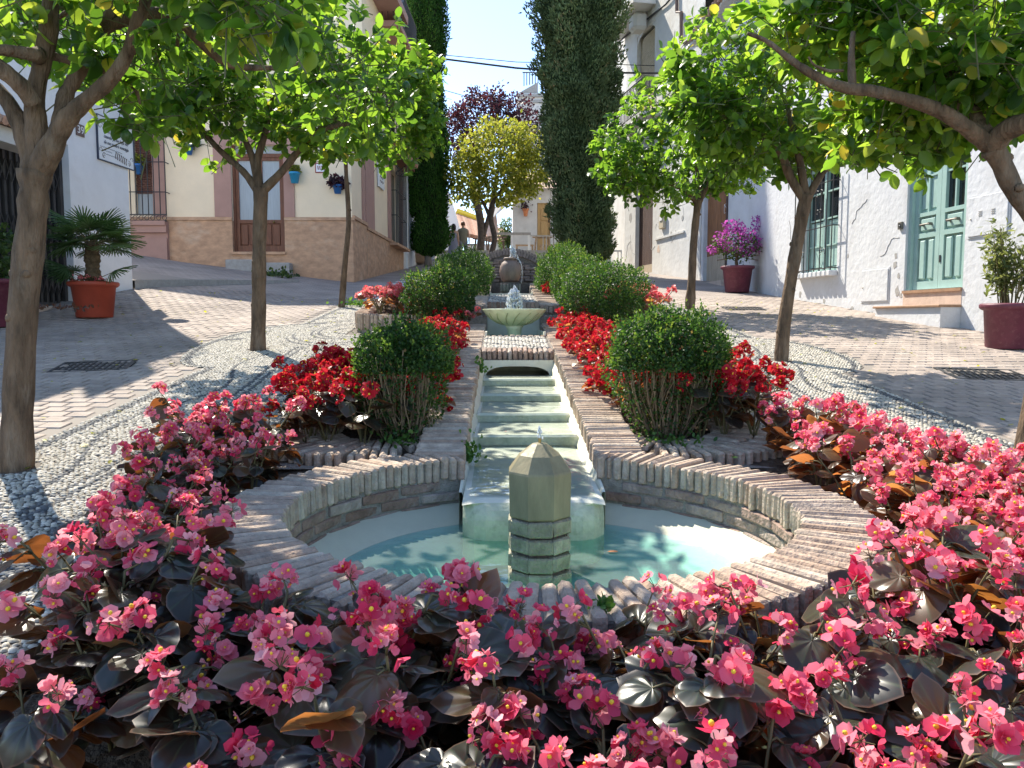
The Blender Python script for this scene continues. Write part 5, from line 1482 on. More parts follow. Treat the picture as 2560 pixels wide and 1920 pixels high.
# terrace, rails, tables
tz_ = at(1280, 628, 37)[2]
t = MB().box(-3.2, 6, 36.5, 46, 3, tz_); tag(t.build("terrace_floor", W['concrete']), kind="structure")
fr_ = thing("terrace_railing", "white square terrace railing with grey top bar behind the arch", "railing", at(1280, 628, 36.7))
for px in (1240, 1280, 1323): fbx("post", px - 3, px + 3, 586, 628, 36.6, .1, W['white'], fr_)
fbx("top_bar", 1236, 1327, 581, 587, 36.58, .14, W['concrete'], fr_); fbx("base_beam", 1218, 1360, 626, 632, 36.55, .1, W['white'], fr_)
for i in range(9): fbx("baluster", 1312 + i * 5.5, 1314 + i * 5.5, 632, 655, 36.56, .05, W['white'], fr_)
r2 = thing("terrace_railing", "grey railing on the right of the far terrace by the cypress", "railing", at(1390, 620, 37))
for px in (1358, 1366, 1383, 1396, 1403, 1410, 1418): fbx("post", px - 1.2, px + 1.2, 590, 625, 37, .06, W['concrete'], r2)
fbx("top_bar", 1322, 1422, 588, 591, 36.98, .1, W['concrete'], r2)
lp = thing("lamp_post", "thin dark post standing beside the ochre door", "post", at(1384, 620, 38)); fbx("pole", 1382.5, 1386, 400, 622, 38, .08, W['iron'], lp)
def table(label, px0, px1, py, Y, mat, stools):
    cx = at((px0 + px1) / 2, py, Y); w_ = abs(at(px1, py, Y)[0] - at(px0, py, Y)[0]) / 2
    t = thing("round_table", label, "table", (cx[0], Y, tz_))
    MB().lathe([(w_ * .9, -.05), (w_, -.03), (w_, 0)], (cx[0], Y, cx[2]), 20, sy=.6).build("table_top", mat, t)
    for s_ in (-1, 1):
        for q in (-1, 1): MB().tube([(cx[0] + s_ * w_ * .75, Y + q * .3, tz_), (cx[0] + s_ * w_ * .6, Y + q * .25, cx[2] - .04)], .04, 5).build("leg", mat, t)
    for (dx, lab) in stools:
        s = thing("bench", lab, "bench", (cx[0] + dx, Y - .6, tz_))
        MB().box(cx[0] + dx - .45, cx[0] + dx + .45, Y - .75, Y - .45, tz_ + .36, tz_ + .42).build("seat", mat, s)
        for k in (-1, 1): MB().box(cx[0] + dx + k * .38 - .04, cx[0] + dx + k * .38 + .04, Y - .72, Y - .48, tz_, tz_ + .36).build("leg", mat, s)
table("dark round table on the far terrace behind the dark tree trunks", 1181, 1224, 596, 38.5, W['tablewood'], ((-.3, "dark low bench in front of the dark round table left of the trunks"),))
table("wide dark table on the far terrace behind the white railing", 1212, 1268, 592, 39.5, W['tablewood'], ())
table("light brown table on the terrace before the ochre door", 1330, 1382, 592, 38.8, W['lightwood'], ((-.9, "light wooden bench left of the light brown table"), (.3, "light wooden bench under the light brown table")))
wr_ = thing("white_gate_frame", "small white railing frame by the right hedge and old building", "railing", at(1530, 660, 26))
for px in (1512, 1521, 1545, 1553): fbx("post", px - 1.5, px + 1.5, 628, 668, 26, .05, W['white'], wr_)
fbx("top_bar", 1511, 1555, 625, 629, 25.98, .08, W['white'], wr_)
# kerb of the side street
kp = [(-6.56, 13.62), (-6.2, 14.9), (-5.75, 16.2), (-5.3, 17.4), (-5.0, 18.6)]
m = MB()
for (xa, ya), (xb, yb) in zip(kp, kp[1:]):
    for (x, y) in ((xa, ya), (xb, yb)): pass
    za, zb = float(gz(xa, ya)), float(gz(xb, yb))
    ha = .16 - .03 * (ya - 13.6) / 1.25 * .9; hb = .16 - .03 * (yb - 13.6) / 1.25 * .9
    m.add([(xa, ya, za - .2), (xb, yb, zb - .2), (xb, yb, zb + hb), (xa, ya, za + ha), (xa - .14, ya + .06, za + ha), (xb - .14, yb + .06, zb + hb)], [(0, 1, 2, 3), (3, 2, 5, 4)])
tag(m.build("kerb", W['concrete']), kind="structure")
m = MB(); n_ = len(kp)
top = [(x - .14, y + .06, float(gz(x, y)) + .155 - .027 * (y - 13.6) / 1.25) for x, y in kp]
back = [(-9.5, 13.8, float(gz(-9.5, 13.8)) + .16), (-9.5, 15.5, float(gz(-9.5, 15.5)) + .14), (-9.5, 17, float(gz(-9.5, 17)) + .11), (-9.5, 18.8, float(gz(-9.5, 18.8)) + .08), (-9.5, 20.2, float(gz(-9.5, 20.2)) + .05)]
m.add(top + back, [(i, i + 1, n_ + i + 1, n_ + i) for i in range(n_ - 1)]); tag(m.build("side_pavement", W['ground']), kind="structure")
# cables across the street
for label, pts, r in (("thick black cable spanning the street in front of the right cypress", ((960, 118, 24), (1115, 148, 24), (1290, 170, 24), (1440, 181, 24), (1660, 183, 24)), .03), ("thin wire spanning the sky above the thick cable", ((960, 126, 25), (1115, 138, 25), (1290, 155, 25), (1440, 158, 25), (1660, 165, 25)), .012),
                      ("thin wire running above the purple plum tree", ((1080, 215, 34), (1120, 228, 34), (1180, 245, 34), (1260, 262, 34)), .015)):
    P = [at(*p) for p in pts]
    PP = []
    for a, b in zip(P, P[1:]): PP += [a + (b - a) * t for t in np.linspace(0, 1, 5)[:-1]]
    tag(MB().tube(PP + [P[-1]], r, 5).build("overhead_cable", W['cable']), label, "cable")
# ---------------------------------------------------------------- trees
_o = [(.13, .10, .03), (.26, .28, .06), (.31, .50, .06), (.25, .74, .02), (.11, .92, -.05)]
LEAF = ([(0, 0, 0)] + _o + [(0, 1, -.09)] + [(-x, y, z) for x, y, z in _o[::-1]] + [(0, .28, -.02), (0, .50, -.03), (0, .74, -.04)],
        [(0, 1, 2, 12), (12, 2, 3, 13), (13, 3, 4, 14), (14, 4, 5, 6), (0, 12, 10, 11), (12, 13, 9, 10), (13, 14, 8, 9), (14, 6, 7, 8)])
leaf_me = []
for k in range(3):
    v = [(x * (1 + .1 * k), y, z * (1 + .8 * k) - .05 * k * y * y) for x, y, z in LEAF[0]]
    me = bpy.data.meshes.new("leaf"); me.from_pydata(v, [], LEAF[1]); me.materials.append(W['citrus_obj'])
    me.polygons.foreach_set("use_smooth", [True] * len(LEAF[1])); leaf_me.append(me)

def smoothpath(P, k=4):
    P = [np.array(p, float) for p in P]
    if len(P) < 3: return P
    out = []
    for i in range(len(P) - 1):
        p0, p1, p2, p3 = P[max(0, i - 1)], P[i], P[i + 1], P[min(len(P) - 1, i + 2)]
        for t in np.linspace(0, 1, k, endpoint=False):
            out.append(.5 * ((2 * p1) + (-p0 + p2) * t + (2 * p0 - 5 * p1 + 4 * p2 - p3) * t * t + (-p0 + 3 * p1 - 3 * p2 + p3) * t ** 3))
    return out + [P[-1]]
def limb(name, P, r, mat, parent, n=9, rough=.06):
    Q = smoothpath(P)
    R = np.interp(np.linspace(0, 1, len(Q)), np.linspace(0, 1, len(r)), r)
    R = R * (1 + rng.normal(0, rough, len(Q)))
    return MB().tube(Q, R, n).build(name, mat, parent, smooth=True)

def citrus(label, trunk, tr, limbs, crowns, leaf, ntw, pieces, fruits, hang=0.0, tone=(0, 1)):
    base = trunk[0]
    t = thing("citrus_tree", label, "tree", base, "citrus trees along the garden strip")
    tk = [np.array(trunk[0]) - [0, 0, .12]] + list(trunk)
    limb("trunk", tk, [tr[0] * 1.25, tr[0]] + list(tr[1:]), W['bark'], t, 16, .05)
    for P, r in limbs: limb("limb", P, r, W['bark'], t, 10)
    Q = smoothpath(tk[1:])
    for i in range(5):
        q = Q[int(rng.integers(1, len(Q) - 1))]; a = rng.uniform(2.6, 6.6); r_ = tr[1] * .97
        o_ = np.array([math.cos(a), math.sin(a), rng.uniform(-.1, .3)]); c_ = q + o_ * r_
        MB().tube([c_ - o_ * .02, c_ + o_ * .004, c_ + o_ * .009], [.026, .020, .008], 8).build("knot", W['bark'], t, smooth=True)
    tot = sum(c[2] for c in crowns)
    pos, dr, nn = [], [], []
    tw = MB()
    for (c, r, wgt) in crowns:
        k = int(ntw * wgt / tot)
        d = rsph(k); rad = .45 + .55 * rng.random(k) ** .5
        bumpy = 1 + .14 * np.sin(d[:, 0] * 5 + c[0] * 3) * np.sin(d[:, 2] * 6 + 1) + .10 * np.sin(d[:, 1] * 9)
        p = np.array(c) + d * np.array(r) * (rad * bumpy)[:, None]
        out = norm(d * np.array([1, 1, .7]) + rng.normal(0, .55, (k, 3)) + [0, 0, .22 - hang])
        L = rng.uniform(1.6, 2.6, k) * leaf
        for i in range(k):
            q = p[i] - out[i] * L[i] * .55
            tw.tube([q - out[i] * L[i] * .8 + rng.normal(0, .02, 3) - [0, 0, .02], q, p[i] + out[i] * L[i] * .45], [.0045, .0035, .002], 3, cap=False)
        nl = 8
        for j in range(nl):
            s_ = rng.uniform(-.4, .5, k)
            side = norm(np.cross(out, rsph(k)))
            pos.append(p + out * (s_ * L)[:, None]); dr.append(norm(out * rng.uniform(.2, .9, (k, 1)) + side * .8 + [0, 0, -.12])); nn.append(norm(out * .5 + np.array([0, 0, .9]) + rng.normal(0, .5, (k, 3))))
    tw.build("twigs", W['twig'], t, kind="stuff")
    pos, dr, nn = np.concatenate(pos), np.concatenate(dr), np.concatenate(nn)
    N = len(pos)
    R = frames(dr, nn); S = leaf * rng.uniform(.65, 1.2, N)
    px, py, dd = proj(pos)
    vis = (px > 0) & (px < 2560) & (py > 0) & (py < 1920)
    order = np.argsort(np.where(vis, dd, 1e6))
    near, rest = order[:pieces], order[pieces:]
    b = wbase(t)
    for i in near:
        piece("leaf", leaf_me[int(rng.integers(3))], mat4(R[i], pos[i] - b, S[i]), t)
    rv = np.clip(rng.beta(2.0, 2.6, N) * (tone[1] - tone[0]) + tone[0] + .12 * np.sin(pos[:, 0] * 4 + pos[:, 2] * 5), 0, 1)
    scatter("foliage", LEAF, pos[rest], R[rest], S[rest], rv[rest], W['citrus'], t, smooth=True, kind="stuff")
    fm = MB().lathe([(.004, -.040), (.018, -.030), (.030, -.006), (.028, .016), (.014, .033), (.004, .038)], (0, 0, 0), 10).mesh("lemon", W['lemon'], None, True)
    for i in range(fruits):
        c, r, _ = crowns[i % len(crowns)]
        d = rsph(1)[0]; d[2] = -abs(d[2]) * .8; d[1] = -abs(d[1])
        piece("lemon", fm, mat4(np.eye(3), np.array(c) + d * np.array(r) * .85 - b), t)
    return t
Z1 = lambda x, y, Y=4.1: at(x / 3.456, y / 3.456, Y)
Z4 = lambda x, y, Y=4.2: at(1920 + x / 3.456, y / 3.456, Y)
g = lambda p: np.array([p[0], p[1], float(gz(p[0], p[1]))])
b1 = g((-2.75, 4.1))
citrus("large near citrus tree with a leaning forked trunk at the left edge",
       [b1, D(40, 850, 4.1), D(52, 640, 4.1), D(70, 470, 4.1), Z1(300, 1480)], [.085, .074, .072, .074, .082],
       [([Z1(300, 1500), Z1(215, 1180), Z1(80, 900), Z1(-60, 740)], [.058, .05, .04, .035]),
        ([Z1(300, 1500), Z1(315, 1150), Z1(300, 850), Z1(360, 560), Z1(425, 240), Z1(440, 0), Z1(450, -220)], [.07, .055, .045, .045, .042, .038, .03]),
        ([Z1(320, 1500), Z1(430, 1300, 4.08), Z1(560, 1060, 4.06), Z1(720, 890, 4.05), Z1(960, 680, 4.04), Z1(1110, 450, 4.02), Z1(1180, 200, 4.0), Z1(1260, 0, 4.0), Z1(1300, -180, 4.0)], [.07, .06, .05, .04, .036, .034, .032, .03, .024]),
        ([Z1(520, 1090, 4.08), Z1(560, 850, 4.12), Z1(640, 690, 4.15), Z1(760, 480, 4.18), Z1(850, 290, 4.2), Z1(960, 110, 4.2), Z1(1080, -60, 4.2)], [.045, .04, .038, .036, .033, .028, .024]),
        ([Z1(860, 270, 4.2), Z1(980, 210, 4.22), Z1(1120, 165, 4.25), Z1(1350, 110, 4.3), Z1(1550, 190, 4.35), Z1(1750, 390, 4.4), Z1(1960, 550, 4.5), Z1(2220, 585, 4.7), Z1(2500, 570, 5.2), Z1(2750, 480, 5.6)], [.036, .034, .032, .029, .026, .023, .020, .017, .013, .008]),
        ([Z1(330, 480, 4.05), Z1(270, 470, 4.0), Z1(100, 440, 3.95), Z1(-60, 430, 3.9)], [.04, .035, .03, .028]), ([Z1(290, 900, 4.0), Z1(180, 740, 3.95), Z1(0, 590, 3.9), Z1(-120, 500, 3.9)], [.045, .042, .04, .035]),
        ([Z1(440, 480, 4.15), Z1(700, 550, 4.2), Z1(900, 620, 4.3), Z1(1150, 750, 4.4), Z1(1210, 900, 4.4)], [.025, .02, .016, .012, .006]),
        ([Z1(860, 200, 4.2), Z1(640, 90, 4.3), Z1(500, 160, 4.3)], [.018, .014, .010]), ([Z1(1560, 210, 4.35), Z1(1530, 420, 4.35), Z1(1560, 520, 4.4)], [.012, .009, .005])],
       [(D(110, -90, 4.4), (1.25, 1.2, .72), 1.5), (D(430, -115, 3.7), (.58, .7, .36), .7), (D(225, 85, 5.1), (.5, .6, .34), .45), (D(290, 262, 4.6), (.10, .15, .16), .05), (D(540, 22, 3.3), (.20, .3, .12), .10), (D(760, 165, 5.7), (.50, .55, .46), .42)],
       .100, 620, 300, 10, hang=.15, tone=(0, .95))
b2 = g((-2.79, 8.37))
Y = 8.4
citrus("straight trunked citrus tree with a wide bright crown before the yellow house",
       [b2, D(559, 660, Y), D(560, 540, Y), D(563, 440, Y), D(563, 405, Y)], [.083, .076, .072, .072, .078],
       [([D(560, 415, Y), D(525, 370, Y), D(475, 325, Y), D(440, 285, Y), D(420, 250, Y)], [.048, .036, .03, .026, .02]), ([D(562, 415, Y), D(556, 350, Y), D(575, 280, Y), D(590, 200, Y)], [.05, .04, .032, .02]),
        ([D(558, 410, Y), D(545, 340, Y), D(515, 270, Y), D(500, 200, Y)], [.045, .036, .028, .018]), ([D(568, 412, Y), D(608, 372, Y), D(648, 322, Y), D(690, 283, Y), D(760, 262, Y), D(800, 230, Y)], [.05, .042, .035, .03, .024, .014])],
       [(D(520, 140, Y), (1.28, 1.25, .88), 2.2), (D(412, 180, 8.0), (.58, .75, .5), .65), (D(700, 245, 8.5), (.62, .7, .50), .7)], .118, 720, 300, 14, tone=(.05, 1))
b3 = g((-2.89, 13.25))
citrus("slender young citrus tree with a thin wavy trunk left of the pink begonias",
       [b3, D(745, 570, 13.2), D(753, 480, 13.2), D(748, 380, 13.2), D(746, 320, 13.1)], [.058, .046, .042, .036, .03], [([D(746, 330, 13.1), D(780, 270, 13), D(830, 200, 13)], [.03, .024, .012]), ([D(746, 330, 13.1), D(735, 260, 13), D(720, 180, 13)], [.028, .02, .012])],
       [(D(815, 235, 13), (1.05, 1.0, .9), 1.6), (D(900, 210, 12.8), (.42, .5, .8), .4)], .13, 480, 120, 8, tone=(.2, 1))
b4 = g((2.76, 4.18))
citrus("near citrus tree leaning in from the right edge with a long bent limb",
       [b4, D(2245, 850, 4.18), D(2290, 650, 4.2), D(2250, 500, 4.2), D(2190, 410, 4.2), D(2160, 345, 4.2), D(2140, 318, 4.2)], [.074, .066, .06, .054, .049, .051, .058],
       [([Z4(1920, 1255), Z4(1740, 1120, 4.15), Z4(1500, 965, 4.1), Z4(1200, 860, 4.05), Z4(900, 785, 4.0), Z4(700, 765, 4.0), Z4(500, 700, 4.0), Z4(300, 590, 4.0), Z4(150, 480, 4.0), Z4(-20, 350, 4.0), Z4(-180, 290, 4.0)], [.050, .043, .038, .034, .030, .027, .023, .020, .016, .012, .008]),
        ([Z4(1925, 1265), Z4(2060, 1130, 4.1), Z4(2230, 1060, 4.0), Z4(2450, 1000, 3.9)], [.06, .055, .052, .048]), ([Z4(1890, 1190), Z4(1760, 980, 4.3), Z4(1640, 820, 4.35), Z4(1530, 640, 4.4), Z4(1420, 400, 4.4)], [.046, .042, .038, .032, .02]),
        ([Z4(730, 760, 4.0), Z4(720, 500, 4.05), Z4(735, 280, 4.1)], [.022, .018, .012]), ([Z4(1130, 620, 4.2), Z4(1190, 500, 4.2), Z4(1260, 390, 4.2)], [.014, .012, .008]), ([Z4(650, 610, 3.95), Z4(520, 610, 3.95), Z4(400, 560, 3.95), Z4(350, 490, 3.95)], [.008, .008, .006, .004])],
       [(D(2140, 10, 4.3), (.92, 1.0, .55), 2.0), (D(2130, 200, 4.6), (.55, .6, .32), .7), (D(1985, 270, 5.0), (.55, .5, .24), .6), (D(1800, 45, 4.6), (.42, .4, .26), .45)], .102, 800, 300, 10, hang=.2, tone=(.1, 1))
b5 = g((2.64, 7.64)); Y = 7.64
citrus("leaning citrus tree in front of the teal window on the right",
       [b5, D(1695, 690, Y), D(1716, 560, Y), D(1736, 450, Y), D(1742, 420, Y)], [.070, .064, .060, .062, .068],
       [([D(1738, 432, Y), D(1708, 385, Y), D(1685, 330, Y), D(1630, 285, Y), D(1560, 250, Y)], [.05, .042, .034, .026, .014]), ([D(1741, 425, Y), D(1728, 350, Y), D(1715, 290, Y), D(1700, 220, Y)], [.046, .036, .03, .018]), ([D(1746, 425, Y), D(1775, 375, Y), D(1805, 340, Y), D(1840, 290, Y)], [.042, .034, .03, .02])],
       [(D(1690, 180, Y), (1.2, 1.25, .76), 2.0), (D(1600, 250, 7.8), (.6, .8, .5), .7), (D(1800, 290, 7.9), (.5, .7, .32), .5), (D(1475, 135, 7.7), (.16, .2, .16), .08)], .112, 700, 300, 10, tone=(.1, 1))
b6 = g((3.02, 13.0)); Y = 13.0
citrus("slim far citrus tree on the right with a dense rounded crown",
       [b6, D(1494, 610, Y), D(1498, 530, Y), D(1506, 450, Y), D(1510, 432, Y)], [.092, .070, .062, .062, .068],
       [([D(1507, 440, Y), D(1482, 412, Y), D(1445, 396, Y), D(1400, 375, Y)], [.05, .042, .034, .02]), ([D(1510, 436, Y), D(1512, 400, Y), D(1500, 350, Y)], [.04, .032, .02]), ([D(1512, 436, Y), D(1530, 395, Y), D(1548, 365, Y), D(1570, 330, Y)], [.044, .038, .03, .02])],
       [(D(1450, 320, Y), (1.28, 1.2, .86), 2.0), (D(1360, 370, 12.8), (.5, .7, .42), .5), (D(1580, 370, 13), (.55, .7, .36), .5)], .115, 700, 150, 6, tone=(.0, .85))

def far_tree(name, label, base, trunks, crowns, leaf, n, mat, group=None):
    t = thing(name, label, "tree", base)
    for P, r in trunks: limb("trunk", P, r, W['bark_far'], t, 8)
    pos, out = [], []
    tot = sum(c[2] for c in crowns)
    for c, r, wgt in crowns:
        k = int(n * wgt / tot / 6)
        d = rsph(k); rad = .5 + .5 * rng.random(k) ** .6
        bump = 1 + .16 * np.sin(d[:, 0] * 6 + c[0]) * np.sin(d[:, 2] * 7) + .1 * np.sin(d[:, 1] * 8)
        p = np.array(c) + d * np.array(r) * (rad * bump)[:, None]
        pos.append((p[:, None, :] + rng.normal(0, leaf * .9, (k, 6, 3))).reshape(-1, 3)); out.append(np.repeat(d, 6, 0))
    pos, out = np.concatenate(pos), np.concatenate(out)
    N = len(pos)
    top = np.clip((pos[:, 2] - pos[:, 2].min()) / np.ptp(pos[:, 2]), 0, 1)
    scatter("foliage", LEAF, pos, frames(norm(out + rng.normal(0, .8, (N, 3))), norm(out + [0, 0, .5] + rng.normal(0, .6, (N, 3)))), leaf * rng.uniform(.7, 1.3, N), np.clip(rng.beta(2, 2, N), 0, 1), mat, t, smooth=True, kind="stuff")
    return t
Y = 30
bt = at(1215, 640, Y); bt[2] = float(gz(bt[0], Y))
far_tree("broadleaf_tree", "yellow green bushy tree between the two cypresses", bt,
         [([bt, D(1068, 520, Y), D(1060, 470, Y), D(1068, 420, Y), D(1075, 370, Y)], [.13, .11, .10, .09, .05]), ([D(1062, 480, Y), D(1045, 440, Y), D(1020, 400, Y)], [.08, .06, .03]), ([D(1066, 430, Y), D(1100, 390, Y), D(1120, 350, Y)], [.07, .05, .03])],
         [(D(1085, 325, Y), (1.65, 1.5, 1.05), 2), (D(1010, 380, Y), (.85, 1, .95), .9), (D(1140, 370, Y), (.8, 1, .85), .9), (D(1075, 415, Y), (1.3, 1, .45), .7)], .13, 9000, W['yellowleaf'])
Y = 37
bt = at(1200, 610, Y); bt[2] = tz_
far_tree("plum_tree", "dark purple leaved plum tree behind the yellow green tree", bt,
         [([bt, D(1040, 500, Y), D(1033, 450, Y), D(1020, 400, Y), D(1030, 320, Y)], [.20, .18, .17, .14, .08]), ([D(1044, 510, Y), D(1058, 460, Y), D(1066, 420, Y)], [.13, .11, .08])],
         [(D(1045, 270, Y), (1.9, 1.6, 1.35), 2), (D(990, 290, Y), (.8, 1, 1.3), .6), (D(1110, 260, Y), (1.2, 1, 1.2), .7), (D(1070, 215, Y), (.5, .5, .55), .2), (D(1025, 210, Y), (.35, .4, .4), .12), (D(1145, 290, Y), (.9, .9, .9), .3)], .13, 7500, W['plum'])
Y = 47
bt = at(1271, 640, Y)
far_tree("round_tree", "clipped round green tree beyond the far tables", bt, [([bt, at(1271, 580, Y)], [.1, .08])], [(at(1271, 578, Y), (.62, .6, .75), 1), (at(1268, 610, Y), (.5, .5, .6), .5)], .10, 2600, W['shrub'])

SPIN = ([(0, 0, 0), (.2, .35, 0), (-.1, .35, .17), (-.1, .35, -.17), (0, 1, 0)], [(0, 2, 1), (0, 3, 2), (0, 1, 3), (1, 2, 4), (2, 3, 4), (3, 1, 4)])
def cypress(label, bx, Y, prof, n, mat, size, corem, trunk_r, spl=.5, plume=1.0, bush=0.):
    z0 = float(gz(bx, Y))
    t = thing("cypress_tree", label, "tree", (bx, Y, z0), "cypresses flanking the street")
    zs = [p[0] for p in prof]; rs = [p[1] for p in prof]; xs = [p[2] for p in prof]
    MB().tube([(bx, Y, z0 - .2), (bx, Y, z0 + .4), (bx, Y, zs[0] + 1.2), (bx, Y, zs[-1] - 1)], [trunk_r * 1.3, trunk_r, trunk_r * .8, .04], 12).build("trunk", W['cypbark'], t, smooth=True)
    def lump(th, z):
        return 1 + plume * (.10 * np.sin(5 * th + 1.3 * np.sin(z * 1.1)) + .07 * np.sin(9 * th + z * 2.1) + .08 * np.sin(z * 4.1 + 3 * th) + .07 * np.sin(z * 2.3 - 5 * th) + .06 * np.sin(z * 1.7 + 2) + bush * (.10 * np.sin(z * 6.1 + 4 * th) * np.sin(7 * th - z * 2.7) + .08 * np.maximum(0, np.sin(z * 2.9 + 2 * th + 1)) ** 4))
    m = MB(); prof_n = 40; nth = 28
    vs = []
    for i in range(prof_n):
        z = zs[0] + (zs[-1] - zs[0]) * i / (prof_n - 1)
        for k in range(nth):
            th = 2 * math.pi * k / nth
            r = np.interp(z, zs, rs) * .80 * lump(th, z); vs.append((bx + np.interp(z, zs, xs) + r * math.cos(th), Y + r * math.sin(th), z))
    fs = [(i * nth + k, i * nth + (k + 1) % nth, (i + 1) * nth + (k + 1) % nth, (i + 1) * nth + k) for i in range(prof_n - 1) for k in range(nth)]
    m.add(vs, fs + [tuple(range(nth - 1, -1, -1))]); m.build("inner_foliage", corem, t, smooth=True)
    # plumes: leaning upright sprays
    z = zs[0] + (zs[-1] - zs[0]) * rng.random(n * 2)
    keep = rng.random(n * 2) < np.interp(z, zs, rs) / max(rs) * .9 + .15
    z = z[keep][:n]; k = len(z); th = rng.uniform(0, 6.283, k)
    r = np.interp(z, zs, rs) * lump(th, z) * rng.uniform(.78, 1.05, k)
    pos = np.stack([bx + np.interp(z, zs, xs) + r * np.cos(th), Y + r * np.sin(th), z], 1)
    out = np.stack([np.cos(th), np.sin(th), np.zeros(k)], 1)
    d = norm(np.array([0, 0, 1.0]) + out * spl + rng.normal(0, .45, (k, 3)))
    s = size * rng.uniform(.6, 1.3, k)
    rv = np.clip(rng.beta(2, 2.2, k) + .25 * np.sin(th * 5 + 1.3 * np.sin(z * 1.1)) * .6, 0, 1)
    scatter("foliage", SPIN, pos, frames(d, out), np.stack([s * .9, s, s * .9], 1), rv, mat, t, kind="stuff")
def cz(py, Y): return at(1280, py, Y)[2]
Y = 30; cx = at(1070, 600, Y)[0]
lp_ = [(645, .05, .05), (632, .5, .05), (610, .76, .05), (585, .82, .08), (562, .66, .1), (550, .58, .1), (540, .72, .03), (510, .80, .0), (470, .78, 0), (400, .74, 0), (330, .72, 0), (250, .66, -.02), (200, .56, -.05), (150, .62, -.02), (100, .74, 0), (0, .76, 0), (-120, .72, -.05), (-400, .5, -.05), (-620, .05, -.05)]
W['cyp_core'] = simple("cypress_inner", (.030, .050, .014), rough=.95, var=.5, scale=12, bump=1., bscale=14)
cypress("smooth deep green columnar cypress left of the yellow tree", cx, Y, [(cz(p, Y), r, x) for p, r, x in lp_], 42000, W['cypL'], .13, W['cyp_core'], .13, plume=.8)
Y = 24; cx = at(1440, 640, Y)[0]
def cxo(l, r): return (at((l + r) / 2 * K, 400, Y)[0] - cx, abs(at(r * K, 400, Y)[0] - at(l * K, 400, Y)[0]) / 2)
rp = [(660, 1240, 1300), (640, 1220, 1318), (600, 1208, 1320), (560, 1205, 1325), (520, 1196, 1322), (470, 1196, 1318), (420, 1186, 1312), (370, 1176, 1312), (320, 1178, 1322), (280, 1182, 1330), (240, 1170, 1335), (200, 1162, 1336), (150, 1166, 1338), (90, 1164, 1336), (20, 1166, 1334), (-60, 1168, 1330), (-200, 1175, 1325), (-420, 1200, 1300), (-600, 1245, 1255)]
cypress("rough grey green columnar cypress beside the old white building", cx, Y, [(cz(p, Y), cxo(l, r)[1] * .96, cxo(l, r)[0]) for p, l, r in rp], 60000, W['cypR'], .125, W['cyp_core'], .16, spl=.85, plume=1.2, bush=1.3)

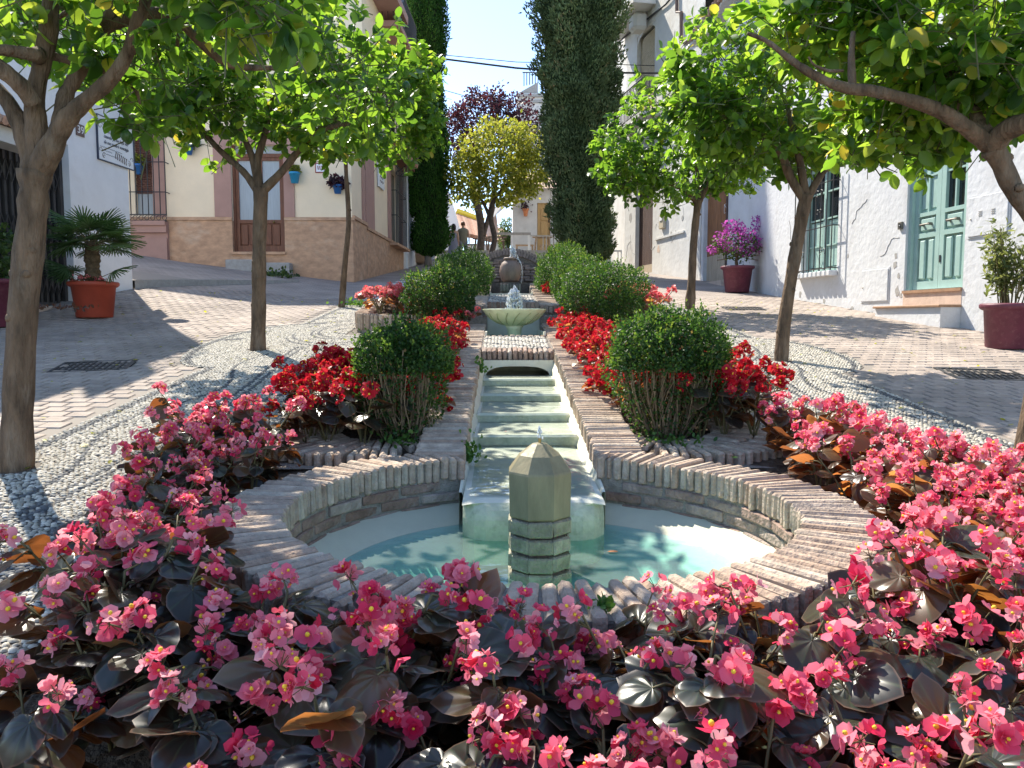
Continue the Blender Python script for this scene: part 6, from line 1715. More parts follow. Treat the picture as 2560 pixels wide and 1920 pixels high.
# ---------------------------------------------------------------- clipped box bushes
BL = ([(0, 0, 0), (.32, .5, .10), (0, 1, -.05), (-.32, .5, .10)], [(0, 1, 2), (0, 2, 3)])
def boxwood(label, dx0, dx1, dy0, dy1, Y, n, leaf, bare=.0, dep=None, nst=26, dry=.12):
    a, b = D(dx0, dy1, Y), D(dx1, dy0, Y)
    cx, zb, zt_ = (a[0] + b[0]) / 2, a[2], b[2]
    w_, h_ = (b[0] - a[0]) / 2, zt_ - zb
    d_ = dep or w_ * .95
    cy = Y + d_ * .55
    t = thing("box_bush", label, "bush", (cx, cy, zb), "clipped box bushes beside the cascade")
    def surf(d):
        q = np.abs(d) ** 3.0
        s_ = 1 / np.maximum(q.sum(1) ** (1 / 3.0), 1e-6)
        return s_
    def samp(k, shell):
        d = rsph(k)
        s_ = surf(d) * (1 + .085 * np.sin(d[:, 0] * 6 + cx * 3) * np.sin(d[:, 1] * 5 + cx) + .06 * np.sin(d[:, 2] * 8 + d[:, 0] * 5) + .04 * np.sin(d[:, 0] * 15 + Y) * np.sin(d[:, 2] * 13))
        rr = (1 - shell * rng.random(k) ** 1.5)
        p = d * (s_ * rr)[:, None]
        taper = np.where(p[:, 2] < 0, 1 + .34 * p[:, 2], 1)
        P = np.stack([cx + p[:, 0] * w_ * taper, cy + p[:, 1] * d_ * taper, zb + (p[:, 2] * .5 + .5) * h_], 1)
        return P, d, p
    n = int(n * 1.5); P, d, p = samp(int(n * 1.6), .5)
    keep = rng.random(len(P)) < np.where(p[:, 2] > -bare_line(bare), 1, .14)
    P, d = P[keep][:n], d[keep][:n]
    k = len(P)
    # leaves come in short upright sprigs
    out = norm(d + rng.normal(0, .5, (k, 3)) + [0, 0, .35])
    dirs = norm(out * .7 + rsph(k) * .8)
    rv = np.clip(rng.beta(2, 2.6, k) * .95 + .16 * np.sin(P[:, 0] * 21) * np.sin(P[:, 2] * 19 + P[:, 1] * 17), 0, .93)
    dr_ = (rng.random(k) < dry * np.clip(.35 - (P[:, 2] - zb) / h_, 0, 1) * 6) | (rng.random(k) < dry * .06)
    rv[dr_] = rng.uniform(.94, 1, dr_.sum())
    scatter("foliage", BL, P, frames(dirs, norm(out + rng.normal(0, .5, (k, 3)))), leaf * rng.uniform(.7, 1.25, k), rv, W['box'], t, smooth=False, kind="stuff")
    # new-growth sprigs standing proud of the cut
    Q, dq, pq = samp(420, .03); ok = pq[:, 2] > .1; Q, dq = Q[ok], dq[ok]
    k = len(Q); L = rng.uniform(.02, .075, k)
    PP = np.concatenate([Q + norm(dq + [0, 0, .7]) * (L * f)[:, None] for f in (.1, .4, .7, 1.)]); dd_ = np.concatenate([norm(dq + rng.normal(0, .7, (k, 3)) + [0, 0, .6]) for _ in range(4)])
    scatter("sprigs", BL, PP, frames(dd_, rsph(len(PP))), np.full(len(PP), leaf * .95), rng.uniform(.55, .93, len(PP)), W['box'], t, kind="stuff")
    inner = MB(); Pc, _, _ = samp(10, 0)
    for i in range(nst):
        a_ = rng.uniform(0, 6.283); r0 = .22 * math.sqrt(rng.random()); r1 = rng.uniform(.45, .92)
        if bare and i % 3: a_ = rng.uniform(-2.7, -.4)
        p0 = np.array([cx + w_ * r0 * math.cos(a_), cy + d_ * r0 * math.sin(a_), zb - .05])
        p3 = np.array([cx + w_ * r1 * math.cos(a_), cy + d_ * r1 * math.sin(a_), zb + h_ * rng.uniform(.5, .85)])
        p1 = p0 + (p3 - p0) * [.5, .5, .28] + rng.normal(0, .015, 3); p2 = p0 + (p3 - p0) * [.85, .85, .62] + rng.normal(0, .015, 3)
        r_ = .009 * rng.uniform(.6, 1.2)
        MB().tube(smoothpath([p0, p1, p2, p3], 3), np.linspace(r_, r_ * .4, 10), 5).build("stem", W['stem_box'], t, smooth=True)
        if i % 2 == 0:
            for _ in range(4):
                s_ = p1 + (p2 - p1) * rng.random(); e_ = s_ + (p3 - p1) * rng.uniform(.3, .6) + rng.normal(0, .05, 3)
                inner.tube([s_, (s_ + e_) / 2 + rng.normal(0, .012, 3), e_], [.0035, .0028, .0015], 4)
    inner.build("side_twigs", W['stem_box'], t, kind="stuff")
    return t
def bare_line(b): return 1 - 2 * b if b else 2.0
boxwood("front left box bush with bare brown stems beside the basin", 762, 965, 706, 972, 4.45, 13000, .024, bare=.62, dep=.30, nst=48)
boxwood("front right box bush with bare brown stems beside the basin", 1325, 1585, 678, 968, 4.5, 15000, .024, bare=.58, dep=.34, nst=52)
boxwood("second left box bush with dry lower leaves behind the pink begonias", 870, 1026, 578, 716, 9.5, 12000, .028, bare=.22, dep=.55, dry=.5)
boxwood("third left box bush with a bright top closest to the clay jar", 938, 1060, 540, 690, 12.0, 11000, .031, dep=.7)
boxwood("second right box bush broad and rounded by the green bowl", 1212, 1405, 572, 724, 9.0, 14000, .028, bare=.12, dep=.55, dry=.2)
boxwood("third right box bush between the broad one and the last one", 1196, 1318, 556, 690, 10.6, 10000, .029, dep=.5)
boxwood("last right box bush with yellowing side near the clay jar", 1160, 1288, 540, 676, 12.2, 11000, .031, dep=.6, dry=.3)
boxwood("small dark box bush behind the last right bush below the cypress", 1185, 1260, 528, 580, 15.5, 4000, .035, dep=.5)

# ---------------------------------------------------------------- planter walls round the bushes
def kerb_run(parent, P, mes, zf, yaw_off=0., step=.052, name="kerb_brick"):
    P = [np.array(p, float) for p in P]
    seg = [np.linalg.norm(b - a) for a, b in zip(P, P[1:])]; L = sum(seg); s = 0.
    while s < L:
        t = s
        for (a, b), l in zip(zip(P, P[1:]), seg):
            if t <= l:
                p = a + (b - a) * t / l; d = (b - a) / l; break
            t -= l
        place(name, mes, (p[0], p[1], zf(p[0], p[1])), math.atan2(d[1], d[0]) + math.pi / 2 + yaw_off, parent)
        s += step
kb_ = brick_meshes("kerb_brick", .26, .042, .11, W['brick'], 5, .009)
kt_ = brick_meshes("kerb_brick", .24, .045, .20, W['brick'], 5, .009)
for s in (-1, 1):
    w_ = "left" if s < 0 else "right"
    bed = thing("lower_flower_bed", "long low brick edged bed with the front box bush %s of the water channel" % w_, "flower bed", (s * .9, 6.5, .6))
    m = MB(); ys = np.arange(4.28, 9.5, .3)
    for ya, yb in zip(ys, ys[1:]):
        q = lambda y: [(s * .60, y, zc(y) - .09), (s * .9, y, zc(y) - .10), (s * 1.2, y, .11 * y + .04)]
        a, b = q(ya), q(yb); m.add([tuple(np.array(p) + [0, 0, random.gauss(0, .012)]) for p in a + b], [(0, 1, 4, 3), (1, 2, 5, 4)])
    m.build("soil", W['soil'], bed)
    zo = lambda x, y: max(.545, .11 * y + .062) - .055
    arc = [(s * (.88 + .40 * math.cos(t)), 4.78 + .40 * math.sin(t)) for t in np.linspace(-math.pi * .93, 0, 16)]
    kerb_run(bed, arc + [(s * 1.28, y) for y in np.arange(4.9, 9.3, .4)], kb_, zo)
    arc2 = [(s * (.88 + .66 * math.cos(t)), 4.78 + .64 * math.sin(t)) for t in np.linspace(-math.pi * .62, -.15, 12)]
    arc2 = [p for p in arc2 if math.hypot(p[0], p[1] - 3) > 1.36]
    if len(arc2) > 1: kerb_run(bed, arc2, kb_, zo, name="apron_brick")
    m = MB()
    for ya, yb in ((4.0, 4.6), (4.6, 5.2)):
        m.add([(s * .62, ya, .47), (s * 1.5, ya, .47), (s * 1.5, yb, .50), (s * .62, yb, .50)], [(0, 1, 2, 3)])
    m.build("apron", W['mortar'], bed)
    m = MB(); m.box(s * 1.405 - .006, s * 1.405 + .006, 4.9, 9.4, .2, .5); 
    for ya, yb in zip(np.arange(4.8, 9.3, .5), np.arange(5.3, 9.8, .5)):
        m.add([(s * 1.16, ya, .11 * ya + .03), (s * 1.41, ya, .11 * ya + .03), (s * 1.41, yb, .11 * yb + .03), (s * 1.16, yb, .11 * yb + .03), (s * 1.41, ya, .11 * ya - .1), (s * 1.41, yb, .11 * yb - .1)], [(0, 1, 2, 3), (1, 4, 5, 2)])
    m.build("kerb_core", W['mortar'], bed)
    pl_ = thing("raised_planter", "raised brick planter with rounded corner %s of the bowl pool" % w_, "planter", (s * 1.3, 11.5, 1.2))
    zp = lambda x, y: 1.31 + .115 * (y - 9.7) - .10
    arc = [(s * (.70), 9.72), (s * 1.5, 9.72)] + [(s * (1.5 + .45 * math.sin(t)), 10.17 - .45 * math.cos(t)) for t in np.linspace(.2, math.pi / 2, 8)] + [(s * 1.95, y) for y in np.arange(10.4, 14.4, .4)]
    kerb_run(pl_, arc, kt_, zp)
    m = MB(); pts = [(s * .66, 9.62)] + [(s * 1.5, 9.62)] + [(s * (1.5 + .54 * math.sin(t)), 10.17 - .54 * math.cos(t)) for t in np.linspace(.2, math.pi / 2, 8)] + [(s * 2.04, 14.3), (s * .66, 14.3)]
    n_ = len(pts); m.add([(x, y, .9) for x, y in pts] + [(x, y, zp(x, y) + .06) for x, y in pts], [(i, (i + 1) % n_, n_ + (i + 1) % n_, n_ + i) for i in range(n_)] + [tuple(range(n_, 2 * n_))]); m.build("planter_core", W['mortar'], pl_)
    m = MB()
    for ya, yb in zip(np.arange(9.86, 14.1, .4), np.arange(10.26, 14.5, .4)):
        m.add([(s * .66, ya, zp(0, ya) + .085), (s * 1.82, ya, zp(0, ya) + .085), (s * 1.82, min(yb, 14.3), zp(0, yb) + .085), (s * .66, min(yb, 14.3), zp(0, yb) + .085)], [(0, 1, 2, 3)])
    m.build("soil", W['soil'], pl_)
# ---------------------------------------------------------------- begonias
def beg_leaf(cup, fold, wave, lm='beg_leaf'):
    n = 18; ths = [-math.pi + .16 + (2 * math.pi - .32) * i / (n - 1) for i in range(n)]
    def R(t):
        r = .52 + .36 * math.cos(t) + .13 * math.exp(-(t / .30) ** 2)
        return r * (1.10 if t > 0 else .92) * (1 if abs(t) < 2.5 else 1 - .25 * (abs(t) - 2.5))
    vs = [(0, 0, 0)]
    for f in (.5, .93, 1.0):
        for t in ths:
            r = R(t) * f; x, y = r * math.sin(t), r * math.cos(t)
            z = -cup * r * r + fold * abs(x) * (1 if f < 1 else .7) + wave * f * math.sin(t * 4.5)
            vs.append((x, y, z))
    fs = []
    for i in range(n - 1):
        fs.append((0, 1 + i + 1, 1 + i)); fs.append((1 + i, 1 + i + 1, 1 + n + i + 1, 1 + n + i)); fs.append((1 + n + i, 1 + n + i + 1, 1 + 2 * n + i + 1, 1 + 2 * n + i))
    me = bpy.data.meshes.new("leaf"); me.from_pydata(vs, [], fs); me.materials.append(W[lm])
    me.polygons.foreach_set("use_smooth", [True] * len(fs)); at_ = me.attributes.new('rim', 'FLOAT', 'POINT'); at_.data.foreach_set('value', [0.] + [.5] * n + [.93] * n + [1.] * n); return me
BLEAF = [beg_leaf(.28, .10, .02), beg_leaf(.40, .02, .03), beg_leaf(.10, .20, .03), beg_leaf(.55, .10, .02), beg_leaf(-.12, .05, .04)]
BLEAF_SUN_TINT = [beg_leaf(a, b, c, 'beg_leaf_sun_tint') for a, b, c in ((.28, .10, .02), (.40, .02, .03), (.10, .20, .03), (-.12, .05, .04))]
def bloom(mat, kind):
    m = MB()
    def petal(a, L, wd, cup, tilt):
        c, s = math.cos(a), math.sin(a); vs = []
        for (u, v) in ((0, 0), (.45, .85), (.8, .8), (1.02, .0), (.8, -.8), (.45, -.85), (.55, 0)):
            r = u * L; w_ = v * wd; z = cup * u * u + tilt * u - .3 * cup * abs(v)
            vs.append((r * c - w_ * s, r * s + w_ * c, z))
        m.add(vs, [(0, 1, 6), (1, 2, 6), (2, 3, 6), (3, 4, 6), (4, 5, 6), (5, 0, 6)], 0)
    if kind == 0:
        for a in (1.57, -1.57): petal(a, .022, .0155, .004, .003)
        for a in (0, 3.14): petal(a, .018, .008, .006, .004)
        m.lathe([(.0015, .003), (.004, .006), (.0035, .010), (.001, .012)], (0, 0, 0), 6, mi=1)
    elif kind == 1:
        for k in range(5): petal(k * 1.257 + .3, .020, .012, .005, .004 + .004 * (k % 2))
        for k in range(4): petal(k * 1.57 + .6, .011, .007, .006, .008)
        m.lathe([(.001, .006), (.003, .010), (.001, .013)], (0, 0, 0), 5, mi=1)
    else:
        for a in (1.57, -1.57): petal(a, .018, .013, -.002, .016)
        for a in (0, 3.14): petal(a, .011, .006, .0, .012)
    return m.mesh("flower", [mat, W['stamen']], None, True)
BLOOM = {c: [bloom(W[c], k) for k in (0, 0, 1, 2)] for c in ("pink", "red", "coral")}
def beg_proto(h, nl, nc, nb, ls, spread):
    st = MB(); leaves, flowers = [], []
    ns = 4
    tops = []
    for i in range(ns):
        a = i * 2 * math.pi / ns + rng.uniform(-.5, .5); L = spread * rng.uniform(.35, .9)
        tp = np.array([L * math.cos(a), L * math.sin(a), h * rng.uniform(.72, 1.0)])
        p = smoothpath([np.array([0, 0, -.03]), tp * [.35, .35, .45], tp], 3)
        st.tube(p, np.linspace(.0045, .0025, len(p)), 5); tops.append((p, a))
    for i in range(nl):
        p, a = tops[i % ns]; f = rng.uniform(.5, 1.0); q = p[min(len(p) - 1, int(f * (len(p) - 1)))]
        aa = a + rng.uniform(-1.9, 1.9)
        o = np.array([math.cos(aa), math.sin(aa), 0])
        b = q + o * rng.uniform(.02, .055) + [0, 0, rng.uniform(-.005, .02)]
        st.tube([q, (q + b) / 2 + [0, 0, .008], b], [.0026, .0024, .002], 4)
        d = norm(o * .9 + [0, 0, rng.uniform(-.55, .25)] + rng.normal(0, .25, 3))
        n = norm(np.array([0, -.12, 1.]) + o * .35 + rng.normal(0, .30, 3))
        leaves.append((frames(d[None], n[None])[0], b, ls * rng.uniform(.62, 1.15)))
    for i in range(nc):
        p, a = tops[i % ns]; q = p[-1]
        c = q + np.array([math.cos(a) * .025, math.sin(a) * .025, rng.uniform(.0, .03)]) + rng.normal(0, .012, 3)
        st.tube([q, (q + c) / 2, c], [.0025, .002, .0018], 4)
        for j in range(nb):
            o = norm(rng.normal(0, 1, 3) + [0, -.25, .55]); f = c + o * rng.uniform(.010, .033)
            st.tube([c, f - o * .004], .0009, 3, cap=False)
            R = frames(norm(np.cross(o, rng.normal(0, 1, 3)))[None], o[None])[0]
            flowers.append((R, f, rng.uniform(.5, 1.12)))
    return st.mesh("stem", W['stem_beg'], None, True), leaves, flowers
BIG = [beg_proto(.34, 42, 4, 11, .082, .18) for _ in range(6)]
MIDP = [beg_proto(.27, 28, 4, 12, .070, .16) for _ in range(6)]
REDP = [beg_proto(.16, 8, 5, 10, .050, .14) for _ in range(5)]
REDL = [beg_proto(.24, 18, 5, 11, .062, .17) for _ in range(4)]
def begonia(x, y, z, protos, colour, label, group, sc_=1., fl=1.0, lv_set=None):
    st, lv, fw = random.choice(protos)
    rot = random.uniform(0, 6.28)
    t = thing("begonia", label, "begonia", (x, y, z), group, rot)
    o = bpy.data.objects.new("stem", st); link(o, t); o.scale = (sc_,) * 3
    for R, b, s in lv:
        piece("leaf", random.choice(lv_set or BLEAF), mat4(R, np.array(b) * sc_, s * sc_), t)
    for R, b, s in fw:
        if random.random() > fl: continue
        piece("flower", random.choice(BLOOM[colour]), mat4(R, np.array(b) * sc_, s * sc_ * random.uniform(.85, 1.1)), t)
    return t
# soil of the front bed
def mound(x, y): return .085 * math.exp(-((math.hypot(x, y - 3) - 1.40) / .40) ** 2) * float(sst((3.2 - y) / 1.4))
m = MB(); A_ = np.radians(np.arange(-228, 49, 6)); Rr = [1.16, 1.4, 1.7, 2.1, 2.6, 3.1]
for a in A_:
    for r in Rr:
        x, y = r * math.cos(a), 3 + r * math.sin(a); y = max(.0, min(4.42, y)); x = max(-float(bed_x(-1, y)), min(float(bed_x(1, y)), x))
        m.v.append((x, y, float(gz(x, y)) + .022 + mound(x, y) + random.gauss(0, .012)))
k = len(Rr)
for i in range(len(A_) - 1):
    for j in range(k - 1): m.f.append((i * k + j, i * k + j + 1, i * k + k + j + 1, i * k + k + j)); m.m.append(0)
tag(m.build("bed_soil", W['soil'], smooth=True), kind="structure")
cnt = 0
for j, y in enumerate(np.arange(.98, 4.42, .175)):
    for x in np.arange(-2.4, 2.41, .195):
        xx = x + (.10 if j % 2 else 0) + random.gauss(0, .03); yy = y + random.gauss(0, .03)
        r = math.hypot(xx, yy - 3)
        if r < 1.36 or abs(xx) > .67 * yy + .42 or xx < -float(bed_x(-1, yy)) + .12 or xx > float(bed_x(1, yy)) - .10: continue
        if yy > 3.75 and abs(xx) < 1.42: continue
        if math.hypot(abs(xx) - 2.73, yy - 4.15) < .3: continue
        if yy < 1.5 and xx < -.80: continue
        front = r < 9 and yy < 2.0
        zone = "front" if yy < 1.85 else ("left" if xx < 0 else "right")
        lab = {"front": "pink begonia with large dark leaves in the bed before the basin", "left": "pink begonia with bronze leaves in the shaded bed left of the basin", "right": "pink begonia with leaves coloured coppery as if sunlit in the bed right of the basin"}[zone]
        begonia(xx, yy, float(gz(xx, yy)) + .02 + mound(xx, yy), BIG if zone == "front" or (zone == "left" and yy < 2.1) else MIDP, "pink", lab, "begonias in the %s bed" % zone,
                random.uniform(.92, 1.18) * (1.05 if zone == "front" else 1.1), fl=.80 if zone == "front" else (.85 if zone == "left" else 1.0), lv_set=BLEAF_SUN_TINT if (zone == "right" or (xx > .9 and yy > 1.5)) else None)
        cnt += 1
# one tall stem reaching over the rim
begonia(-.30, 1.56, .29, BIG, "pink", "tall pink begonia leaning over the front rim left of the post", None, 1.12, 1.)
begonia(.95, 1.86, .34, BIG, "pink", "tall pink begonia leaning over the front rim right of the post", None, 1.12, 1.)
# red and pink begonias in the long beds
def zbed(x, y): return zc(y) - .10 if abs(x) < .9 else max(.11 * y + .04, .5)
for (x0, x1, y0, y1, pr, colr, lab, grp, st_, s_) in (
    (-1.30, -.98, 4.45, 5.6, REDL, "red", "dark leaved red begonia left of the front left box bush", "red begonias beside the front left bush", .155, 1.45),
    (-.68, -.52, 5.0, 7.9, REDP, "red", "low red begonia between the left coping and the box bush", "red begonias along the left coping", .17, 1.45),
    (-1.15, -.80, 6.9, 9.3, REDP, "red", "low red begonia in the left bed behind the front bush", "red begonias in the left bed", .34, 1.2),
    (.64, .96, 5.2, 9.0, REDP, "red", "bright red begonia in the right bed along the coping", "red begonias along the right coping", .18, 1.45),
    (1.08, 1.42, 4.62, 5.9, REDL, "red", "red begonia behind and right of the front right box bush", "red begonias beside the front right bush", .16, 1.5),
    (-1.75, -1.45, 9.95, 11.0, REDP, "coral", "pink begonia at the rounded corner of the left planter", "pink begonias on the left planter", .22, 1.8),
    (1.50, 1.85, 9.6, 11.2, REDP, "coral", "coral pink begonia at the corner of the right planter", "coral begonias on the right planter", .24, 1.8),
    (.62, .72, 11.9, 12.9, REDP, "red", "red begonia spilling beside the last right box bush near the jar", "red begonias near the jar", .22, 1.2)):
    for y in np.arange(y0, y1, st_):
        for x in np.arange(x0, x1 + .001, st_):
            xx, yy = x + random.gauss(0, .025), y + random.gauss(0, .025)
            z = 1.31 + .115 * (yy - 9.7) - .02 if yy > 9.5 else zbed(xx, yy)
            begonia(xx, yy, z, pr, colr, lab, grp, s_ * random.uniform(.85, 1.1), 1., lv_set=BLEAF_SUN_TINT if pr is REDP else BLEAF)  # small red and coral plants reuse the leaf tinted for sunlight
begonia(-.57, 9.35, 1.17, REDP, "coral", "lone pink begonia beside the left pier of the bowl pool", None, 1.1)
begonia(-1.25, 9.75, 1.2, REDP, "red", "red begonia at the foot of the second left box bush", None, 1.3)

# weeds and little plants
def weeds(label, p, n, r, leaf, mat, h=.1, name="weed_tuft", cat="weeds"):
    q = np.array(p) + np.stack([rng.normal(0, r, n), rng.normal(0, r, n), np.abs(rng.normal(0, h, n))], 1)
    o = scatter(name, LEAF, q, frames(norm(rng.normal(0, 1, (n, 3)) + [0, 0, .8]), rsph(n)), leaf * rng.uniform(.6, 1.3, n), rng.random(n), mat, None, smooth=True)
    return tag(o, label, cat, kind="stuff")
weeds("small weeds in the soil under the front left bush", (-.72, 4.42, .53), 90, .07, .035, W['weed'], .04)
weeds("small weeds in the soil under the front right bush", (.82, 4.45, .53), 110, .1, .03, W['weed'], .03)
weeds("light green weeds at the foot of the young tree", ground(768, 664) + [0, 0, .02], 140, .14, .06, W['weed'], .06)
weeds("dark weeds growing on the street before the yellow house", ground(603, 600) + [0, 0, .02], 160, .22, .09, W['shrub'], .07)
weeds("ivy tuft hanging on the left channel wall", (-.33, 4.25, .47), 110, .03, .03, W['weed'], .05, "ivy_tuft", "ivy")
weeds("ivy strip hanging on the upper left channel wall", (-.335, 6.6, .80), 130, .03, .03, W['weed'], .05, "ivy_tuft", "ivy")
weeds("tiny green plant in a gap on the front rim", (.10, 1.83, RIM + .0), 40, .012, .02, W['weed'], .012)
weeds("fallen dry leaves by the gate threshold", ground(125, 668) + [0, 0, .01], 60, .22, .05, W['beg_leaf_mass'], .01, "dry_leaves", "dry leaves")
for i, (x, y, z, lab) in enumerate(((.55, 2.75, .241, "brown dead leaf floating in the basin right of the post"), (.36, 3.28, .241, "small dark leaf scrap floating behind the post"), (.62, 2.72, .241, "curled dead leaf floating beside the brown one"), (1.05, 2.9 + 1.0, RIM + .006, "dry green leaf lying on the right rim bricks"), (-.12, 4.80, .55, "pink petal lying on the lowest channel step"), (-1.05, 4.2, .552, "red petal fallen on the left brick apron"))):
    m = MB(); s_ = .05 if i < 4 else .022; a = rng.uniform(0, 6.28)
    vs = [(x + s_ * (px_ * math.cos(a) - py_ * math.sin(a)), y + s_ * (px_ * math.sin(a) + py_ * math.cos(a)), z + s_ * .35 * abs(pz_ + .1)) for px_, py_, pz_ in LEAF[0]]
    m.add(vs, LEAF[1]); tag(m.build("fallen_leaf" if i < 4 else "fallen_petal", W['oldwood'] if i < 3 else (W['weed'] if i == 3 else W['red']), smooth=True), lab, "leaf" if i < 4 else "petal")
LT = []
for _ in range(420):
    sd_ = random.choice((-1, 1)); y_ = random.uniform(3.8, 15); x_ = sd_ * random.uniform(1.5, 6.2)
    if sd_ < 0 and x_ < float(WLx(y_)) + .1 or sd_ > 0 and x_ > float(WRx(y_)) - .1: continue
    LT.append((x_, y_, float(gz(x_, y_)) + .022))
LT = np.array(LT); k = len(LT)
tag(scatter("leaf_litter", LEAF, LT, frames(norm(rsph(k) * [1, 1, .15]), norm(rng.normal(0, .25, (k, 3)) + [0, 0, 1])), rng.uniform(.02, .06, k), rng.uniform(.6, 1, k), W['yellowleaf'], None), kind="stuff")
m = MB().cbox(-1.18, -1.0, 1.22, 1.36, .12, .20, .03); tag(m.build("stone", W['stepstone']), "pale stone lying on the soil in the bottom left corner", "stone")

# ---------------------------------------------------------------- pots
def pot(t, p, rb, rt, h, mat, rim=.035):
    MB().lathe([(rb * .96, 0), (rb, .01), (rt * .93, h - rim * 2.2), (rt, h - rim * 2), (rt + rim * .7, h - rim * 1.4), (rt + rim * .8, h - rim * .5), (rt + rim * .4, h), (rt - rim * .3, h - .005), (rt * .9, h - .06)], p, 40).build("pot", mat, t, smooth=True)
    MB().lathe([(.02, h - .07), (rt * .92, h - .075)], p, 24).build("soil", W['soil'], t)
def frond_mesh(nbl, spread, droop):
    m = MB()
    for i in range(nbl):
        a = (i / (nbl - 1) - .5) * spread; L = 1 - .25 * abs(i / (nbl - 1) - .5) * 2
        L *= rng.uniform(.9, 1.05); w_ = .030
        c, s = math.cos(a), math.sin(a); vs = []
        for u in (.05, .45, .8, 1.0):
            ww = w_ * (1 - .75 * (u > .9)) * (.5 if u < .1 else 1); z = -droop * u * u * (.5 + .5 * abs(math.sin(a))) + .02 * (i % 2)
            for k in (-1, 0, 1): vs.append((u * L * s + k * ww * c, u * L * c - k * ww * s, z + (.018 if k else 0)))
        m.add(vs, [(r * 3 + k, r * 3 + k + 1, r * 3 + k + 4, r * 3 + k + 3) for r in range(3) for k in range(2)])
    return m.mesh("frond", W['palm_obj'], None, True)
FR = [frond_mesh(26, 3.9, .18), frond_mesh(24, 3.4, .30), frond_mesh(26, 4.2, .12)]
pp = ground(205, 686)
t = thing("potted_palm", "fan palm in a big red terracotta pot beside the black gate", "potted palm", pp)
b = wbase(t); pp = pp + np.array([0, 0, 0]); pot(t, pp, .235, .305, .50, W['terracotta'], .035)
prof = [(.09, .4), (.10, .50)]
for i in range(14): prof += [(.09 + .014 * (i % 2) + .01 * math.sin(i), .54 + i * .036)]
MB().lathe(prof + [(.06, 1.06)], pp, 14).build("trunk", W['palmtrunk'], t)
top = pp + np.array([0, 0, 1.02]); stems = MB()
for i in range(30):
    a = i * 2.399; el = 1.0 - (i / 30) * 1.15
    d = np.array([math.cos(a) * math.cos(el), math.sin(a) * math.cos(el), math.sin(el)])
    L = rng.uniform(.28, .38); e = top + d * L + [0, 0, -.02 * (1 - el)]
    stems.tube([top, top + d * L * .5 + [0, 0, .02], e], [.009, .007, .005], 4)
    dd_ = norm(d + [0, 0, -.15]); n_ = norm(np.cross(np.cross(dd_, [0, 0, 1.]), dd_) + rng.normal(0, .2, 3))
    piece("frond", FR[i % 3], mat4(frames(dd_[None], n_[None])[0], e - b, rng.uniform(.31, .40)), t)
for i in range(5):
    a = 2.6 + i * .5 if i < 4 else -.3; d = norm(np.array([math.cos(a), math.sin(a) * .6, .35]))
    q = pp + np.array([0, 0, .52]); e = q + d * .35
    stems.tube([q, e], [.008, .005], 4); piece("frond", FR[i % 3], mat4(frames(d[None], np.array([[0, -.4, 1.]]))[0], e - b, .34), t)
stems.build("petioles", W['palm'] if False else W['stem_beg'], t)
for i in range(9):
    a = -2.9 + i * .33; begonia(pp[0] + .22 * math.cos(a), pp[1] + .22 * math.sin(a), pp[2] + .43, REDP, "coral", "small pink begonia at the foot of the potted palm", "begonias in the palm pot", .75, .35)

def shrub_plant(t, c, r, n, leaf, mat, name="foliage"):
    d = rsph(n); rad = .3 + .7 * rng.random(n) ** .5
    P = np.array(c) + d * np.array(r) * (rad * (1 + .2 * np.sin(d[:, 0] * 6) * np.sin(d[:, 2] * 5)))[:, None]
    return scatter(name, LEAF, P, frames(norm(d + rng.normal(0, .6, (n, 3))), norm(d + [0, 0, .6] + rng.normal(0, .5, (n, 3)))), leaf * rng.uniform(.7, 1.3, n), rng.beta(2, 2, n), mat, t, smooth=True, kind="stuff")
pp = ground(1592, 632)
t = thing("potted_bougainvillea", "magenta bougainvillea in a plum pot by the brown plank door", "potted plant", pp)
pot(t, pp, .25, .335, .57, W['purplepot'], .035)
c0 = pp + np.array([0, 0, .52])
limb("trunk", [c0, c0 + [-.03, 0, .16], c0 + [.0, 0, .32]], [.042, .035, .03], W['bark'], t, 8)
for i in range(16):
    a = i * .9; e = c0 + np.array([math.cos(a) * .45, math.sin(a) * .35, .45 + .28 * math.sin(i * 1.7)]); limb("branch", [c0 + [0, 0, .28], c0 + (e - c0) * .5 + [0, 0, .12], e], [.014, .009, .005], W['stem_box'], t, 5)
shrub_plant(t, c0 + [0, 0, .47], (.52, .42, .32), 900, .055, W['shrub'])
shrub_plant(t, c0 + [0, -.04, .60], (.53, .42, .30), 1000, .05, W['boug'], "bracts"); shrub_plant(t, c0 + [.50, 0, .42], (.22, .2, .14), 160, .05, W['boug'], "bracts"); shrub_plant(t, c0 + [-.10, 0, .92], (.24, .2, .14), 200, .048, W['boug'], "bracts"); shrub_plant(t, c0 + [.38, 0, .98], (.10, .1, .17), 90, .045, W['boug'], "bracts"); shrub_plant(t, c0 + [-.56, 0, .40], (.12, .1, .07), 60, .048, W['boug'], "bracts")
pp = ground(2180, 753)
t = thing("potted_bamboo", "feathery bamboo in a plum pot at the right edge below the meter door", "potted bamboo", pp)
pot(t, pp, .235, .285, .50, W['purplepot'], .035)
q, dr_, nr = [], [], []
for i in range(26):
    a = rng.uniform(0, 6.283); r0 = .13 * math.sqrt(rng.random()); h = rng.uniform(.45, .98)
    s0 = pp + np.array([r0 * math.cos(a), r0 * math.sin(a), .43]); e = s0 + np.array([math.cos(a) * .28 * rng.random(), math.sin(a) * .25 * rng.random(), h])
    limb("cane", [s0, (s0 + e) / 2 + [0, 0, .05], e], [.008, .006, .003], W['stem_beg'], t, 5)
    for k in range(46):
        f = rng.uniform(.38, 1.05); p = s0 + (e - s0) * f + rng.normal(0, .055, 3)
        q.append(p); dr_.append(norm(rng.normal(0, 1, 3) + [math.cos(a) * .6, math.sin(a) * .6, -.15])); nr.append(rng.normal(0, .6, 3) + [0, 0, 1])
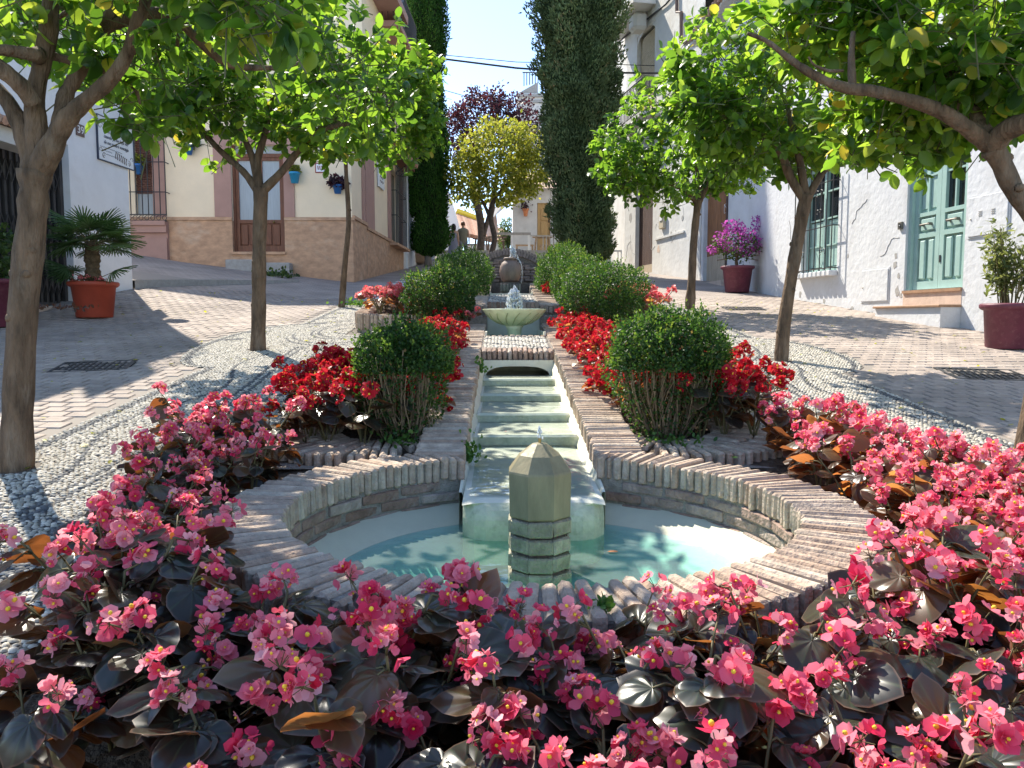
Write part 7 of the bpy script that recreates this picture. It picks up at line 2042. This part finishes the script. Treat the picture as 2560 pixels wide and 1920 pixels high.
q = np.array(q); scatter("foliage", LEAF, q, frames(np.array(dr_), np.array(nr)), np.stack([np.full(len(q), .042), rng.uniform(.06, .10, len(q)), np.full(len(q), .06)], 1), rng.beta(2, 2, len(q)), W['bamboo'], t, kind="stuff")
pp = np.array([-6.78, 10.15, 0]); pp[2] = float(gz(pp[0], pp[1]))
t = thing("potted_shrub", "plum pot with a green leafy shrub cut by the left edge", "potted plant", pp)
pot(t, pp, .24, .30, .62, W['purplepot']); shrub_plant(t, pp + [0, 0, .95], (.42, .4, .42), 900, .075, W['shrub']); limb("trunk", [pp + [0, 0, .5], pp + [0, 0, .9]], [.03, .02], W['bark'], t, 6)
pp = at(1040, 660, 32); pp[2] = float(gz(pp[0], 32)) + .05
t = thing("bowl_planter", "wide tan bowl planter left of the cypress trunk", "planter", pp)
MB().lathe([(.40, 0), (.62, .28), (.70, .55), (.66, .56), (.5, .5)], pp, 20).build("pot", W['tanpot'], t, smooth=True); shrub_plant(t, pp + [-.2, 0, .75], (.5, .45, .3), 300, .11, W['plum'])
pp = at(1160, 0, 0.1)
def wallpot(label, px, py0, py1, fol, mat, fmat, fr_, wpx):
    u, zt_ = fr_.uv(px, py0, .12); _, zb = fr_.uv(px, py1, .12); h = zt_ - zb; r = wpx / 2 / F * 20.2
    c = fr_(u, r + .045, zb)
    t = thing("wall_pot", label, "wall pot", c)
    MB().lathe([(r * .62, 0), (r * .92, h * .8), (r * 1.02, h * .8), (r * 1.02, h), (r * .85, h), (r * .8, h * .85)], c, 18).build("pot", mat, t, smooth=True)
    MB().lathe([(.01, h * .86), (r * .82, h * .86)], c, 14).build("soil", W['soil'], t); MB().tube([fr_(u, .003, zb + h * .7), fr_(u, .07, zb + h * .7)], .012, 5).build("hook", W['iron'], t)
    shrub_plant(t, c + np.array([0, 0, h + fol[1] * .5]), (fol[0], fol[0] * .6, fol[1]), 260, fol[2], fmat)
wallpot("blue wall pot with a grey trailing plant left of the wooden door", 473, 364, 388, (.26, .11, .07), W['bluepot'], W['shrub'], YF, 25)
wallpot("sky blue wall pot with a small green plant right of the wooden door", 738, 432, 459, (.13, .11, .07), W['skypot'], W['yellowleaf'], YF, 27)
wallpot("dark blue wall pot with a purple trailing plant near the house corner", 845, 463, 485, (.25, .15, .09), W['bluepot'], W['plum'], YF, 25)
wallpot("dark blue pot with a yellowish plant hanging by the window grille", 349, 411, 437, (.15, .16, .07), W['bluepot'], W['yellowleaf'], YF, 22)

# ---------------------------------------------------------------- the couple walking away
def skinfig(name, verts, edges, rad, mat, parent, lvl=2):
    me = bpy.data.meshes.new(name); b = wbase(parent)
    me.from_pydata([tuple(np.array(v) - b) for v in verts], edges, []); me.materials.append(mat)
    o = bpy.data.objects.new(name, me); link(o, parent)
    o.modifiers.new("skin", 'SKIN'); s = o.modifiers.new("sub", 'SUBSURF'); s.levels = lvl; s.render_levels = lvl
    for i, r in enumerate(rad):
        sv = me.skin_vertices[0].data[i]; rr = r if hasattr(r, '__len__') else (r, r); sv.radius = rr; sv.use_root = (i == 0)
    o.modifiers["skin"].use_smooth_shade = True
    return o
def person(label, p, H, woman):
    t = thing("person", label, "person", p)
    k = H / 1.75; X = lambda x, y, z: (p[0] + x * k, p[1] + y * k, p[2] + z * k)
    sw = .17 if woman else .205
    V = [X(0, 0, .95), X(0, .01, 1.15), X(0, .01, 1.36), X(0, .0, 1.47), X(0, .01, 1.54), X(0, .015, 1.64), X(0, .01, 1.715)]
    Rd = [.13, .115, .135 if woman else .15, .06, .052, .082, .065]
    E = [(i, i + 1) for i in range(6)]
    def chain(start, pts, rs):
        a = start
        for q, r in zip(pts, rs): V.append(q); Rd.append(r); E.append((a, len(V) - 1)); a = len(V) - 1
    for s in (-1, 1):
        chain(2, [X(s * sw, 0, 1.40), X(s * (sw + .05), -.02, 1.12), X(s * (sw + .05), .06 * s, .88), X(s * (sw + .05), .09 * s, .79), X(s * (sw + .04), .10 * s, .73)], [.052, .042, .033, .026, .018])
        st_ = .14 * s
        chain(0, [X(s * .09, st_ * .15, .86), X(s * .095, st_ * .7, .48), X(s * .095, st_ - .05, .10), X(s * .095, st_ + .06, .04)], [.085, .055, .036, .03])
    skinfig("body", V, E, [r * k for r in Rd], W['skin'], t)
    hm = W['hair_dark'] if woman else W['hair_brown']
    m = MB(); 
    if woman: m.lathe([(.03, 1.42), (.10, 1.46), (.122, 1.55), (.122, 1.64), (.10, 1.71), (.055, 1.755), (.01, 1.765)], p, 16)
    else: m.lathe([(.09, 1.60), (.105, 1.66), (.095, 1.72), (.06, 1.755), (.01, 1.765)], p, 16)
    m.v = [(p[0] + (x - p[0]) * k * .92, p[1] + (y - p[1]) * k - .012, p[2] + (z - p[2]) * k) for x, y, z in m.v]; m.build("hair", hm, t, smooth=True)
    def ell(name, prof, mat):
        m = MB(); n = 24
        m.lathe([(1, z) for rx, ry, z in prof], (0, 0, 0), n, cap0=False, cap1=False)
        m.v = [(p[0] + k * prof[i // n][0] * x * (1 + .05 * math.sin(9 * math.atan2(y, x)) * (prof[i // n][2] < .7)), p[1] + k * prof[i // n][1] * y, p[2] + k * z) for i, (x, y, z) in enumerate(m.v)]
        m.build(name, mat, t, smooth=True)
    if woman: ell("dress", [(.34, .30, .12), (.28, .25, .45), (.215, .19, .80), (.19, .165, .95), (.15, .13, 1.12), (.165, .14, 1.28), (.15, .12, 1.34)], W['dress'])
    else:
        ell("shirt", [(.20, .15, .84), (.195, .145, 1.0), (.20, .145, 1.2), (.225, .15, 1.36), (.20, .12, 1.44), (.08, .08, 1.50)], W['shirt'])
        V, Rd, E = [X(0, 0, .9)], [.15], []
        for s in (-1, 1):
            a = 0
            for q, r in ((X(s * .10, .02 * s, .84), .105), (X(s * .105, .10 * s, .5), .085), (X(s * .105, .12 * s, .14), .075)): V.append(q); Rd.append(r); E.append((a, len(V) - 1)); a = len(V) - 1
        skinfig("trousers", V, E, [r * k for r in Rd], W['trousers'], t)
    for s in (-1, 1): MB().lathe([(.01, -.025), (.018, 0), (.01, .025)], X(s * .088, .02, 1.62), 8).build("ear", W['skin'], t, smooth=True)
    MB().lathe([(.012, -.02), (.016, 0), (.006, .025)], X(0, .10, 1.62), 8).build("nose", W['skin'], t, smooth=True)
for (lab, px, H, wm) in (("person with dark bobbed hair in a long grey blue dress walking away", 1134, 1.68, True), ("person with short auburn hair in a sleeveless olive grey shirt walking away", 1157, 1.80, False)):
    q = at(px, 600, 34); person(lab, (q[0], 34 + (.0 if wm else .25), float(gz(q[0], 34))), H, wm)
